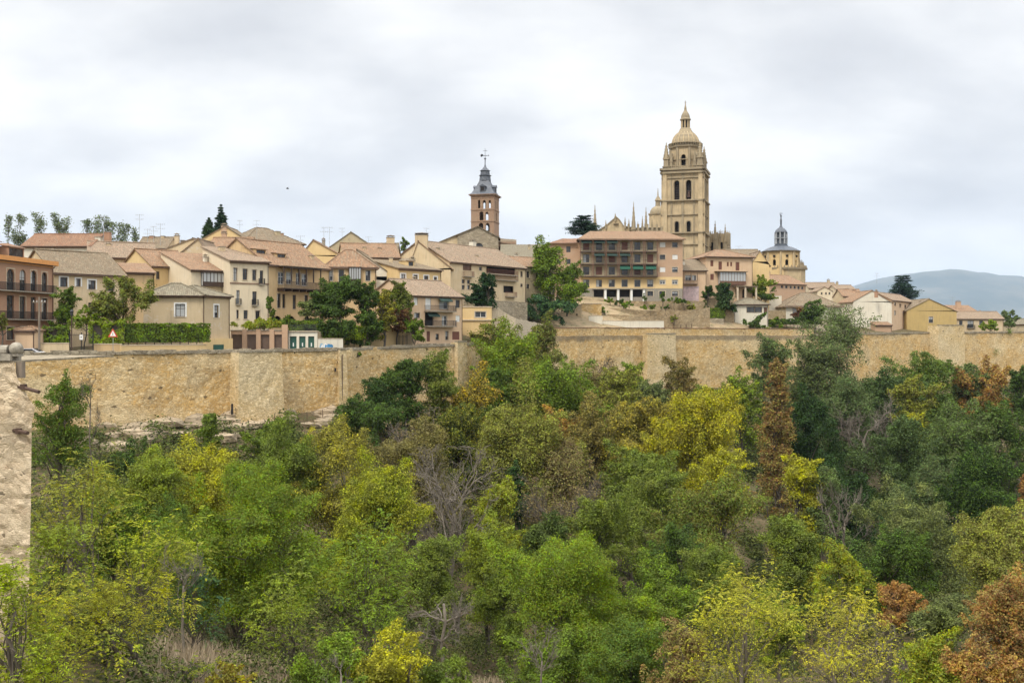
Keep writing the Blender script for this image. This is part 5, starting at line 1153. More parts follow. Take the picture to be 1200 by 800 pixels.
    # side aisle on the left with a sloping roof
    m = MB(); m.M = qm @ Matrix.Translation((X(536, Df) - X(cx, D), Df - D + 1.5, 0)); a = (509 - 536) * s_
    m.poly([(a, 0, 0), (-.01, 0, 0), (-.01, 0, zl(275)), (a, 0, zl(285.5))], 'render_cream'); strip(m, (a - .6, 18, zl(286)), (a - .6, -.5, zl(286)), (.2, -.5, zl(273.5)), (.2, 18, zl(273.5)), 'tile_grey'); m.quad((a, 18, 0), (a, 0, 0), (a, 0, zl(285.5)), (a, 18, zl(285.5)), 'render_cream'); m.build('aisle', R)
    # small annexe right of the tower
    m = MB(); m.M = qm @ Matrix.Translation((X(584, 284) - X(cx, D), 284 - D, 0)); L = 20 * 284 / F; m.panel((0, 0, 0), (1, 0, 0), L, 0, Z(283, 284) - 55, [(L * .05, Z(293, 284) - 55, L * .2, Z(288, 284) - 55, True), (L * .3, Z(292, 284) - 55, L * .46, Z(287, 284) - 55, True), (L * .56, Z(292, 284) - 55, L * .7, Z(287.5, 284) - 55, True)], 'mudejar_brick', .4)
    m.quad((0.1, 1, 0), (L, 1, 0), (L, 1, Z(283.5, 284) - 55), (.1, 1, Z(283.5, 284) - 55), 'interior_shade'); strip(m, (-.2, -.3, Z(283.5, 284) - 55), (L + .3, -.3, Z(286.5, 284) - 55), (L + .3, 7, Z(281, 291) - 55), (-.2, 7, Z(279, 291) - 55), 'tile_brown'); m.quad((L, 0, 0), (L, 7, 0), (L, 7, Z(284, 284) - 55), (L, 0, Z(284, 284) - 55), 'mudejar_brick'); m.build('annexe', R)
church()

# ================================================================== domed octagonal tower on the right
def domed():
    D = 420.0; S = D / F; cx = 915.2
    R = empty('domed_chapel', (X(cx, D), D, 58)); tag(R, 'golden octagonal chapel with a slate roof and tall slate lantern right of the cathedral', 'chapel')
    zz = lambda py: Z(py, D) - 58; r = 20.0 * S; ap = r * math.cos(PI / 8); oc = 2 * r * math.sin(PI / 8); m = MB()
    for k in range(8):
        a = k * PI / 4 + .12; U = Vector((math.cos(a), math.sin(a), 0)); N = Vector((math.sin(a), -math.cos(a), 0)); O = N * ap - U * oc / 2
        m.panel(O, U, oc, zz(335), zz(295.5), [(oc * .36, zz(312), oc * .62, zz(305), True)], 'render_yellow', .6)
        m.panel(O * 1.0 + N * 0, U, oc, 0, zz(335), [], 'sandstone')
        m.prism((r + .02) * math.cos(a + PI / 8), (r + .02) * math.sin(a + PI / 8), zz(335), zz(296), .5, .5, 5, 'sandstone')
        pr = MB(); c = N * (ap + .15); m.prism(c.x, c.y, zz(302.2), zz(299.8), .5, .5, 12, 'interior_shade') if k in (7, 0, 1, 6) else None
    m.prism(0, 0, zz(334), zz(297), ap - 1.2, ap - 1.2, 8, 'interior_shade'); m.prism(0, 0, zz(296.4), zz(294.6), r + .5, r + 1.0, 8, 'sandstone_trim', PI / 8 + .12)
    m.build('octagon', R)
    m = MB(); rr = 21.6 * S
    m.prism(2.2, 0, zz(340), zz(316.5), rr, rr, 8, 'sandstone', PI / 8 + .2); m.prism(2.2, 0, zz(316.5), zz(314.2), rr + .8, rr + .9, 8, 'sandstone_trim', PI / 8 + .2)
    for i in range(36): a = 2 * PI * i / 36; m.prism(2.2 + (rr + .3) * math.cos(a), (rr + .3) * math.sin(a), zz(314.2), zz(311.8), .25, .2, 4, 'sandstone_trim')
    m.build('drum', R)
    for px, py in ((936, 304.5), (939.8, 304), (943, 305.5)): u = (px - cx) * S; pinnacle('pinnacle', R, u, -2 + (px - 936) * .6, zz(318), .95, zz(py) - zz(318))
    m = MB(); m.lathe(0, 0, [(r + .9, zz(294.8)), (r * .86, zz(291.8)), (r * .6, zz(289.6)), (r * .42, zz(288.6))], 16, 'slate'); rf = m.build('roof', R)
    m = MB(); q = 7.2 * S; m.lathe(0, 0, [(q * 1.12, zz(289)), (q * 1.12, zz(287.6)), (q, zz(287.4)), (q, zz(286))], 8, 'slate', PI / 8)
    for k in range(8): a = PI / 8 + k * PI / 4; m.prism(q * .92 * math.cos(a), q * .92 * math.sin(a), zz(286), zz(272.5), .42, .34, 5, 'zinc')
    m.prism(0, 0, zz(286), zz(272.5), q * .8, q * .68, 8, 'slate', PI / 8)
    m.lathe(0, 0, [(q * 1.08, zz(280)), (q * 1.08, zz(279)), (q * .95, zz(278.8))], 8, 'zinc', PI / 8)
    m.lathe(0, 0, [(q * 1.0, zz(273)), (q * 1.02, zz(272.2)), (q * .86, zz(270)), (q * .6, zz(268)), (q * .3, zz(266.6)), (q * .15, zz(264)), (q * .17, zz(258)), (.25, zz(256)), (.2, zz(254.4)), (.42, zz(253.6)), (.3, zz(252.4)), (.07, zz(251.8)), (.06, zz(248.6))], 10, 'slate')
    m.build('lantern', rf)
    m = MB(); z = zz(250.4); m.box(-.7, -.04, z, .7, .04, z + .15, 'iron'); m.box(-.5, -.03, z - .6, .1, .03, z - .35, 'iron'); m.build('weather_vane', rf)
domed()

# ================================================================== right-hand houses
h = house('town_house', 'salmon three-storey house with a glazed brown gallery right of the gallery block', 827, 882, 301, 352, 274, 301, 277, dep=13, roof='hip', yr=293.5, wm='render_pink', rm='tile_orange', over=.7,
          wins=W('e', (832.5, 305, 836, 312), (832.5, 321, 836.5, 328), (842, 306.5, 846, 316), (851.8, 307, 854, 312), (855.8, 307, 858, 312), (862, 307, 866.5, 317)) + W('o', (826, 338, 834, 348), (862, 339, 866, 349), (870, 339, 874, 349)))
gallery(h, 841.5, 319, 872, 333.5, 9, 'wood_brown', 1.2, 'net_curtain', .25)
b = MB(); u0, v = h.loc(837, 318.5); u1 = h.loc(873.5, 318.5)[0]; b.box(u0, -1.6, v, u1, -.003, v + .14, 'tile_brown'); b.build('gallery_roof', h.root)
b = MB(); u0, v = h.loc(858, 336.5); u1 = h.loc(882, 336.5)[0]; b.box(u0, -3.2, v, u1, -.01, v + .25, 'tile_brown')
for px in (859, 868, 880.5): q = h.loc(px, 340)[0]; b.box(q - .22, -3.0, 0, q + .22, -2.6, v - .003, 'stone_pale')
b.build('porch', h.root)
h = house('town_house', 'low salmon wing with a pink ground floor and a wooden loggia beside the gallery block', 800.5, 828, 317, 352, 270, dep=9, roof='shed', yr=304.5, wm='render_pink', rm='tile_brown', wins=W('l', (803, 322.5, 810, 328.5), (811, 322.5, 816, 328.5)) + W('e', (806, 341, 808.5, 347), (811, 338, 814.5, 349)), over=.6)
b = MB(); u1, v = h.loc(817, 333); b.box(-.1, -.9, v - .1, u1, -.004, v + .05, 'wood_dark')
for i in range(11): q = (u1 - .1) * i / 10; b.box(q, -.9, v + .05, q + .06, -.84, v + .95, 'wood_brown')
b.box(-.1, -.92, v + .95, u1, -.82, v + 1.03, 'wood_brown')
for q in (0, u1 / 2, u1 - .14): b.box(q, -.9, v + 1.03, q + .14, -.76, v + 2.9, 'wood_brown')
b.build('loggia', h.root)
b = MB(); z = h.loc(810, 335.5)[1]; b.box(.02, -.06, .05, h.loc(819, 340)[0], -.004, z, 'pink_render'); b.build('plinth', h.root)
h = house('town_house', 'cream gabled house wedged between the salmon house and the domed chapel', 882, 901.5, 303, 350, 284, 310, None, dep=12, roof='gable', ax=890.5, yr=294.5, wm='render_yellow', rm='tile_pink', wins=W('w', (888, 303, 890, 306)))
h = house('town_house', 'dark-tiled roof ridge behind the salmon house', 850, 892, 303, 320, 300, dep=10, yr=293, wm='render_ochre', rm='tile_brown')
h = house('brick_house', 'long brick house with a row of small square windows below the domed chapel', 898, 944, 331.5, 360, 312, 334, 322, dep=14, roof='ridge', yr=322.5, wm='brick_pale', rm='tile_orange',
          wins=W('w', (915, 334.5, 918, 337.5), (920, 334.7, 923, 337.8), (925.5, 335, 928, 338), (930, 335.3, 932.5, 338.3), (934.5, 335.5, 937, 338.8), (939, 335.8, 941.5, 339)))
h = house('garden_house', 'little white house with a dark-framed wide window below the salmon house', 861, 900, 356.5, 385, 266, dep=8, roof='hip', yr=350, wm='render_white', rm='tile_grey', wins=W('w', (875, 359.5, 884, 366), (884.5, 359.5, 893, 366)) + W('s', (895, 360, 899, 366)), over=.6)
h = house('garden_house', 'white house with a big shallow brown roof half hidden by the tall grey-green tree', 921, 985, 358, 385, 284, dep=15, roof='hip', yr=343.5, wm='render_white', rm='tile_brown', wins=W('w', (929, 361, 945, 372), (952, 361, 960, 370)), over=.9)
wallbit('garden_wall', 'white stepped garden wall between the two white garden houses', 899, 916, 346.5, 292, mat='render_white')
wallbit('garden_wall', 'rough stone garden wall right of the small white house', 900, 921, 364, 275, mat='rubble_garden')
for a in ((948, 982, 337.5, 345, 331.5, 'pale skyline house with a low pink roof right of the chapel', 'ridge', 370), (980, 1002, 339, 350, 334.5, 'white skyline house beside the pale one', 'ridge', 360), (958, 975, 341, 349, 336.5, 'small cream gable in front of the pale skyline house', 'gable', 352)):
    h = house('town_house', a[5], a[0], a[1], a[2], a[3], a[7], dep=10, roof=a[6], yr=a[4], wm='render_pale', rm='tile_pink', wins=W('w', (a[0] + 4, a[2] + 1.5, a[0] + 6, a[2] + 4), (a[0] + 9, a[2] + 1.5, a[0] + 11, a[2] + 4), (a[0] + 13, a[2] + 1.5, a[0] + 15, a[2] + 4)))
h = house('town_house', 'dark orange roofed house left of the white gable', 988, 1012, 347, 362, 325, dep=10, roof='ridge', yr=339.5, wm='render_cream', rm='tile_orange', wins=W('w', (1000, 349, 1003, 353)), chims=[(1006, 338, .9, 'brick', .4), (998, 337.5, .8, 'brick_pale', .5)])
h = house('town_house', 'large blank white gable left of the cedar', 1000, 1045, 352, 395, 305, 354.5, None, dep=14, roof='gable', ax=1022, yr=340.8, wm='render_white', rm='tile_orange')
h = house('town_house', 'salmon side wing with three small windows running back from the white gable', 1045, 1072, 351, 390, 306, 355, 330, dep=9, roof='ridge', yr=344.5, wm='render_pink', rm='tile_pink', wins=W('w', (1048, 354, 1050, 358), (1054, 356, 1056, 360), (1060, 357, 1062, 361), (1048, 364, 1050, 369)), chims=[(1038, 339.5, .9, 'brick', .3)])
h = house('lean_to', 'tiny brick lean-to with a curved tile roof at the foot of the white gable', 1026, 1045, 381, 395, 300, dep=4, roof='shed', yr=377.5, wm='brick_pale', rm='tile_orange', cat='shed', group=None)
h = house('town_house', 'ochre brick house with a broad plain gable rising behind the square bastion', 1062.5, 1121, 363, 395, 316, 365, None, dep=20, roof='gable', ax=1089, yr=350.5, wm='render_olive', rm='tile_brown', wins=W('w', (1088.5, 371, 1093.5, 378)))
h = house('town_house', 'pale stretch with pilasters and dark windows left of the ochre gable', 1047.5, 1062.5, 367, 395, 330, 361.5, 317, dep=9, roof='ridge', yr=356, wm='render_pale', rm='tile_brown', wins=W('w', (1049.5, 371, 1052, 377), (1057, 370, 1060.5, 378), (1050, 383, 1053, 388), (1057, 382, 1061, 389)))
h = house('town_house', 'yellow-walled house with a flat tiled eave behind the ochre gable', 1108, 1148, 367, 380, 345, dep=9, roof='shed', yr=358, wm='render_yellow', rm='tile_orange', chims=[(1131, 352, 1.4, 'brick_pale', .6)])
h = house('town_house', 'low stone house with a pink tile roof and a small balcony on the far right', 1122, 1176, 373.5, 392, 326, dep=10, roof='ridge', yr=365.5, wm='render_beige', rm='tile_pink', wins=W('w', (1124, 375.5, 1128, 381), (1134, 375.5, 1141, 384), (1147.5, 375.5, 1152, 381), (1160, 376, 1163, 381)))
balcony(h.root, h.loc(1133, 384)[0], h.loc(1142, 384)[0], h.loc(1137, 384)[1], .5, .9)
h = house('shed', 'long grey low-roofed shed beside the far right edge', 1172, 1240, 380, 392, 345, dep=10, roof='ridge', yr=374, wm='render_grey', rm='tile_grey', cat='shed', group=None)

# ================================================================== town wall
def town_wall():
    R = empty('town_wall', (0, 150, 38)); tag(R, 'long ochre rubble town wall crossing the whole view below the houses', 'wall')
    pxs = list(np.arange(-260, 1800, 2.2)); rng = np.random.RandomState(5); pts = []
    for px in pxs: D = float(wall_D(px)); pts.append((X(px, D), D, float(wall_top(px)), float(np.interp(px, KP, [OUT_KN[k][7] for k in KP])) - 5.0))
    nv = 14; V = []; n = len(pts); o = Vector((0, 150, 38))
    prevn = None
    for i, (x, y, zt, zb) in enumerate(pts):
        a = pts[max(i - 1, 0)]; b = pts[min(i + 1, n - 1)]; nx, ny = (b[1] - a[1]), -(b[0] - a[0]); l = math.hypot(nx, ny); nx /= l; ny /= l
        rag = .17 * mnoise.noise(Vector((x * .9, y * .9, 3)))
        for k in range(nv):
            f = k / (nv - 1); z = zb + (zt + rag - zb) * f; p = Vector((x, y, z)); d = .22 * mnoise.noise(p * .22) + .12 * mnoise.noise(p * .9) + .05 * mnoise.noise(p * 2.3) + .5 * (1 - f)
            V.append((x + nx * d - o.x, y + ny * d - o.y, z - o.z))
        V.append((x - nx * .9 - o.x, y - ny * .9 - o.y, zt + rag - o.z)); V.append((x - nx * 1.1 - o.x, y - ny * 1.1 - o.y, zb - o.z))
    m_ = nv + 2; Q = np.array([[i * m_ + k, (i + 1) * m_ + k, (i + 1) * m_ + k + 1, i * m_ + k + 1] for i in range(n - 1) for k in range(m_ - 1)])
    f = finish('wall_face', V, [tuple(q) for q in Q], ['rubble_ochre'], parent=R)
    at = f.data.attributes.new('near_top', 'FLOAT', 'POINT'); pr_ = [max(0., 1 - (nv - 1 - min(k, nv - 1)) * .62) for k in range(nv + 2)]
    at.data.foreach_set('value', np.array([pr_[k] * (1 if 640 < pxs[i] < 960 else .45) for i in range(n) for k in range(m_)], np.float32))
    # coping stones
    def run(p0, p1, dz, h_, out, back, mat, name, step=1.1, jit=.05):
        m = MB(); px = p0
        while px < p1:
            D = float(wall_D(px)); st = step * F / D; q = min(px + st, p1); A = Vector((X(px, D), D, 0)) ; D2 = float(wall_D(q)); B = Vector((X(q, D2), D2, 0)); d = (B - A).normalized(); N = Vector((d.y, -d.x, 0))
            z = float(wall_top((px + q) / 2)) + dz; hh = h_ * (1 + rng.uniform(-.25, .35)) if jit else h_; j = rng.uniform(-jit, jit)
            a, b = A + d * .015, B - d * .015; P = [a + N * (out + j), b + N * (out + j), b - N * back, a - N * back]
            m.add([(p.x, p.y - 150, z - 38) for p in P] + [(p.x, p.y - 150, z + hh - 38) for p in P], [(0, 3, 2, 1), (4, 5, 6, 7), (0, 1, 5, 4), (1, 2, 6, 5), (2, 3, 7, 6), (3, 0, 4, 7)], mat); px = q
        return m.build(name, R)
    run(-260, 642, -.28, .42, .16, 1.05, 'coping_stone', 'coping'); run(955, 1800, -.25, .42, .16, 1.05, 'coping_stone', 'coping')
    run(644, 955, -.12, 1.75, -.45, .95, 'rubble_ochre', 'parapet', 3.0, 0); run(643, 956, 1.635, .16, -.38, 1.0, 'tile_red', 'coping', .8, .03)
    # projecting buttress towers: (px0, px1, out, top py or None)
    for (a, b, out, yt) in ((270, 320, 2.3, 412.8), (532, 543, .7, 401), (753, 786, 1.6, 391.5), (1089, 1119, 3.2, 381.5), (396, 404, .5, 410), (-60, -20, 2.5, 414)):
        Da, Db = float(wall_D(a)), float(wall_D(b)); A = Vector((X(a, Da), Da, 0)); B = Vector((X(b, Db), Db, 0)); d = (B - A).normalized(); N = Vector((d.y, -d.x, 0)); zt = Z(yt, (Da + Db) / 2 - out); zb = 34
        m = MB(); L = (B - A).length; C0, C1 = A + N * out, B + N * out; loops = [A - N * .6, C0, C1, B - N * .6]; K = 9; lo = [A - N * .6 - d * .4, C0 + N * .4 - d * .4, C1 + N * .4 + d * .4, B - N * .6 + d * .4]
        for ji in range(3):
            p, q = loops[ji], loops[ji + 1]; U = (q - p); nu = max(1, int(U.length / .9)); NN = Vector((U.y, -U.x, 0)).normalized(); VV = []
            for i in range(nu + 1):
                for k in range(K + 1):
                    w = (p.lerp(q, i / nu)).lerp(lo[ji].lerp(lo[ji + 1], i / nu), 1 - k / K); w = Vector((w.x, w.y, zb + (zt - zb) * k / K)); dd = .12 * mnoise.noise(w * .7) * (0 if i in (0, nu) else 1); w = w + NN * dd
                    VV.append((w.x, w.y - 150, w.z - 38))
            m.add(VV, [(i * (K + 1) + k, (i + 1) * (K + 1) + k, (i + 1) * (K + 1) + k + 1, i * (K + 1) + k + 1) for i in range(nu) for k in range(K)], 'rubble_buttress' if a > 100 else 'rubble_ochre')
        m.poly([(p.x, p.y - 150, zt - 38) for p in loops], 'coping_stone'); m.build('buttress', R)
        if a > 0:
            m = MB(); nn = max(2, int(L / .8))
            for i in range(nn):
                q0 = C0 + d * (L * i / nn + .02) + N * .08; q1 = C0 + d * (L * (i + 1) / nn - .02) + N * .08; P = [q0, q1, q1 - N * .7, q0 - N * .7]; hh = .22 + rng.uniform(0, .1)
                m.add([(p.x, p.y - 150, zt - 38 + .004) for p in P] + [(p.x, p.y - 150, zt - 38 + hh) for p in P], [(0, 3, 2, 1), (4, 5, 6, 7), (0, 1, 5, 4), (1, 2, 6, 5), (2, 3, 7, 6), (3, 0, 4, 7)], 'coping_stone')
            m.build('coping', R)
    # dark rectangular openings and put-log holes
    for px, py, w_, h_ in ((313, 438, .45, .6), (313.5, 448, .4, .9), (272, 479, .35, 1.4), (403, 432, .3, 1.2), (420, 415.5, .45, .5), (523, 411.5, .35, .5), (536, 410.5, .3, .4), (393, 433, .3, .5), (705, 388.6, .0, .0)):
        if w_ == 0: continue
        D = float(wall_D(px)) - (2.35 if 270 < px < 320 else .35); x = X(px, D); z = Z(py, D); m = MB(); m.prism(x, D - 150, z - h_ / 2 - 38, z + h_ / 2 - 38, w_ / 2, w_ / 2 * .8, 6, 'interior_shade'); m.build('opening', R)
    m = MB(); D = float(wall_D(401)) - .75; x = X(401, D); zt = float(wall_top(401)); m.tube([(x, D - 150, zt - 38.8), (x, D - 150, 39.2 - 38)], .07, 6, 'rust_iron'); m.build('drainpipe', R)
town_wall()

# iron fence along the foot of the wall
def fence(label, px0, px1, out, h_, post=2.0):
    D0 = float(wall_D(px0)) - out; x0 = X(px0, D0); D1 = float(wall_D(px1)) - out; x1 = X(px1, D1); n = int(math.hypot(x1 - x0, D1 - D0) / post)
    R = empty('iron_fence', (x0, D0, gz(x0, D0))); tag(R, label, 'fence'); m = MB(); r = MB(); pr = None
    for i in range(n + 1):
        f = i / n; x, y = x0 + (x1 - x0) * f, D0 + (D1 - D0) * f; z = gz(x, y); p = (x - x0, y - D0, z - gz(x0, D0)); m.tube([p, (p[0], p[1], p[2] + h_)], .05, 5, 'rust_iron')
        if pr:
            for q in (.35, .98): r.tube([(pr[0], pr[1], pr[2] + h_ * q), (p[0], p[1], p[2] + h_ * q)], .025, 4, 'rust_iron')
            for k in range(1, 12): u = k / 12; c = [pr[j] + (p[j] - pr[j]) * u for j in range(3)]; r.tube([(c[0], c[1], c[2] + .2), (c[0], c[1], c[2] + h_ * .98)], .012, 3, 'rust_iron')
        pr = p
    m.build('post', R); r.build('rail', R)
fence('rusty iron fence on the pale rocks at the foot of the wall', 322, 396, 4.5, 1.9)
fence('thin iron fence at the foot of the wall right of the dark red tree', 808, 835, 5, 2.2)

# ================================================================== near bastion at the left edge
def near_bastion():
    D = 26.0; g = 30
    R = empty('stone_bastion', (X(-60, D), D, g)); tag(R, 'rough pale stone bastion close to the camera at the left edge', 'wall')
    ox, oy = X(-60, D), D
    prof = [(424, 16.5), (428, 18), (433, 18), (440, 19), (446, 22), (452, 27), (459, 30), (465, 33), (471, 37), (477, 41), (484, 40), (492, 37.5), (505, 37), (520, 37), (560, 36.5), (600, 36), (640, 35), (700, 34), (800, 32)]
    pys = np.array([p[0] for p in prof]); pxx = np.array([p[1] for p in prof]); V = []; n1 = 46; n2 = 150; XL = X(-120, D); Fc = []
    zt = Z(424, D); zb = g
    for j in range(n2 + 1):
        z = zt + (zb - zt) * (j / n2); py = HZ - (z - EYE) / D * F; xe = X(float(np.interp(py, pys, pxx)), D)
        row = []
        for i in range(n1 + 1): row.append((XL + (xe - XL) * i / n1, D))
        for i in range(1, 13): row.append((xe * (1 + i * .5 / D) - .25 * i, D + i * .5))
        for (x, y) in row:
            p = Vector((x, y, z)); d = .13 * mnoise.noise(p * .9) + .06 * mnoise.noise(p * 3.1) + .03 * mnoise.noise(p * 7.0) + .06 * min(.5, (lambda q: q[1] - q[0])(mnoise.voronoi(Vector((p.x, p.y, p.z * 1.5)) * 3.2)[0])) - .02
            front = y < D + .3; V.append((x + (0 if front else d) - ox + (d * .5 if abs(x - xe) < .2 else 0), y - d * (1 if front else 0) - oy, z - zb))
    mm = n1 + 13
    for j in range(n2):
        for i in range(mm - 1): Fc.append((j * mm + i, j * mm + i + mm, j * mm + i + mm + 1, j * mm + i + 1))
    Fc.append(tuple([i for i in range(mm)][::-1] + []))if False else None
    finish('masonry', V, Fc, ['rubble_pale'], parent=R, smooth=False)
    m = MB(); xe = X(16.5, D) ; m.box(XL - ox, .02, zt - g - .02, xe - ox, 6.5, zt - g + .03, 'coping_stone')
    m.box(XL - ox, -.06, zt - g + .032, X(13, D) - ox, .55, zt - g + .2, 'stone_grey'); m.build('coping', R)
    # balustrade: rail, short pillar, stone ball
    m = MB(); zr = Z(411, D) - g; hh = .13
    m.tube([(XL - ox, .2, zr), (X(6, D) - ox, .2, zr)], .15, 12, 'stone_grey'); m.build('handrail', R, smooth=False)
    for k in range(8):
        m = MB(); x = X(3, D) - ox - k * .55; z0 = zt - g + .2; z1 = zr - .12
        if z1 > z0: m.lathe(x, .2, [(.1, z0), (.13, z0 + (z1 - z0) * .3), (.07, z0 + (z1 - z0) * .7), (.1, z1)], 10, 'stone_pale'); m.build('baluster', R)
    m = MB(); x = X(14.5, D) - ox; m.box(x - .12, .05, zt - g + .2, x + .12, .35, Z(417.5, D) - g, 'stone_grey')
    m.lathe(x, .2, [(.07, Z(417.5, D) - g), (.1, Z(416, D) - g)] + [(.175 * math.sin(t), Z(409, D) - g - .175 * math.cos(t)) for t in [PI * .15 + i * PI * .8 / 9 for i in range(10)]], 16, 'stone_grey'); m.build('stone_ball', R)
    m = MB(); x = X(20.5, D) - ox; m.box(x - .09, .1, Z(443, D) - g, x + .06, .3, Z(424, D) - g, 'wood_weathered'); m.build('post', R)
    for i, (x0, y0, x1, y1) in enumerate(((28, 453, 52, 458), (22, 504.5, 38, 505.5))):
        q = empty('iron_spike', (X(x0, D - .1), D - .1, Z(y0, D))); tag(q, ('upper rusty iron bar sticking out of the bastion corner', 'lower rusty iron bar sticking out of the bastion wall')[i], 'iron bar')
        m = MB(); m.tube([(-.3, .2, .02), ((X(x1, D) - X(x0, D)), -.3 * (1 - i) - .25 * i, Z(y1, D) - Z(y0, D))], .05, 6, 'rust_iron'); m.build('bar', q)
        m = MB(); m.prism(-.02, .03, -.07, .07, .09, .09, 6, 'rust_iron'); m.build('collar', q)
near_bastion()

# ================================================================== terraces in front of the gallery block
def terrace(label, pts, mat='rubble_garden', th=.5, name='retaining_wall', base=1.2):
    """pts: (px, D, py_top)"""
    P = [(X(a, D), D, Z(py, D)) for a, D, py in pts]; R = empty(name, (P[0][0], P[0][1], P[0][2] - 3)); tag(R, label, 'wall', 'retaining walls of the terraced garden')
    o = P[0]; V = []; Fc = []; n = 0; S = []
    for a, b in zip(P, P[1:]):
        L = math.hypot(b[0] - a[0], b[1] - a[1]); k = max(1, int(L / .7))
        for i in range(k): f = i / k; S.append([a[j] + (b[j] - a[j]) * f for j in range(3)])
    S.append(list(P[-1])); K = 5
    for x, y, z in S:
        r = .18 * mnoise.noise(Vector((x * .8, y * .8, 1.0))); zg = min(gz(x, y) - base, z - .4)
        for k in range(K + 1):
            zz_ = zg + (z + r - zg) * k / K; d = .14 * mnoise.noise(Vector((x, y, zz_)) * 1.1); V.append((x - o[0], y - d - o[1], zz_ - (o[2] - 3)))
        V.append((x - o[0], y + th - o[1], z + r - (o[2] - 3))); V.append((x - o[0], y + th - o[1], zg - (o[2] - 3)))
    m_ = K + 3
    for i in range(len(S) - 1):
        for k in range(m_ - 1): Fc.append((i * m_ + k, (i + 1) * m_ + k, (i + 1) * m_ + k + 1, i * m_ + k + 1))
    finish('masonry', V, Fc, [mat], parent=R)
terrace('upper rubble wall running just below the white pillars of the gallery block', [(668, 257.5, 347), (700, 257.5, 351.5), (760, 257, 353), (800, 257, 352), (828, 262, 353)], base=2.0)
terrace('stepped middle rubble wall of the terraced garden', [(702, 250, 360), (735, 249.5, 362), (760, 250, 364), (800, 252, 364), (832, 255, 360)])
terrace('lower curved rubble wall behind the pale garden path', [(712, 244, 368), (745, 243.5, 370), (775, 246, 371), (812, 249.5, 371.5)])
terrace('grey stone wall below the clipped hedge of the salmon house', [(812, 258, 372.5), (848, 261, 373)], mat='coping_stone')
terrace('upper garden wall below the salmon house terrace', [(826, 267, 348.5), (860, 268, 350)])
terrace('rubble wall left of the little white house', [(842, 264, 360), (860, 265, 366)])
terrace('long low garden wall behind the parapet below the white houses', [(868, 271, 376.5), (920, 276, 375.5), (975, 280, 374)], mat='stone_pale', th=.4)
h = house('ruined_hut', 'roofless pale stone hut with two tiny holes at the left end of the terraces', 665, 681.5, 357.5, 386, 238, dep=4, roof='flat', wm='render_beige', wins=W('o', (668, 367, 669.5, 369), (675, 367.5, 677, 370)), cat='hut', group=None)
h = house('ruined_hut', 'low broken orange-stone wall block with a dark doorway beside the pale hut', 681.5, 705, 356, 386, 243, dep=3, roof='flat', wm='rubble_ochre', wins=W('o', (682.5, 367, 685.5, 376)), cat='hut', group=None)
wallbit('garden_wall', 'pale rendered ramp wall under the lawn, ending in a point to the right', 690, 706, 370, 237, mat='render_white', th=.5)
wallbit('garden_wall', 'long white rendered wall edging the garden path', 706, 778, 376, 237.5, 243, mat='render_white', th=.4)
# garden path strip and lawn
def sheet(name, pts, mat, dz=.05):
    V = []; n = len(pts)
    for (a, D0, b, D1) in pts:
        for px, D in ((a, D0), (b, D1)):
            x = X(px, D); V.append((x, D, gz(x, D) + dz))
    Fc = [(2 * i, 2 * i + 1, 2 * i + 3, 2 * i + 2) for i in range(n - 1)]
    o = finish(name, V, Fc, [mat]); tag(o, kind='structure'); return o
rd = [(px, float(wall_D(px)) + 3.2, px, float(wall_D(px)) + 6.4) for px in np.arange(-200, 540, 6.0)]
sheet('road', rd, 'asphalt', .06)
V = []; Fc = []; cols = np.arange(636, 905, 2.5); K = 26
for px in cols:
    D0 = float(wall_D(px)) + 4.2; D1 = max(262.0 if px < 800 else 276.0, D0 + 6)
    for k in range(K): D = D0 + (D1 - D0) * k / (K - 1); x = X(px, D); V.append((x, D, gz(x, D) + .06))
o = finish('terrace_soil', V, [(i * K + k, (i + 1) * K + k, (i + 1) * K + k + 1, i * K + k + 1) for i in range(len(cols) - 1) for k in range(K - 1)], ['dry_soil']); tag(o, kind='structure')
terrace('grey retaining wall directly under the gallery house', [(543, 196, 347), (577, 197, 352), (618, 205, 354)], mat='coping_stone')
terrace('plastered ramp wall stepping down to the right beside the low yellow house', [(577, 194, 354), (588, 195, 364), (604, 196, 373), (642, 216, 381)], mat='stone_pale')
R = empty('garden_pergola', (X(798, 246), 246, gz(X(798, 246), 246))); tag(R, 'rusty iron pergola frame standing on the lowest terrace', 'pergola')
m = MB()
for x in (0, 1.3, 2.6):
    for y in (0, .9): m.box(x, y, 0, x + .07, y + .07, 1.7, 'rust_iron')
m.build('post', R); m = MB(); m.box(-.05, -.05, 1.703, 2.75, 1.05, 1.78, 'rust_iron'); m.build('top', R)

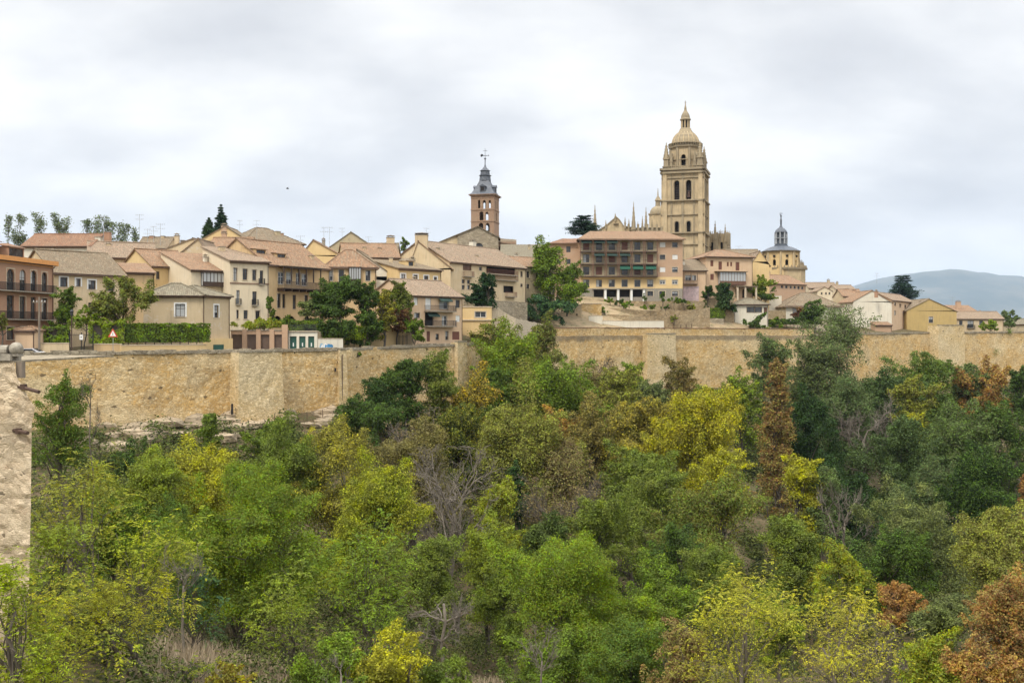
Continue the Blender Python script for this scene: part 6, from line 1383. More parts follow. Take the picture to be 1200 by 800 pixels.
# ================================================================== mountains and hills
def mountains():
    pr = [(-900, 372), (-300, 368), (300, 366), (700, 360), (900, 352), (985, 339), (1000, 335.5), (1030, 326.5), (1060, 321.5), (1090, 318.8), (1130, 321), (1165, 324.5), (1200, 326.8), (1260, 333), (1400, 345), (1800, 360), (2600, 375)]
    D0 = 15000.0; V = []; cols = np.arange(-860, 2060, 8.0); rows = 26
    for j in range(rows + 1):
        f = j / rows
        for px in cols:
            D = D0 - 3600 + 5200 * f; zt = (HZ - np.interp(px, [p[0] for p in pr], [p[1] for p in pr])) / F * D0
            e = math.sin(min(f / .68, 1) * PI / 2) ** 1.3 if f < .68 else math.cos((f - .68) / .32 * PI / 2) ** .6
            x = (px - 600) / F * D0; p = Vector((x * .0007, D * .0007, 0)); rid = mnoise.fractal(p, 1, 2, 6) * 120 * (1 if f < .6 else .15) * min(1, f * 3)
            V.append((x, D, 18 + (zt + 32 + 0) * e + rid * e))
    n = len(cols); Fc = [(j * n + i, j * n + i + 1, (j + 1) * n + i + 1, (j + 1) * n + i) for j in range(rows) for i in range(n - 1)]
    o = finish('mountains', V, Fc, ['mountain_scrub'], uv=False, smooth=True); tag(o, kind='structure')
mountains()

# bird
R = empty('bird', (X(337, 150), 150, Z(221, 150)), .4); tag(R, 'tiny dark bird flying in the cloudy sky above the left rooftops', 'bird')
m = MB(); m.lathe(0, 0, [(.02, -.22), (.08, -.1), (.09, .05), (.05, .15), (.01, .22)], 8, 'bird_feather'); o = m.build('body', R); o.rotation_euler = (0, PI / 2, 0)
for s in (-1, 1):
    m = MB(); m.add([(-.1, 0, 0), (.1, 0, 0), (.05, s * .25, .14), (-.08, s * .5, .05), (-.12, s * .25, .12)], [(0, 1, 2, 4), (4, 2, 3)], 'bird_feather'); m.build('wing', R)

# ================================================================== vegetation
def rot_basis(n, rng):
    """random tangent frames for unit normals n (N,3)"""
    r = rng.normal(size=n.shape); t = np.cross(n, r); t /= np.maximum(np.linalg.norm(t, axis=1), 1e-6)[:, None]
    return t, np.cross(n, t)

def leaf_quads(P, N, size, rng, aspect=.55):
    """one pointed leaf (or leaf spray) per point"""
    N = N / np.maximum(np.linalg.norm(N, axis=1), 1e-6)[:, None]; t, b = rot_basis(N, rng); s = (size * rng.uniform(.65, 1.35, len(P)))[:, None]
    fold = N * s * rng.uniform(-.12, .25, len(P))[:, None]
    V = np.stack([P - t * s * .5, P + b * s * aspect * .5 + fold, P + t * s * .5, P - b * s * aspect * .5 + fold], 1).reshape(-1, 3)
    return V, np.arange(len(V)).reshape(-1, 4)

def fronds(P, N, size, rng, k=7):
    """compound leaves: an arching midrib carrying k pairs of leaflets"""
    d = N * .7 + rng.normal(size=P.shape) * .55; d[:, 2] *= .6; d /= np.linalg.norm(d, axis=1)[:, None]
    up = np.array([0, 0, 1.0]); side = np.cross(d, up); side /= np.maximum(np.linalg.norm(side, axis=1), 1e-3)[:, None]
    L = size * rng.uniform(.7, 1.3, len(P)); out = []
    for i in range(k):
        f = (i + .8) / k; c = P + d * (L * f)[:, None] + up * (-(f ** 2) * L * .45)[:, None]
        w = (L * .25 * math.sin(PI * (.25 + .65 * f)))[:, None]
        for s in (-1, 1):
            dr = side * s * .85 + d * .45 + up * rng.uniform(-.45, .05, len(P))[:, None] + rng.normal(size=P.shape) * .1; wid = d * (w * .22)
            out.append(np.stack([c, c + dr * w * .5 + wid, c + dr * w, c + dr * w * .5 - wid], 1))
    V = np.concatenate(out, 0).reshape(-1, 3); return V, np.arange(len(V)).reshape(-1, 4)

def limb(m, a, b, r0, r1, rng, mat, seg=4, wob=.12, n=5):
    a, b = Vector(a), Vector(b); L = (b - a).length; pts = []
    for i in range(seg + 1):
        f = i / seg; p = a.lerp(b, f)
        if 0 < i < seg: p += Vector(rng.normal(size=3) * L * wob * .5)
        p.z += math.sin(f * PI) * L * .06; pts.append(p)
    m.tube(pts, [r0 + (r1 - r0) * i / seg for i in range(seg + 1)], n, mat); return pts

def clumps_for(form, w, h, rng, n):
    """centres, radii of leaf clumps inside an uneven crown; z measured from crown bottom"""
    C = []; tries = 0
    if form in ('round', 'dome', 'tall', 'vase'):
        nl = rng.randint(4, 8) if form != 'tall' else rng.randint(4, 7); L = []
        for i in range(nl):
            a = rng.uniform(0, 2 * PI); f = (i + rng.uniform(0, .8)) / nl
            if form == 'tall': r0 = rng.uniform(.0, .16); zc = .14 + .74 * f; rx = rng.uniform(.24, .36) * (1.1 - .45 * f); rz = rng.uniform(.12, .18)
            elif form == 'dome': r0 = rng.uniform(.12, .36); zc = rng.uniform(.25, .72) - r0 * .5; rx = rng.uniform(.22, .34); rz = rng.uniform(.20, .30)
            else: r0 = rng.uniform(.08, .34) * (1.15 - .6 * f); zc = .16 + .64 * f; rx = rng.uniform(.22, .34); rz = rng.uniform(.16, .26)
            L.append((r0 * math.cos(a), r0 * math.sin(a), zc, rx, rz))
        L.append((rng.uniform(-.06, .06), 0, .74 if form != 'tall' else .84, .24 if form != 'tall' else .15, .25 if form != 'tall' else .15))
        for i in range(n):
            l = L[i % len(L)]; v = rng.normal(size=3); v /= np.linalg.norm(v); v[2] = abs(v[2]) if rng.rand() < .7 else v[2]; q = rng.uniform(.45, 1.0) if rng.rand() < .8 else rng.uniform(1.0, 1.32)
            C.append(((l[0] + v[0] * l[3] * q) * w * 1.16, (l[1] + v[1] * l[3] * q) * w * 1.16, min((l[2] + v[2] * l[4] * q), 1.02) * h, q))
        return np.array(C)
    ph = rng.uniform(0, 6.28, 6)
    while len(C) < n and tries < n * 60:
        tries += 1
        a = rng.uniform(0, 2 * PI); f = rng.uniform(0, 1)
        if form == 'tall': rad = (math.sin(PI * (.10 + .84 * f)) ** .7) * (1 - .25 * f)
        elif form == 'spire': rad = (1 - f) ** .75 * .95 + .08
        elif form == 'vase': rad = .45 + .55 * f if f < .8 else math.sqrt(max(0, 1 - ((f - .8) / .2) ** 2))
        elif form == 'dome': rad = math.sqrt(max(0, 1 - (max(f - .25, 0) / .75) ** 2)) * (.75 + .25 * min(f / .25, 1))
        else: rad = math.sqrt(max(0, 1 - (2 * f - 1) ** 2)) ** .85
        rad *= 1 + .20 * math.sin(2 * a + ph[0] + 3 * f) + .14 * math.sin(3 * a + ph[1] - 5 * f) + .12 * math.sin(9 * f + ph[2])
        rr = rad * (rng.uniform(.0, 1) ** .45); C.append((math.cos(a) * rr * w / 2, math.sin(a) * rr * w / 2, f * h, rad))
    C = np.array(C); return C

TREES = []
def tree(label, px, yt, wpx, hpx, D, form='round', col=(.07, .11, .025), acc=None, amt=.0, dens=1.0, lsz=None, bark='bark', name='tree', cat='tree', group=None,
         twigs=0, seed=None, frond=False, lean=0.0, trunk_r=None, nclump=None, ybot=None, flat=1.0, on=None, stems=1):
    rng = np.random.RandomState(seed if seed is not None else int(px * 7 + yt * 13 + D) % 99991); S = D / F
    x = X(px, D); g = gz(x, D) if on is None else on; zt = Z(yt, D); w = wpx * S; h = hpx * S; h = min(h, max(zt - g - .2, .8)); zc = zt - h - g
    R = empty(name, (x, D, g)); tag(R, label, cat, group)
    scale_l = lsz if lsz else max(.115, 2.25 * S)      # leaf spray: about three picture points, never under 14 cm
    if group == 'trees of the valley wood': h *= 1.0 if form == 'spire' else 1.35; w *= 1.0 if form in ('spire', 'tall') else 1.14; h = min(h, max(zt - g - .2, .8)); zc = zt - h - g
    n = nclump or int(np.clip(64 * (h / max(w, .1)) ** .6 * (wpx / 90) ** .5, 18, 150)); C = clumps_for(form, w * .84, h * .90, rng, n); n = len(C)
    rc = (w + min(h, w * 1.5)) * .5 * rng.uniform(.05, .135, n) * (1.0 if n > 20 else 1.3)
    base_z = h * .04
    area = w * h; per = scale_l ** 2 * .30; total = int(dens * 3.9 * area / per / (14 * .30 if frond else 1)); total = min(int(total * (1.25 if not frond else 1.6)), 150000 if not frond else 9000)
    pk = rc ** 2 / (rc ** 2).sum(); k = rng.choice(n, total, p=pk)
    v = rng.normal(size=(total, 3)); v /= np.linalg.norm(v, axis=1)[:, None]; v[:, 2] = np.where(v[:, 2] < -.35, -v[:, 2] * .6, v[:, 2])
    rr = rng.uniform(.45, 1.0, total) ** .6
    rr = np.where(rng.rand(total) < .2, rr * rng.uniform(1.0, 1.6, total), rr)      # loose sprays feather the outline
    kn = 1 + .28 * np.sin(v[:, 0] * 5 + k * 1.7) * np.sin(v[:, 1] * 5 + k) + .18 * np.sin(v[:, 2] * 9 + k * 2.3)
    # every clump is a tuft drawn out along its own shoot
    dr = np.stack([C[:, 0] / w, C[:, 1] / w, np.full(n, .55)], 1) + rng.normal(size=(n, 3)) * .28; dr /= np.linalg.norm(dr, axis=1)[:, None]
    tt_ = rng.uniform(-.5, 1.0, total); st_ = (rng.uniform(.8, 2.1, n) * rc)[k]
    P = C[k, :3] + v * (rc[k] * rr * kn * (1 - .62 * np.maximum(tt_, 0)))[:, None] * np.array([1.0, 1.0, .85 * flat]) + dr[k] * (st_ * tt_)[:, None]; P[:, 2] += base_z + zc
    nrm = v * .8 + rng.normal(size=v.shape) * .45 + np.array([0, 0, .45]); nrm /= np.linalg.norm(nrm, axis=1)[:, None]
    if frond:
        V, Q = fronds(P, v, scale_l, rng)
        n2 = min(total * 3, 24000); k2 = rng.choice(n, n2, p=pk); v2 = rng.normal(size=(n2, 3)); v2 /= np.linalg.norm(v2, axis=1)[:, None]
        P2 = C[k2, :3] + v2 * (rc[k2] * rng.uniform(.2, .95, n2))[:, None]; P2[:, 2] += base_z + zc
        V2, Q2 = leaf_quads(P2, v2 * .5 + [0, 0, .6], np.full(n2, scale_l * .27), rng); Q = np.concatenate([Q, Q2 + len(V)]); V = np.concatenate([V, V2])
    else: V, Q = leaf_quads(P, nrm, scale_l, rng)
    cr = np_mesh('crown', V, Q, ['leaf'], R); cr.color = (*col, 1); a = acc or col; cr['accent'] = [float(q) for q in a]; cr['accent_amount'] = float(amt)
    # trunk and limbs
    m = MB(); H = zc + h; tr = trunk_r or max(.10, min(.45, H * .018)); top = Vector((C[:, 0].mean() * .3, C[:, 1].mean() * .3, zc + h * (.86 if form in ('tall', 'spire') else .62))); top.x += lean * H
    for sidx in range(stems):
        b0 = Vector((0, 0, -.3)) if stems == 1 else Vector((rng.uniform(-1, 1) * w * .12, rng.uniform(-1, 1) * w * .12, -.3)); tp = top if stems == 1 else top + Vector((rng.uniform(-1, 1) * w * .3, rng.uniform(-1, 1) * w * .2, 0))
        tp_pts = limb(m, b0, tp, tr, tr * .25, rng, bark, 6, .05, 7)
        for i in rng.permutation(n)[:min(n, 26)] if stems == 1 else rng.permutation(n)[:8]:
            c = Vector((C[i, 0], C[i, 1], C[i, 2] + base_z + zc)); f = np.clip((c.z - h * .35) / max(top.z, .1), .15, .95); q = tp_pts[int(f * (len(tp_pts) - 1))]; q = q.lerp(tp_pts[min(int(f * 6) + 1, 6)], (f * 6) % 1)
            r_ = tr * .38 * (1 - f * .6); pp = limb(m, q, c, r_, r_ * .3, rng, bark, 3, .12, 4)
            for _ in range(2 + twigs):
                d = Vector(rng.normal(size=3)); d.z = abs(d.z) * .8 + .25; d.normalize(); st = pp[rng.randint(1, 4)]
                limb(m, st, st + d * float(rc[i]) * rng.uniform(.8, 1.5 if twigs < 3 else 1.9), r_ * .28, .012, rng, bark, 2, .15, 3)
    m.build('trunk', R, smooth=True); return R

def bare_tree(label, px, yt, wpx, hpx, D, bark='bark_pale', name='bare_tree', seed=1, leaf=None, cat='tree', n0=7, lean=0., group=None, up=.55, leafn=900):
    rng = np.random.RandomState(seed); S = D / F; x = X(px, D); g = gz(x, D); zt = Z(yt, D); w = wpx * S; H = zt - g; h = min(hpx * S, H)
    R = empty(name, (x, D, g)); tag(R, label, cat, group); m = MB(); tips = []
    zc = H - h; tr = max(.06, min(H * .016, w * .045))
    trunk = limb(m, (0, 0, -.3), (lean * H * .5, 0, zc + h * .35), tr, tr * .6, rng, bark, 5, .03, 7)
    def grow(p, d, L, r, lvl):
        e = p + d * L; e.x = max(-w * .62, min(w * .62, e.x)); e.y = max(-w * .6, min(w * .6, e.y)); e.z = min(e.z, H + .2)
        pts = limb(m, p, e, r, r * .45, rng, bark, 4, .13, 4 if lvl < 2 else 3)
        if lvl >= 3: tips.append(e); return
        for k in range(5):
            q = pts[min(4, 1 + k)] if k < 4 else pts[-1]; nd = (d + Vector(rng.normal(size=3)) * .62 + Vector((0, 0, up * .35))).normalized(); grow(q, nd, L * rng.uniform(.45, .66), r * .5, lvl + 1)
    for i in range(n0):
        a = 2 * PI * i / n0 + rng.uniform(-.4, .4); e = rng.uniform(.25, 1.1); d = Vector((math.cos(a), math.sin(a) * .8, e + up)).normalized()
        grow(trunk[rng.randint(3, 6)], d, h * rng.uniform(.34, .5), tr * .5, 0)
    m.build('trunk', R, smooth=True)
    if leaf:
        T = np.array([tuple(t) for t in tips]); idx = rng.randint(0, len(T), leafn); P = T[idx] + rng.normal(size=(leafn, 3)) * .35; N = rng.normal(size=P.shape); N /= np.linalg.norm(N, axis=1)[:, None]
        V, Q = leaf_quads(P, N, max(.12, 2.2 * S), rng); c = np_mesh('crown', V, Q, ['leaf'], R); c.color = (*leaf, 1); c['accent'] = list(leaf); c['accent_amount'] = 0.
    return R

# colours (leaf albedo, linear)
VIV = (.178, .228, .028); MID = (.112, .160, .026); DRK = (.028, .052, .017); DGR = (.055, .086, .024); GRY = (.110, .140, .055); OLV = (.180, .178, .045); YGR = (.26, .27, .034)
YEL = (.34, .27, .035); GOL = (.36, .235, .04); RST = (.22, .12, .05); ORG = (.31, .175, .06); BRN = (.19, .145, .07); BRZ = (.165, .155, .045); LIM = (.30, .315, .05); RED = (.13, .055, .03); TEA = (.05, .10, .055)
G = 'trees of the valley wood'

# ---- left, near the camera
T_ = [
 # label, px, ytop, w, h, D, form, col, acc, amt, opts
 ('young leafy tree growing between the camera bastion and the town wall', 74, 432, 66, 100, 62, 'round', MID, DGR, .5, dict(dens=.6, twigs=2)),
 ('leafy green ailanthus covering the foot of the stone bastion', 12, 618, 100, 180, 23, 'round', VIV, YGR, .6, dict(frond=True, lsz=.36, stems=2)),
 ('yellow-green ailanthus with reddish seed bunches at the bottom left corner', 48, 660, 190, 170, 24.5, 'dome', VIV, GOL, .5, dict(frond=True, lsz=.36, dens=1.1, stems=3)),
 ('pale green ailanthus sprawling right of the corner one', 150, 668, 190, 150, 31, 'dome', YGR, YEL, .45, dict(frond=True, lsz=.36, dens=1.1, stems=3)),
 ('fresh green feathery sapling against the foot of the bastion', 62, 600, 110, 120, 36, 'round', VIV, OLV, .5, dict(frond=True, lsz=.5, stems=2)),
 ('olive-green feathery tree just right of the bastion base', 100, 530, 120, 135, 55, 'round', YGR, BRZ, .6, dict(frond=True, lsz=.6)),
 ('yellow-green tree with a layered crown above the left-hand shrubs', 165, 600, 130, 110, 46, 'round', VIV, YEL, .45, dict(frond=True, lsz=.5)),
 ('light green tree standing in the gap before the rocky ledge', 170, 528, 110, 110, 78, 'round', VIV, OLV, .5, {}),
 ('bright green tree with a yellow top under the wall buttress', 232, 522, 110, 110, 84, 'round', YGR, YEL, .5, {}),
 ('large vivid green ash with a deep shadowed hollow beneath', 282, 556, 172, 165, 66, 'round', VIV, MID, .75, dict(dens=1.7)),
 ('dark leafy tree right behind the vivid green ash', 326, 503, 100, 120, 96, 'round', MID, OLV, .5, {}),
 ('wide olive-yellow tree below the iron fence', 400, 497, 140, 120, 100, 'dome', OLV, YEL, .6, {}),
 ('yellow-splashed tree at the right of the olive-yellow one', 440, 540, 110, 140, 82, 'round', VIV, YEL, .55, {}),
 ('tall soft green feathery tree below the yellow-splashed one', 428, 612, 140, 170, 60, 'round', MID, VIV, .6, dict(frond=True, lsz=.62)),
 ('small bluish-green feathery tree beside the dark hollow', 228, 650, 70, 100, 48, 'round', TEA, MID, .5, dict(frond=True, lsz=.5, dens=.8)),
 ('bushy green tree at the bottom left of the dry slope', 345, 668, 100, 110, 44, 'round', VIV, OLV, .5, dict(frond=True, lsz=.45)),
 ('light green bush with yellow tips low on the dry slope', 455, 735, 100, 75, 38, 'dome', YGR, YEL, .6, dict(name='bush', stems=3, cat='bush', lsz=.1)),
 ('small green bush beside the brown clearing at the bottom left', 215, 770, 90, 60, 33, 'dome', VIV, YEL, .3, dict(name='bush', stems=3, cat='bush', frond=True, lsz=.35)),
 ('yellow-flowering bush at the bottom edge of the brown clearing', 268, 778, 60, 40, 33, 'dome', YEL, YGR, .5, dict(name='bush', stems=3, cat='bush', lsz=.09)),
 ('leafy bush at the bottom edge left of the fallen branches', 385, 740, 90, 70, 36, 'dome', MID, VIV, .5, dict(name='bush', stems=3, cat='bush', lsz=.1)),
 ('low green bush right of the fallen branches', 520, 762, 80, 50, 40, 'dome', MID, OLV, .5, dict(name='bush', stems=3, cat='bush', lsz=.1)),
 ('dark juniper bush on the rocks below the wall', 155, 508, 62, 46, 112, 'dome', DGR, MID, .3, dict(name='bush', cat='bush', stems=2)),
 ('small pointed tree against the wall left of the buttress', 244, 482, 42, 66, 118, 'tall', MID, OLV, .3, {}),
 ('small mid-green bush right of the buttress foot', 320, 494, 62, 34, 122, 'dome', MID, OLV, .3, dict(name='bush', cat='bush', stems=2)),
 ('greenish tree filling the gap between ash and bastion', 135, 575, 90, 110, 66, 'round', MID, VIV, .5, {}),
 ('shaded green tree under the yellow-green crowns at the left', 210, 590, 90, 90, 72, 'round', MID, DGR, .5, {}),
 # ---- centre left, dark elms
 ('dark round-headed elm at the left end of the dark group', 437, 444, 58, 90, 140, 'tall', DGR, DRK, .5, {}),
 ('dark spreading elm below the drainpipe corner', 425, 468, 96, 110, 132, 'round', DGR, MID, .4, {}),
 ('slim dark elm in front of the wall, second of the dark group', 455, 432, 50, 100, 144, 'tall', DGR, MID, .4, {}),
 ('tall dark elm with a forked tip before the wall', 477, 420, 62, 130, 146, 'tall', DGR, MID, .4, dict(twigs=1)),
 ('tall bronze-topped elm with a bare trunk showing', 509, 415, 84, 125, 148, 'tall', MID, BRZ, .7, dict(dens=.85)),
 ('golden-crowned maple right of the bronze-topped elm', 556, 440, 66, 78, 146, 'round', OLV, GOL, .95, {}),
 ('dark green tree with yellow flecks below the golden maple', 540, 465, 76, 110, 136, 'round', DGR, YEL, .42, {}),
 ('olive-brown thinning tree below the dark elms', 482, 498, 110, 110, 112, 'round', BRZ, BRN, .7, dict(dens=.8, twigs=3)),
 ('tall pale olive ash in the middle of the wood', 610, 452, 116, 160, 124, 'round', OLV, LIM, .35, dict(dens=.9)),
 ('light green young tree tucked below the grey dead tree', 588, 560, 62, 80, 100, 'round', YGR, MID, .4, {}),
 ('bright green tree right of the dead grey one', 570, 610, 76, 100, 84, 'round', VIV, OLV, .6, {}),
 ('dark holly-like tree in the shadow beneath the pale ash', 606, 540, 44, 120, 114, 'tall', DRK, DGR, .5, {}),
 # trees at the wall gap
 ('vivid green tree hiding the bend of the town wall', 600, 392, 96, 90, 176, 'round', VIV, MID, .5, {}),
 ('small open tree with pale branches left of the bend, over the parapet', 586, 366, 58, 70, 186, 'round', OLV, VIV, .4, dict(dens=.6, twigs=2)),
 ('bronze-leaved tree rising over the parapet at the bend', 636, 372, 62, 82, 196, 'tall', BRZ, MID, .5, dict(dens=.85, twigs=1)),
 ('broad deep green tree right of the wall bend', 652, 418, 110, 100, 170, 'round', MID, VIV, .6, {}),
 ('dark green tree left of the wall bend, beneath the vivid one', 570, 430, 60, 80, 168, 'round', MID, DGR, .4, {}),
 # centre
 ('small orange shrub-like maple beside the broad deep green tree', 654, 476, 44, 52, 150, 'round', ORG, GOL, .6, {}),
 ('purplish-brown thin-leaved tree under the parapet wall', 694, 424, 62, 100, 176, 'round', BRN, OLV, .5, dict(dens=.55, twigs=3)),
 ('yellow-green tree left of the square buttress', 718, 428, 58, 80, 172, 'round', OLV, YGR, .6, {}),
 ('green round tree in front of the square buttress', 741, 424, 48, 60, 190, 'round', MID, YGR, .5, {}),
 ('pale grey-green willow leaning at the buttress', 762, 440, 50, 60, 184, 'round', GRY, OLV, .4, dict(dens=.8)),
 ('dark reddish-brown pear tree against the wall', 793, 418, 52, 80, 186, 'round', BRZ, RED, .6, {}),
 ('brown fading tree with a touch of orange below the thin-leaved one', 694, 470, 86, 90, 148, 'round', BRZ, ORG, .35, dict(dens=.75, twigs=2)),
 ('olive tree speckled with orange in the very middle of the wood', 748, 462, 92, 90, 146, 'round', OLV, GOL, .5, {}),
 ('grey-brown half bare tree left of the centre olive tree', 664, 520, 104, 140, 122, 'round', BRN, OLV, .5, dict(dens=.65, twigs=4)),
 ('green tree below the speckled olive one', 740, 520, 110, 110, 122, 'round', MID, OLV, .6, {}),
 ('small green tree at the wall foot right of the pear tree', 832, 448, 60, 50, 196, 'round', MID, YGR, .4, {}),
 ('green tree on the wall foot below the fence posts', 868, 440, 56, 66, 198, 'round', MID, YGR, .4, {}),
 ('bright yellow maple glowing in the middle of the wood', 822, 458, 112, 120, 134, 'round', YGR, YEL, .8, {}),
 ('small yellow maple at the left foot of the bright one', 780, 492, 62, 66, 138, 'round', YGR, YEL, .9, {}),
 ('yellow-topped tree left below the rust-coloured conifer', 845, 520, 70, 80, 124, 'round', YGR, YEL, .5, {}),
 ('broad olive tree with loosely hanging branches', 836, 560, 124, 120, 102, 'round', OLV, MID, .75, dict(dens=.9, twigs=2)),
 ('olive tree left of the hanging-branch tree', 775, 548, 90, 110, 110, 'round', MID, OLV, .7, dict(dens=.85)),
 # rust spire etc
 ('tall narrow rust-brown larch', 911, 416, 60, 200, 150, 'spire', (.27, .165, .065), BRZ, .8, dict(dens=.8, nclump=120, twigs=2)),
 ('grey-green tree rising behind the tip of the rust-brown larch', 905, 396, 52, 60, 214, 'round', GRY, MID, .3, dict(dens=.8)),
 ('yellow-green poplar at the right of the rust-brown larch', 938, 520, 72, 150, 112, 'tall', YGR, YEL, .5, {}),
 ('big open grey-green elm crossing the parapet', 986, 352, 100, 130, 226, 'round', (.13, .15, .07), MID, .5, dict(dens=.5, twigs=3)),
 ('smaller grey-green elm at the left of the big open one', 948, 392, 50, 90, 222, 'round', GRY, OLV, .3, dict(dens=.75, twigs=1)),
 ('very dark tree right of the rust-brown larch', 950, 452, 80, 130, 160, 'round', DRK, DGR, .5, {}),
 ('drooping grey willow with pinkish bare twigs', 1000, 440, 84, 120, 172, 'round', GRY, DGR, .5, dict(dens=.75, twigs=3)),
 ('deep green tree behind the drooping willow', 1040, 428, 90, 100, 200, 'round', DGR, GRY, .4, {}),
 ('green rounded tree below the square bastion', 1092, 416, 86, 80, 214, 'round', MID, GRY, .5, {}),
 ('small light green tree left of the rounded one', 1066, 440, 44, 66, 192, 'round', OLV, YGR, .5, {}),
 ('greenish tree at the wall foot right of the square bastion', 1135, 430, 60, 60, 220, 'round', GRY, MID, .5, {}),
 ('orange-leaved sumac stretched along the far right wall foot', 1162, 428, 92, 52, 218, 'dome', ORG, OLV, .3, {}),
 ('dark tree rising at the right edge behind the orange sumac', 1196, 424, 30, 60, 206, 'round', DGR, MID, .4, {}),
 ('rounded blue-green tree in the right-hand wood', 1056, 492, 100, 110, 156, 'round', DGR, GRY, .6, {}),
 ('yellow-speckled slim tree between the two blue-green ones', 1068, 478, 34, 60, 168, 'tall', YGR, YEL, .5, {}),
 ('wide grey-green tree on the right below the sumac', 1120, 470, 90, 120, 160, 'round', GRY, MID, .6, {}),
 ('dark green tree at the right edge below the sumac', 1176, 462, 80, 130, 158, 'round', DGR, MID, .5, {}),
 ('shadowy tree below the wide grey-green one', 1140, 530, 90, 110, 130, 'round', DRK, MID, .5, {}),
 ('dusty green tree in the hollow left of the shadowy one', 1085, 540, 80, 90, 136, 'round', GRY, DGR, .6, {}),
 ('dark trunk-lined tree with slim bare stems in front', 985, 540, 90, 130, 128, 'round', DRK, DGR, .5, {}),
 ('thin grey-green sapling with pale crossing stems', 972, 544, 52, 70, 112, 'vase', GRY, MID, .4, dict(dens=.6, bark='bark_pale', stems=3)),
 ('large soft grey-green ash in the right foreground of the valley', 1066, 565, 140, 120, 100, 'dome', GRY, OLV, .6, {}),
 ('deep green tree below the grey-green ash', 1040, 620, 110, 90, 88, 'round', DGR, MID, .6, {}),
 ('pale green fringe-leaved tree at the right edge', 1172, 588, 110, 110, 84, 'dome', OLV, LIM, .4, dict(lsz=.16)),
 ('thin rust-brown tree cut by the right edge', 1200, 545, 24, 90, 118, 'tall', RST, ORG, .3, {}),
 ('deep green tree in the middle right below the yellow-green poplar', 930, 600, 80, 100, 96, 'round', MID, OLV, .6, {}),
 ('small lime green tree at the foot of the poplar', 985, 640, 60, 70, 84, 'round', YGR, MID, .6, {}),
 # bottom
 ('large rounded vivid green tree at the bottom centre', 662, 634, 190, 175, 62, 'dome', VIV, MID, .6, dict(dens=1.9)),
 ('leafy skirt of green bushes under the large rounded tree', 640, 742, 130, 60, 57, 'dome', MID, VIV, .5, dict(dens=1.4, name='bush', cat='bush')),
 ('green tree at the right shoulder of the large rounded one', 778, 660, 90, 120, 70, 'round', MID, VIV, .5, {}),
 ('dark green tree below the right shoulder of the large rounded one', 740, 730, 100, 90, 54, 'round', MID, DGR, .6, {}),
 ('sparse rusty-orange young tree at the bottom centre right', 790, 728, 70, 90, 50, 'round', (.24, .16, .07), OLV, .6, dict(dens=.6, twigs=2)),
 ('bright yellow-green feathery acacia, left of the bottom pair', 880, 655, 150, 160, 48, 'vase', LIM, YEL, .55, dict(dens=.8, twigs=4, bark='bark_pale', stems=3, frond=True, lsz=.34)),
 ('bright yellow feathery acacia with pale stems, right of the bottom pair', 1010, 690, 150, 130, 44, 'vase', LIM, YEL, .8, dict(dens=.7, twigs=4, bark='bark_pale', stems=3, frond=True, lsz=.32)),
 ('orange-brown bush between the yellow acacia and the grey-green trees', 1052, 680, 56, 50, 60, 'round', ORG, RST, .5, dict(name='bush', cat='bush')),
 ('rust-orange tree at the bottom right corner', 1185, 668, 90, 140, 46, 'round', ORG, (.15, .14, .05), .6, dict(dens=.9, twigs=2)),
 ('low rust-orange bush left of the corner tree', 1140, 745, 70, 60, 42, 'dome', ORG, OLV, .35, dict(name='bush', cat='bush')),
 ('grey-green bush above the bottom right corner', 1115, 690, 84, 80, 58, 'round', GRY, OLV, .5, {}),
 ('lively green bush between yellow acacia and rust-orange tree', 1100, 735, 80, 70, 47, 'dome', YGR, MID, .6, dict(name='bush', cat='bush')),
 ('olive tree behind the left shoulder of the yellow acacia', 830, 640, 80, 90, 74, 'round', MID, BRZ, .5, {}),
 ('low bushy green tree in front of the foot of the dead grey tree', 508, 628, 84, 80, 72, 'round', MID, OLV, .6, {}),
 ('olive bush above the top of the dry slope', 470, 640, 60, 60, 66, 'dome', OLV, MID, .6, dict(name='bush', cat='bush')),
 ('green tree left behind the large rounded one', 590, 660, 60, 80, 78, 'round', MID, OLV, .5, {}),
 ('shaded tree behind the right shoulder of the large rounded one', 800, 610, 70, 90, 88, 'round', DGR, MID, .5, {}),
 ('olive scrub tree above the large rounded one', 700, 590, 100, 80, 96, 'round', MID, OLV, .6, {}),
 ('dark tree in the shade between the pale ash and the large rounded tree', 640, 600, 70, 90, 92, 'round', DGR, OLV, .3, {}),
 ('pale green tree on the valley side behind the acacias', 905, 690, 70, 70, 66, 'round', MID, YGR, .5, {}),
]
for a in T_:
    o = a[10] if len(a) > 10 else {}
    tree(a[0], a[1], a[2], a[3], a[4], a[5], a[6], a[7], a[8], a[9], group=G, **o)

# ---- bare and dead trees
bare_tree('dead grey tree with tangled pale branches in the middle of the wood', 532, 528, 104, 112, 92, seed=11, n0=9, group=G)
bare_tree('leaning dead grey stem beside the tangled dead tree', 505, 575, 56, 80, 88, seed=12, n0=6, lean=.2, group=G)
bare_tree('grey leafless thicket tree below the bronze-topped elm', 486, 478, 60, 70, 118, 'bark_pale', seed=13, leaf=BRN, group=G)
bare_tree('fallen pale branches on the dry slope', 520, 668, 70, 60, 52, seed=14, n0=6, name='fallen_branch', cat='dead wood', up=.0)
bare_tree('small leafless tree in front of the large rounded green tree', 635, 735, 50, 60, 46, seed=15, n0=6, group=G)
bare_tree('purplish leafless tree top below the parapet', 692, 415, 44, 60, 182, 'bark', seed=16, leaf=BRN, group=G)
bare_tree('brown half-leafless tree under the grey-brown one', 655, 560, 90, 110, 104, 'bark', seed=17, leaf=BRN, group=G, leafn=1800)
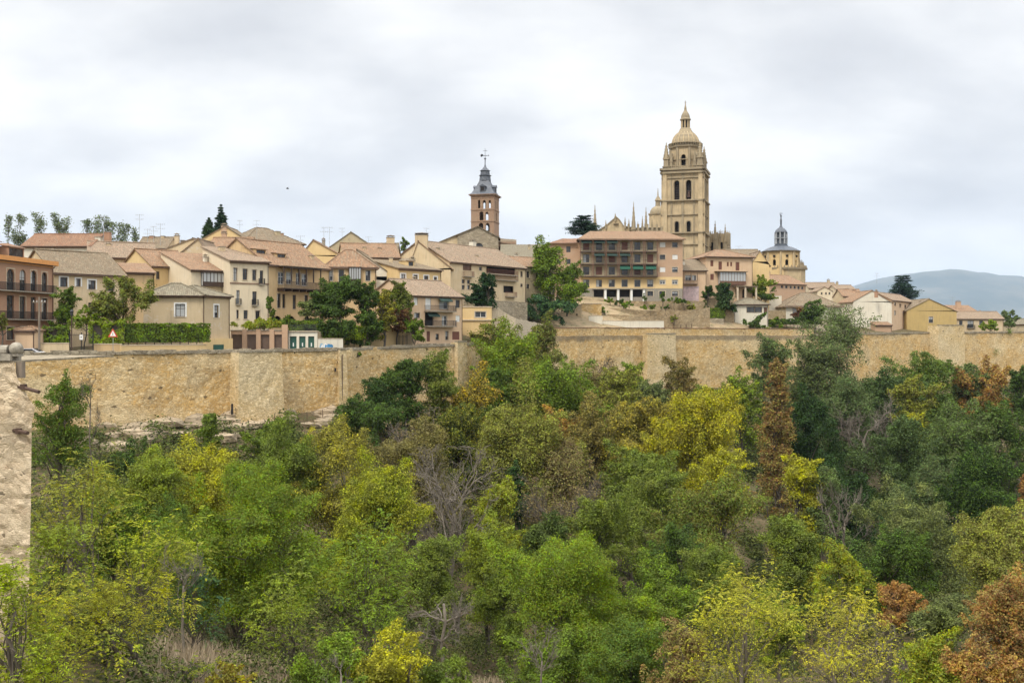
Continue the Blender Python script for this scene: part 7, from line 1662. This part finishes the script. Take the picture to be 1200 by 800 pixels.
bare_tree('bare branching stem against the wall right of the young leafy tree', 106, 438, 16, 62, 60, 'bark', seed=18, n0=4, group=G, leafn=0)
bare_tree('slim pale bare stem below the dark trunk-lined tree', 990, 560, 44, 80, 104, seed=19, n0=5, group=G)
bare_tree('pinkish bare twigs hanging through the drooping willow', 1012, 458, 60, 90, 164, 'bark_pale', seed=20, n0=8, group=G)
bare_tree('little leafless tree beside the bluish-green feathery one', 215, 640, 40, 70, 44, seed=21, n0=5, group=G)
bare_tree('dead twiggy shrub at the bottom edge of the dry slope', 400, 765, 60, 40, 34, seed=22, n0=6, group=G, name='bare_shrub', cat='shrub')

# ---- town trees and shrubs
def tt(label, px, yt, w, h, *a, **k):
    k['dens'] = k.get('dens', 1.0) * 1.35; return tree(label, px, yt, w * 1.12, h * 1.45 if k.get('name') != 'shrub' else h * 1.15, *a, **k)
tt('rounded dark ivy tree right of the brick apartments', 79, 334, 30, 44, 136, 'round', MID, DGR, .3)
tt('spreading olive-green fig tree in front of the cream house', 145, 324, 58, 52, 135, 'dome', OLV, MID, .5, dens=.9)
tt('big dark green laurel covering the house with the wooden balcony', 398, 322, 62, 64, 158, 'round', DGR, MID, .4, dens=1.4)
tt('dark green elm beside the big laurel', 430, 332, 36, 56, 160, 'round', DGR, MID, .5, dens=1.3)
tt('yellowing small tree right of the dark laurel', 449, 338, 26, 46, 163, 'round', OLV, YEL, .6)
tt('tree with ivy-green top above the purple shrub', 468, 330, 34, 50, 170, 'round', MID, RED, .35)
tt('purple-brown shrub before the balcony house', 468, 358, 34, 30, 166, 'dome', RED, DGR, .4, name='shrub', cat='shrub')
tt('grey-green shrub below the wooden balcony', 358, 348, 34, 32, 157, 'round', GRY, OLV, .4, name='shrub', cat='shrub')
tt('neatly rounded street tree in front of the balcony house', 487.5, 372.5, 27, 22, 166, 'round', MID, VIV, .4, lsz=.28, dens=1.5)
tt('dark spreading pine below the gallery house', 572, 321, 40, 34, 192, 'dome', DRK, TEA, .3, dens=1.4, cat='pine', name='pine_tree')
tt('big airy green elm towering right of the gallery house', 644, 278, 52, 108, 228, 'round', MID, VIV, .55, dens=.75, twigs=2)
tt('dense dark green laurel under the big airy elm', 637, 342, 52, 36, 222, 'dome', TEA, MID, .5, dens=1.4)
tt('dark shrub right of the dense laurel', 664, 310, 36, 60, 236, 'round', MID, DGR, .4, dens=.9)
tt('rounded dark holm oak in front of the salmon house', 848, 328, 24, 34, 264, 'round', DGR, TEA, .3, dens=1.4)
tt('olive bush beside the holm oak', 829, 335, 14, 16, 266, 'round', DGR, MID, .3, name='shrub', cat='shrub')
tt('light green tree between the salmon house and the brick house', 893, 323, 26, 26, 278, 'round', VIV, OLV, .4)
tt('dark rounded shrubs below the light green tree', 897, 337, 24, 13, 276, 'dome', DGR, MID, .4, name='shrub', cat='shrub')
tt('climbing vine tree at the right corner of the white house', 955, 352, 32, 34, 272, 'round', DGR, MID, .4)
tt('purple vine on the front of the white house', 938, 360, 22, 15, 280, 'dome', RED, BRN, .5, name='shrub', cat='shrub')
tt('round clipped green tree before the far right stone house', 1161, 374, 20, 14, 318, 'dome', VIV, MID, .4, name='shrub', cat='shrub')
tt('grey-green tree behind the right end of the far stone house', 1182, 362, 18, 18, 336, 'round', GRY, MID, .3)
for i, (px, yt, w, h, D, c) in enumerate(((715, 350, 12, 5, 254, MID), (726, 351, 17, 5, 254, DGR), (738, 353, 18, 7, 250, MID), (762, 357, 16, 6, 248, MID), (780, 358, 10, 5, 248, DGR), (790, 349, 18, 5, 256, MID), (709, 361, 12, 14, 244, MID), (801, 350, 7, 6, 256, DGR), (776, 341, 9, 12, 255, DGR), (808, 350, 9, 14, 256, BRZ), (813, 355, 8, 10, 257, YGR), (755, 343, 5, 10, 256, GRY), (672, 350, 7, 5, 250, DGR), (790, 366, 7, 12, 247, OLV), (851, 376, 10, 8, 268, DGR), (884, 370, 32, 16, 262, DGR), (905, 373, 20, 14, 263, MID), (824, 350, 9, 14, 262, DGR))):
    tt(['tiny clipped shrub at the top left of the terraces', 'second clipped shrub along the terrace top', 'sprawling shrub on the terrace below the white pillars', 'low hedge shrub in the middle of the terraces', 'small dark shrub left of the pergola terrace', 'flat shrub at the foot of the brick end of the block', 'bushy green shrub beside the garden path', 'round dark shrub at the corner of the salmon wing',
        'upright dark shrub before the brick end of the block', 'bronze shrub below the pink ground floor', 'yellow-green shrub beside the bronze one', 'thin grey shrub before the white pillars', 'small dark shrub on the left rubble wall', 'thin sapling on the lowest terrace', 'small dark shrub behind the parapet left of the white house', 'large dark creeper below the small white house',
        'green creeper right of the small white house', 'dark upright shrub left of the holm oak'][i], px, yt, w, h, D, 'dome', c, VIV, .25, name='shrub', cat='shrub', group='shrubs of the terraced garden', nclump=8)

def hedge(label, x0, x1, yt, yb, D, D1=None, col=MID, depth=1.4, wild=.15, name='hedge'):
    D1 = D1 or D; rng = np.random.RandomState(int(x0)); A = np.array([X(x0, D), D]); B = np.array([X(x1, D1), D1]); L = np.linalg.norm(B - A); d = (B - A) / L; nn = np.array([-d[1], d[0]])
    zt = Z(yt, (D + D1) / 2); zb = Z(yb, (D + D1) / 2); R = empty(name, (A[0], A[1], zb)); tag(R, label, 'hedge'); H = zt - zb; N = int(L * (H + depth) * 2 * 46)
    face = rng.rand(N); u = rng.rand(N) * L; v = rng.rand(N) * H; q = rng.rand(N) * depth
    top = face < depth / (H + depth); q = np.where(top, q, rng.rand(N) * .18); v = np.where(top, H - rng.rand(N) * .15, v)
    bump = wild * (np.sin(u * 1.3) * np.sin(v * 2.1 + u) + .6 * np.sin(u * 3.1 + v)); v = v + np.where(top, bump, 0); q = q - np.where(top, 0, bump)
    P = np.stack([d[0] * u + nn[0] * q, d[1] * u + nn[1] * q, v], 1); Nn = np.where(top[:, None], [[0, 0, 1.]], [[-nn[0], -nn[1], .3]]) + rng.normal(size=P.shape) * .5; Nn /= np.linalg.norm(Nn, axis=1)[:, None]
    V, Q = leaf_quads(P, Nn, .30, rng); c = np_mesh('foliage', V, Q, ['leaf'], R); c.color = (*col, 1); c['accent'] = list(VIV); c['accent_amount'] = .4
    m = MB(); m.M = Matrix.Rotation(math.atan2(d[1], d[0]), 4, 'Z')
    for i in range(int(L / 1.1)): x = .5 + i * 1.1; m.tube([(x, depth * .5, -2.2), (x, depth * .5, H * .4), (x + .2, depth * .5, H * .75)], [.06, .05, .02], 5, 'bark_dark')
    m.box(.15, .32, 0.0, L - .15, depth - .1, H - .3, 'bark_dark'); m.build('stem', R); return R
hedge('long clipped green hedge above the pale pillars', 126, 247, 379, 401, 131, 138, MID, 1.6, .12)
hedge('taller rounded part at the left end of the clipped hedge', 104, 146, 376.5, 402, 130, 131, VIV, 1.8, .35)
hedge('bushy hedge behind the wooden pole and pink hut', 50, 80, 382.5, 402, 130.5, 131, MID, 1.6, .4)
hedge('clipped hedge hanging over the street wall below the dark laurel', 371, 430, 381.5, 398, 155, 158, VIV, 1.8, .25)
hedge('dark hedge on top of the white wall with green doors', 337, 372, 376, 388, 153.5, 153.5, MID, 1.5, .3)
hedge('long low hedge at the foot of the white garden houses', 895, 964, 374.5, 380, 270, 274, DGR, 2, .2)
hedge('square clipped hedge on the stone terrace', 823, 850, 361, 373.5, 262, 262, MID, 2.5, .2)
R = None
tree('mixed yellow-green planting on the terrace above the brown garages', 303, 374, 66, 15, 153.5, 'dome', YGR, MID, .6, name='shrub', cat='shrub', dens=1.3, flat=.8, ybot=None, on=50.0, nclump=30)
tree('dark leafy vine climbing the corner beside the four-window house', 317, 345, 14, 40, 156, 'tall', MID, DGR, .4, name='vine', cat='vine')
tree('green shrub at the top of the left garage pillars', 334, 369, 26, 16, 154, 'dome', MID, DGR, .4, name='shrub', cat='shrub', on=50)
tree('low shrub at the foot of the ivy tree', 100, 360, 40, 26, 133.5, 'dome', VIV, MID, .4, name='shrub', cat='shrub')
tree('dark green shrub behind the fence at the far left', 2, 365, 16, 30, 122, 'round', OLV, MID, .4, name='shrub', cat='shrub')

# conifers
def conifer(label, px, yt, wpx, yb, D, col=DRK, layers=13, spread=1.0, name='conifer', cat='conifer', flat=False, seed=3, trunk_x=0.0, first=.15, group=None):
    rng = np.random.RandomState(seed); S = D / F; x = X(px, D); g = gz(x, D); R = empty(name, (x, D, g)); tag(R, label, cat, group); H = Z(yt, D) - g; zb = Z(yb, D) - g; w = wpx * S; m = MB(); Ps = []; Ns = []
    m.tube([(0, 0, -.3), (trunk_x, 0, H * .6), (trunk_x, 0, H * .98)], [max(.2, H * .02), H * .012, .05], 7, 'bark_dark')
    for i in range(layers):
        f = i / (layers - 1); z = zb + (H - zb) * (.04 + .92 * f)
        r = w / 2 * ((1 - f) ** .75 if not flat else (.62 + .38 * math.sin(PI * min(1, f * 1.15 + .1))) * (1 - .35 * f)) * rng.uniform(.75, 1.08) + .15
        nb = rng.randint(6, 9)
        for k in range(nb):
            a = 2 * PI * k / nb + rng.uniform(-.4, .4); L = r * rng.uniform(.6, 1.05); d = Vector((math.cos(a), math.sin(a), (.05 if flat else -.18))); e = Vector((trunk_x, 0, z)) + d * L
            m.tube([(trunk_x, 0, z - .2), tuple(e)], [.06 + .01 * (1 - f), .02], 4, 'bark_dark')
            nq = int(60 + 130 * L / max(w * .25, .5)); u = rng.rand(nq) ** .6; c = np.array([trunk_x, 0, z]) + np.outer(u * L, [d.x, d.y, d.z]) + rng.normal(size=(nq, 3)) * np.array([.20, .20, .07 if flat else .13]) * (L * .6 + .2)
            Ps.append(c); q = np.tile([0, 0, 1.0], (nq, 1)) + rng.normal(size=(nq, 3)) * (.35 if flat else .7); Ns.append(q / np.linalg.norm(q, axis=1)[:, None])
    P = np.concatenate(Ps); N = np.concatenate(Ns); V, Q = leaf_quads(P, N, max(.24, 2.1 * S), rng, .4); c = np_mesh('crown', V, Q, ['leaf'], R); c.color = (*col, 1); c['accent'] = list(GRY); c['accent_amount'] = .2
    m.build('trunk', R)
conifer('dark spruce on the skyline left of the ochre crest gable', 259, 239, 22, 278, 235, (.03, .055, .03), 13, seed=4)
conifer('smaller greener conifer leaning out left of the dark spruce', 245, 255, 18, 278, 233, (.05, .085, .035), 10, seed=5, name='conifer')
conifer('flat-topped dark cedar left of the cathedral front', 684, 253, 48, 275, 345, (.022, .045, .03), 8, flat=True, seed=6, name='cedar')
conifer('large layered cedar in front of the mountain', 1058, 323, 40, 354, 345, (.03, .06, .045), 12, flat=True, seed=7, name='cedar')
tree('small green tree behind the tall twin-pot chimney', 475, 280, 18, 18, 262, 'round', MID, GRY, .3)
pl_ = ((10, 256, 6), (22, 254, 17), (47, 253, 17), (72, 254, 20), (103, 262, 20), (118, 257, 15), (129, 263, 10), (141, 264, 8), (148, 266, 8), (159, 270, 6))
nm = ['thin poplar top at the far left skyline', 'poplar above the first brick dormer', 'poplar above the second brick dormer', 'fuller poplar left of the long red roof chimney', 'poplar just left of the brick chimney', 'poplar right behind the brick chimney', 'small poplar right of the brick chimney', 'thin pale poplar between chimney and aerial', 'slim poplar left of the tallest aerial', 'low poplar tip beside the tallest aerial']
for (px, yt, w), lb in zip(pl_, nm):
    bare_tree(lb, px, yt - 1, w * .62, 32, 300, 'bark', name='poplar_tree', seed=int(px), leaf=(.15, .18, .09), n0=7, up=2.2, leafn=int(60 * w), group='poplars behind the left rooftops')

# ---- rocky ledge at the foot of the wall
def ledge():
    rng = np.random.RandomState(8); R = empty('rock_ledge', (X(200, 120), 120, 38)); tag(R, 'pale rocky ledge along the foot of the wall', kind='structure')
    m = MB()
    for i in range(70):
        px = rng.uniform(95, 400); out = rng.uniform(-.5, 9 if px < 300 else 5); D = float(wall_D(px)) - out; x = X(px, D); g = gz(x, D); s = rng.uniform(.4, 1.5); n = 8
        V = []; c = Vector((x - X(200, 120), D - 120, g - 38 + s * .1)); sx, sy, sz = s * rng.uniform(1, 2.2), s * rng.uniform(.8, 1.4), s * rng.uniform(.4, .8)
        for a in range(4):
            th = a / 3 * PI
            for k in range(n): ph = 2 * PI * k / n; j = rng.uniform(.75, 1.15); V.append((c.x + sx * math.sin(th) * math.cos(ph) * j, c.y + sy * math.sin(th) * math.sin(ph) * j, c.z + sz * math.cos(th) * rng.uniform(.85, 1.1)))
        Fc = [(a * n + k, a * n + (k + 1) % n, (a + 1) * n + (k + 1) % n, (a + 1) * n + k) for a in range(3) for k in range(n)]; m.add(V, Fc[::1], 'boulder')
    o = m.build('rock', R)
ledge()

# ---- undergrowth over the valley sides: nobody could count it
def undergrowth():
    rng = np.random.RandomState(21)
    def clear(px, D, x):
        py = HZ + (EYE - ground(x, D)) / D * F
        k = ~(((((px - 255) / 70) ** 2 + ((py - 748) / 44) ** 2) < 1) & (D < 60))
        k &= ~((np.abs(px - (500 + (py - 640) * .35)) < 34) & (py > 640) & (D < 75)); k &= ~((px < 410) & (wall_D(px) - D < 8) & (np.sin(px * .09) > -.5)); return k
    NB = 3200; f = rng.uniform(0, 1, NB) ** .75; px = rng.uniform(-200, 1500, NB); D = 22 + (wall_D(px) - 5 - 22) * f; x = (px - 600) / F * D
    k = clear(px, D, x) | (rng.rand(NB) < .08); x, D, px = x[k], D[k], px[k]; nb = len(x); r = rng.uniform(.8, 2.3, nb) * np.clip(D / 60, .6, 1.25); zb = ground(x, D)
    cnt = 150; idx = np.repeat(np.arange(nb), cnt); v = rng.normal(size=(nb * cnt, 3)); v /= np.linalg.norm(v, axis=1)[:, None]; v[:, 2] = np.abs(v[:, 2])
    P = np.stack([x[idx], D[idx], zb[idx]], 1) + v * (r[idx] * rng.uniform(.5, 1.05, nb * cnt))[:, None] * [1, 1, 1.15]
    Nn = v + rng.normal(size=P.shape) * .5 + [0, 0, .4]; sz = np.maximum(.14, 3.2 * P[:, 1] / F) * rng.uniform(.7, 1.4, len(P)); V, Q = leaf_quads(P, Nn, sz, rng)
    N = 90000; f = rng.uniform(0, 1, N) ** .8; px = rng.uniform(-200, 1500, N); D = 22 + (wall_D(px) - 4 - 22) * f; x = (px - 600) / F * D; k = clear(px, D, x) | (rng.rand(N) < .1); x, D = x[k], D[k]
    P = np.stack([x, D, ground(x, D) + rng.uniform(0, .6, len(x))], 1); V2, Q2 = leaf_quads(P, rng.normal(size=P.shape) * .5 + [0, 0, .9], np.maximum(.12, 3.2 * D / F), rng)
    o = np_mesh('undergrowth', np.concatenate([V, V2]), np.concatenate([Q, Q2 + len(V)]), ['leaf']); o.color = (.05, .072, .022, 1); o['accent'] = list(BRZ); o['accent_amount'] = .5; tag(o, kind='stuff')
    # dry grass and stems on the brown slope
    N = 16000; px = np.concatenate([rng.uniform(180, 340, N // 2), rng.uniform(440, 600, N // 2)]); D = rng.uniform(26, 75, N); x = (px - 600) / F * D; g = ground(x, D)
    P = np.stack([x, D, g], 1); a = rng.uniform(0, 2 * PI, N); h = rng.uniform(.2, .8, N); ln = rng.normal(size=(N, 2)) * .3; w = .012 + .0004 * D
    V = np.stack([P + np.stack([np.cos(a) * w, np.sin(a) * w, 0 * a], 1), P - np.stack([np.cos(a) * w, np.sin(a) * w, 0 * a], 1), P + np.stack([ln[:, 0] * h, ln[:, 1] * h, h], 1)], 1).reshape(-1, 3)
    o = np_mesh('dry_grass', V, np.arange(len(V)).reshape(-1, 3), ['dry_stem']); tag(o, kind='stuff')
undergrowth()
# wild grass tufts growing on the wall top are part of nothing: a few plants rooted in the masonry
for i, (px, py, w) in enumerate(((1166, 412, 9), (421, 415, 4), (523, 411, 4), (1183, 388, 6))):
    D = float(wall_D(px)) - .4; R = empty('wall_plant', (X(px, D), D, Z(py, D))); tag(R, ['small green bush rooted in the wall face at the far right', 'dark weed in a hole of the wall right of the drainpipe', 'dark weed in the wall below the balcony house', 'grey weed on the wall top at the far right'][i], 'plant')
    rng = np.random.RandomState(i); P = rng.normal(size=(160, 3)) * w * D / F * .28; N = rng.normal(size=P.shape); N /= np.linalg.norm(N, axis=1)[:, None]; V, Q = leaf_quads(P, N, .28, rng); c = np_mesh('foliage', V, Q, ['leaf'], R); c.color = (*MID, 1); c['accent'] = list(MID); c['accent_amount'] = 0.
    m = MB(); m.tube([(0, .5, -.3), (0, 0, .1), (0, -.1, .4)], [.04, .03, .01], 4, 'bark'); m.build('stem', R)

# ------------------------------------------------------------------ camera, light, air
cam_d = bpy.data.cameras.new('camera'); cam = bpy.data.objects.new('camera', cam_d); COL.objects.link(cam)
cam.location = (0, 0, EYE); cam.rotation_euler = (PI / 2, 0, 0)
cam_d.sensor_width = 36; cam_d.lens = 36 * F / 1200; cam_d.shift_y = -(400 - HZ) / 1200
cam_d.clip_start = 0.5; cam_d.clip_end = 40000
sc.camera = cam
SUN_EL, SUN_AZ = math.radians(50), math.radians(-150)   # high, behind the camera's left shoulder, veiled by cloud
sd = bpy.data.lights.new('sun', 'SUN'); sun = bpy.data.objects.new('sun', sd); COL.objects.link(sun)
sd.energy = 1.5; sd.angle = math.radians(11); sd.color = (1.0, 0.93, 0.80)
dv = Vector((math.sin(SUN_AZ) * math.cos(SUN_EL), math.cos(SUN_AZ) * math.cos(SUN_EL), math.sin(SUN_EL)))
sun.rotation_euler = dv.to_track_quat('Z', 'Y').to_euler(); sun.location = (0, 0, 300)

# the air between here and the mountains
hz = MB()
hm = bpy.data.materials.new('haze_air'); hm.use_nodes = True; MATS['haze_air'] = hm; ht = NT(hm)
vol = ht.n('VolumePrincipled', {'Color': (0.60, 0.77, 1.0, 1), 'Density': 0.000045, 'Anisotropy': 0.0})
ht.t.links.new(vol.outputs[0], ht.n('OutputMaterial').inputs['Volume'])
hz.box(-19100, -3100, 9, 19100, 19100, 1150, 'haze_air'); ho = hz.build('haze'); tag(ho, kind='stuff')

w = bpy.data.worlds.new('World'); sc.world = w; w.use_nodes = True
t = NT(w)
sky = t.n('TexSky', sky_type='NISHITA', sun_disc=False, sun_elevation=SUN_EL, sun_rotation=SUN_AZ)
gen = t.n('TexCoord').outputs['Generated']; s3 = t.n('SeparateXYZ', {0: gen})
zz = t.math('MAXIMUM', s3.outputs[2], 0.0); zd = t.math('ADD', zz, 0.45)
pl = t.n('CombineXYZ', {0: t.math('DIVIDE', s3.outputs[0], zd), 1: t.math('DIVIDE', s3.outputs[1], zd), 2: 0.0}).outputs[0]
n1 = t.n('TexNoise', {'Vector': t.scale(pl, (0.55, 0.8, 1)), 'Scale': 2.3, 'Detail': 7, 'Roughness': 0.5, 'Distortion': 0.15}).outputs[0]
n2 = t.n('TexNoise', {'Vector': t.scale(pl, (0.8, 1.1, 1)), 'Scale': 5.0, 'Detail': 6, 'Roughness': 0.5}).outputs[0]
nn = t.math('ADD', t.math('MULTIPLY', n1, 0.72), t.math('MULTIPLY', n2, 0.28))
cl = t.ramp(nn, [(0.39, (0.53, 0.537, 0.555)), (0.45, (0.60, 0.605, 0.617)), (0.505, (0.69, 0.69, 0.692)), (0.56, (0.78, 0.775, 0.765))])
hor = t.ramp(zz, [(0.0, (0.90, 0.88, 0.85)), (0.10, (0.75, 0.75, 0.745))])
cl = t.mix(t.ramp(zz, [(0.0, 0.75), (0.12, 0.0)]), cl, hor)
zen = t.math('MULTIPLY_ADD', t.ramp(zz, [(0.30, 0.0), (0.95, 1.0)]), 2.4, 1.0)
cl = t.n('VectorMath', {0: cl, 3: zen}, operation='SCALE').outputs[0]
b1 = t.n('Background', {'Color': sky.outputs[0], 'Strength': 0.08}).outputs[0]
b2 = t.n('Background', {'Color': cl, 'Strength': 1.0}).outputs[0]
t.n('OutputWorld', {'Surface': t.n('MixShader', {0: 0.96, 1: b1, 2: b2}).outputs[0]})

sc.view_settings.view_transform = 'Standard'; sc.view_settings.look = 'None'
sc.view_settings.exposure = 0.55; sc.view_settings.gamma = 1.0; sc.view_settings.use_curve_mapping = False
sc.render.engine = 'CYCLES'
sc.cycles.use_denoising = True
sc.cycles.max_bounces = 5; sc.cycles.diffuse_bounces = 2; sc.cycles.glossy_bounces = 2; sc.cycles.transmission_bounces = 3
sc.cycles.volume_bounces = 0
sc.cycles.use_adaptive_sampling = True; sc.cycles.adaptive_threshold = 0.015
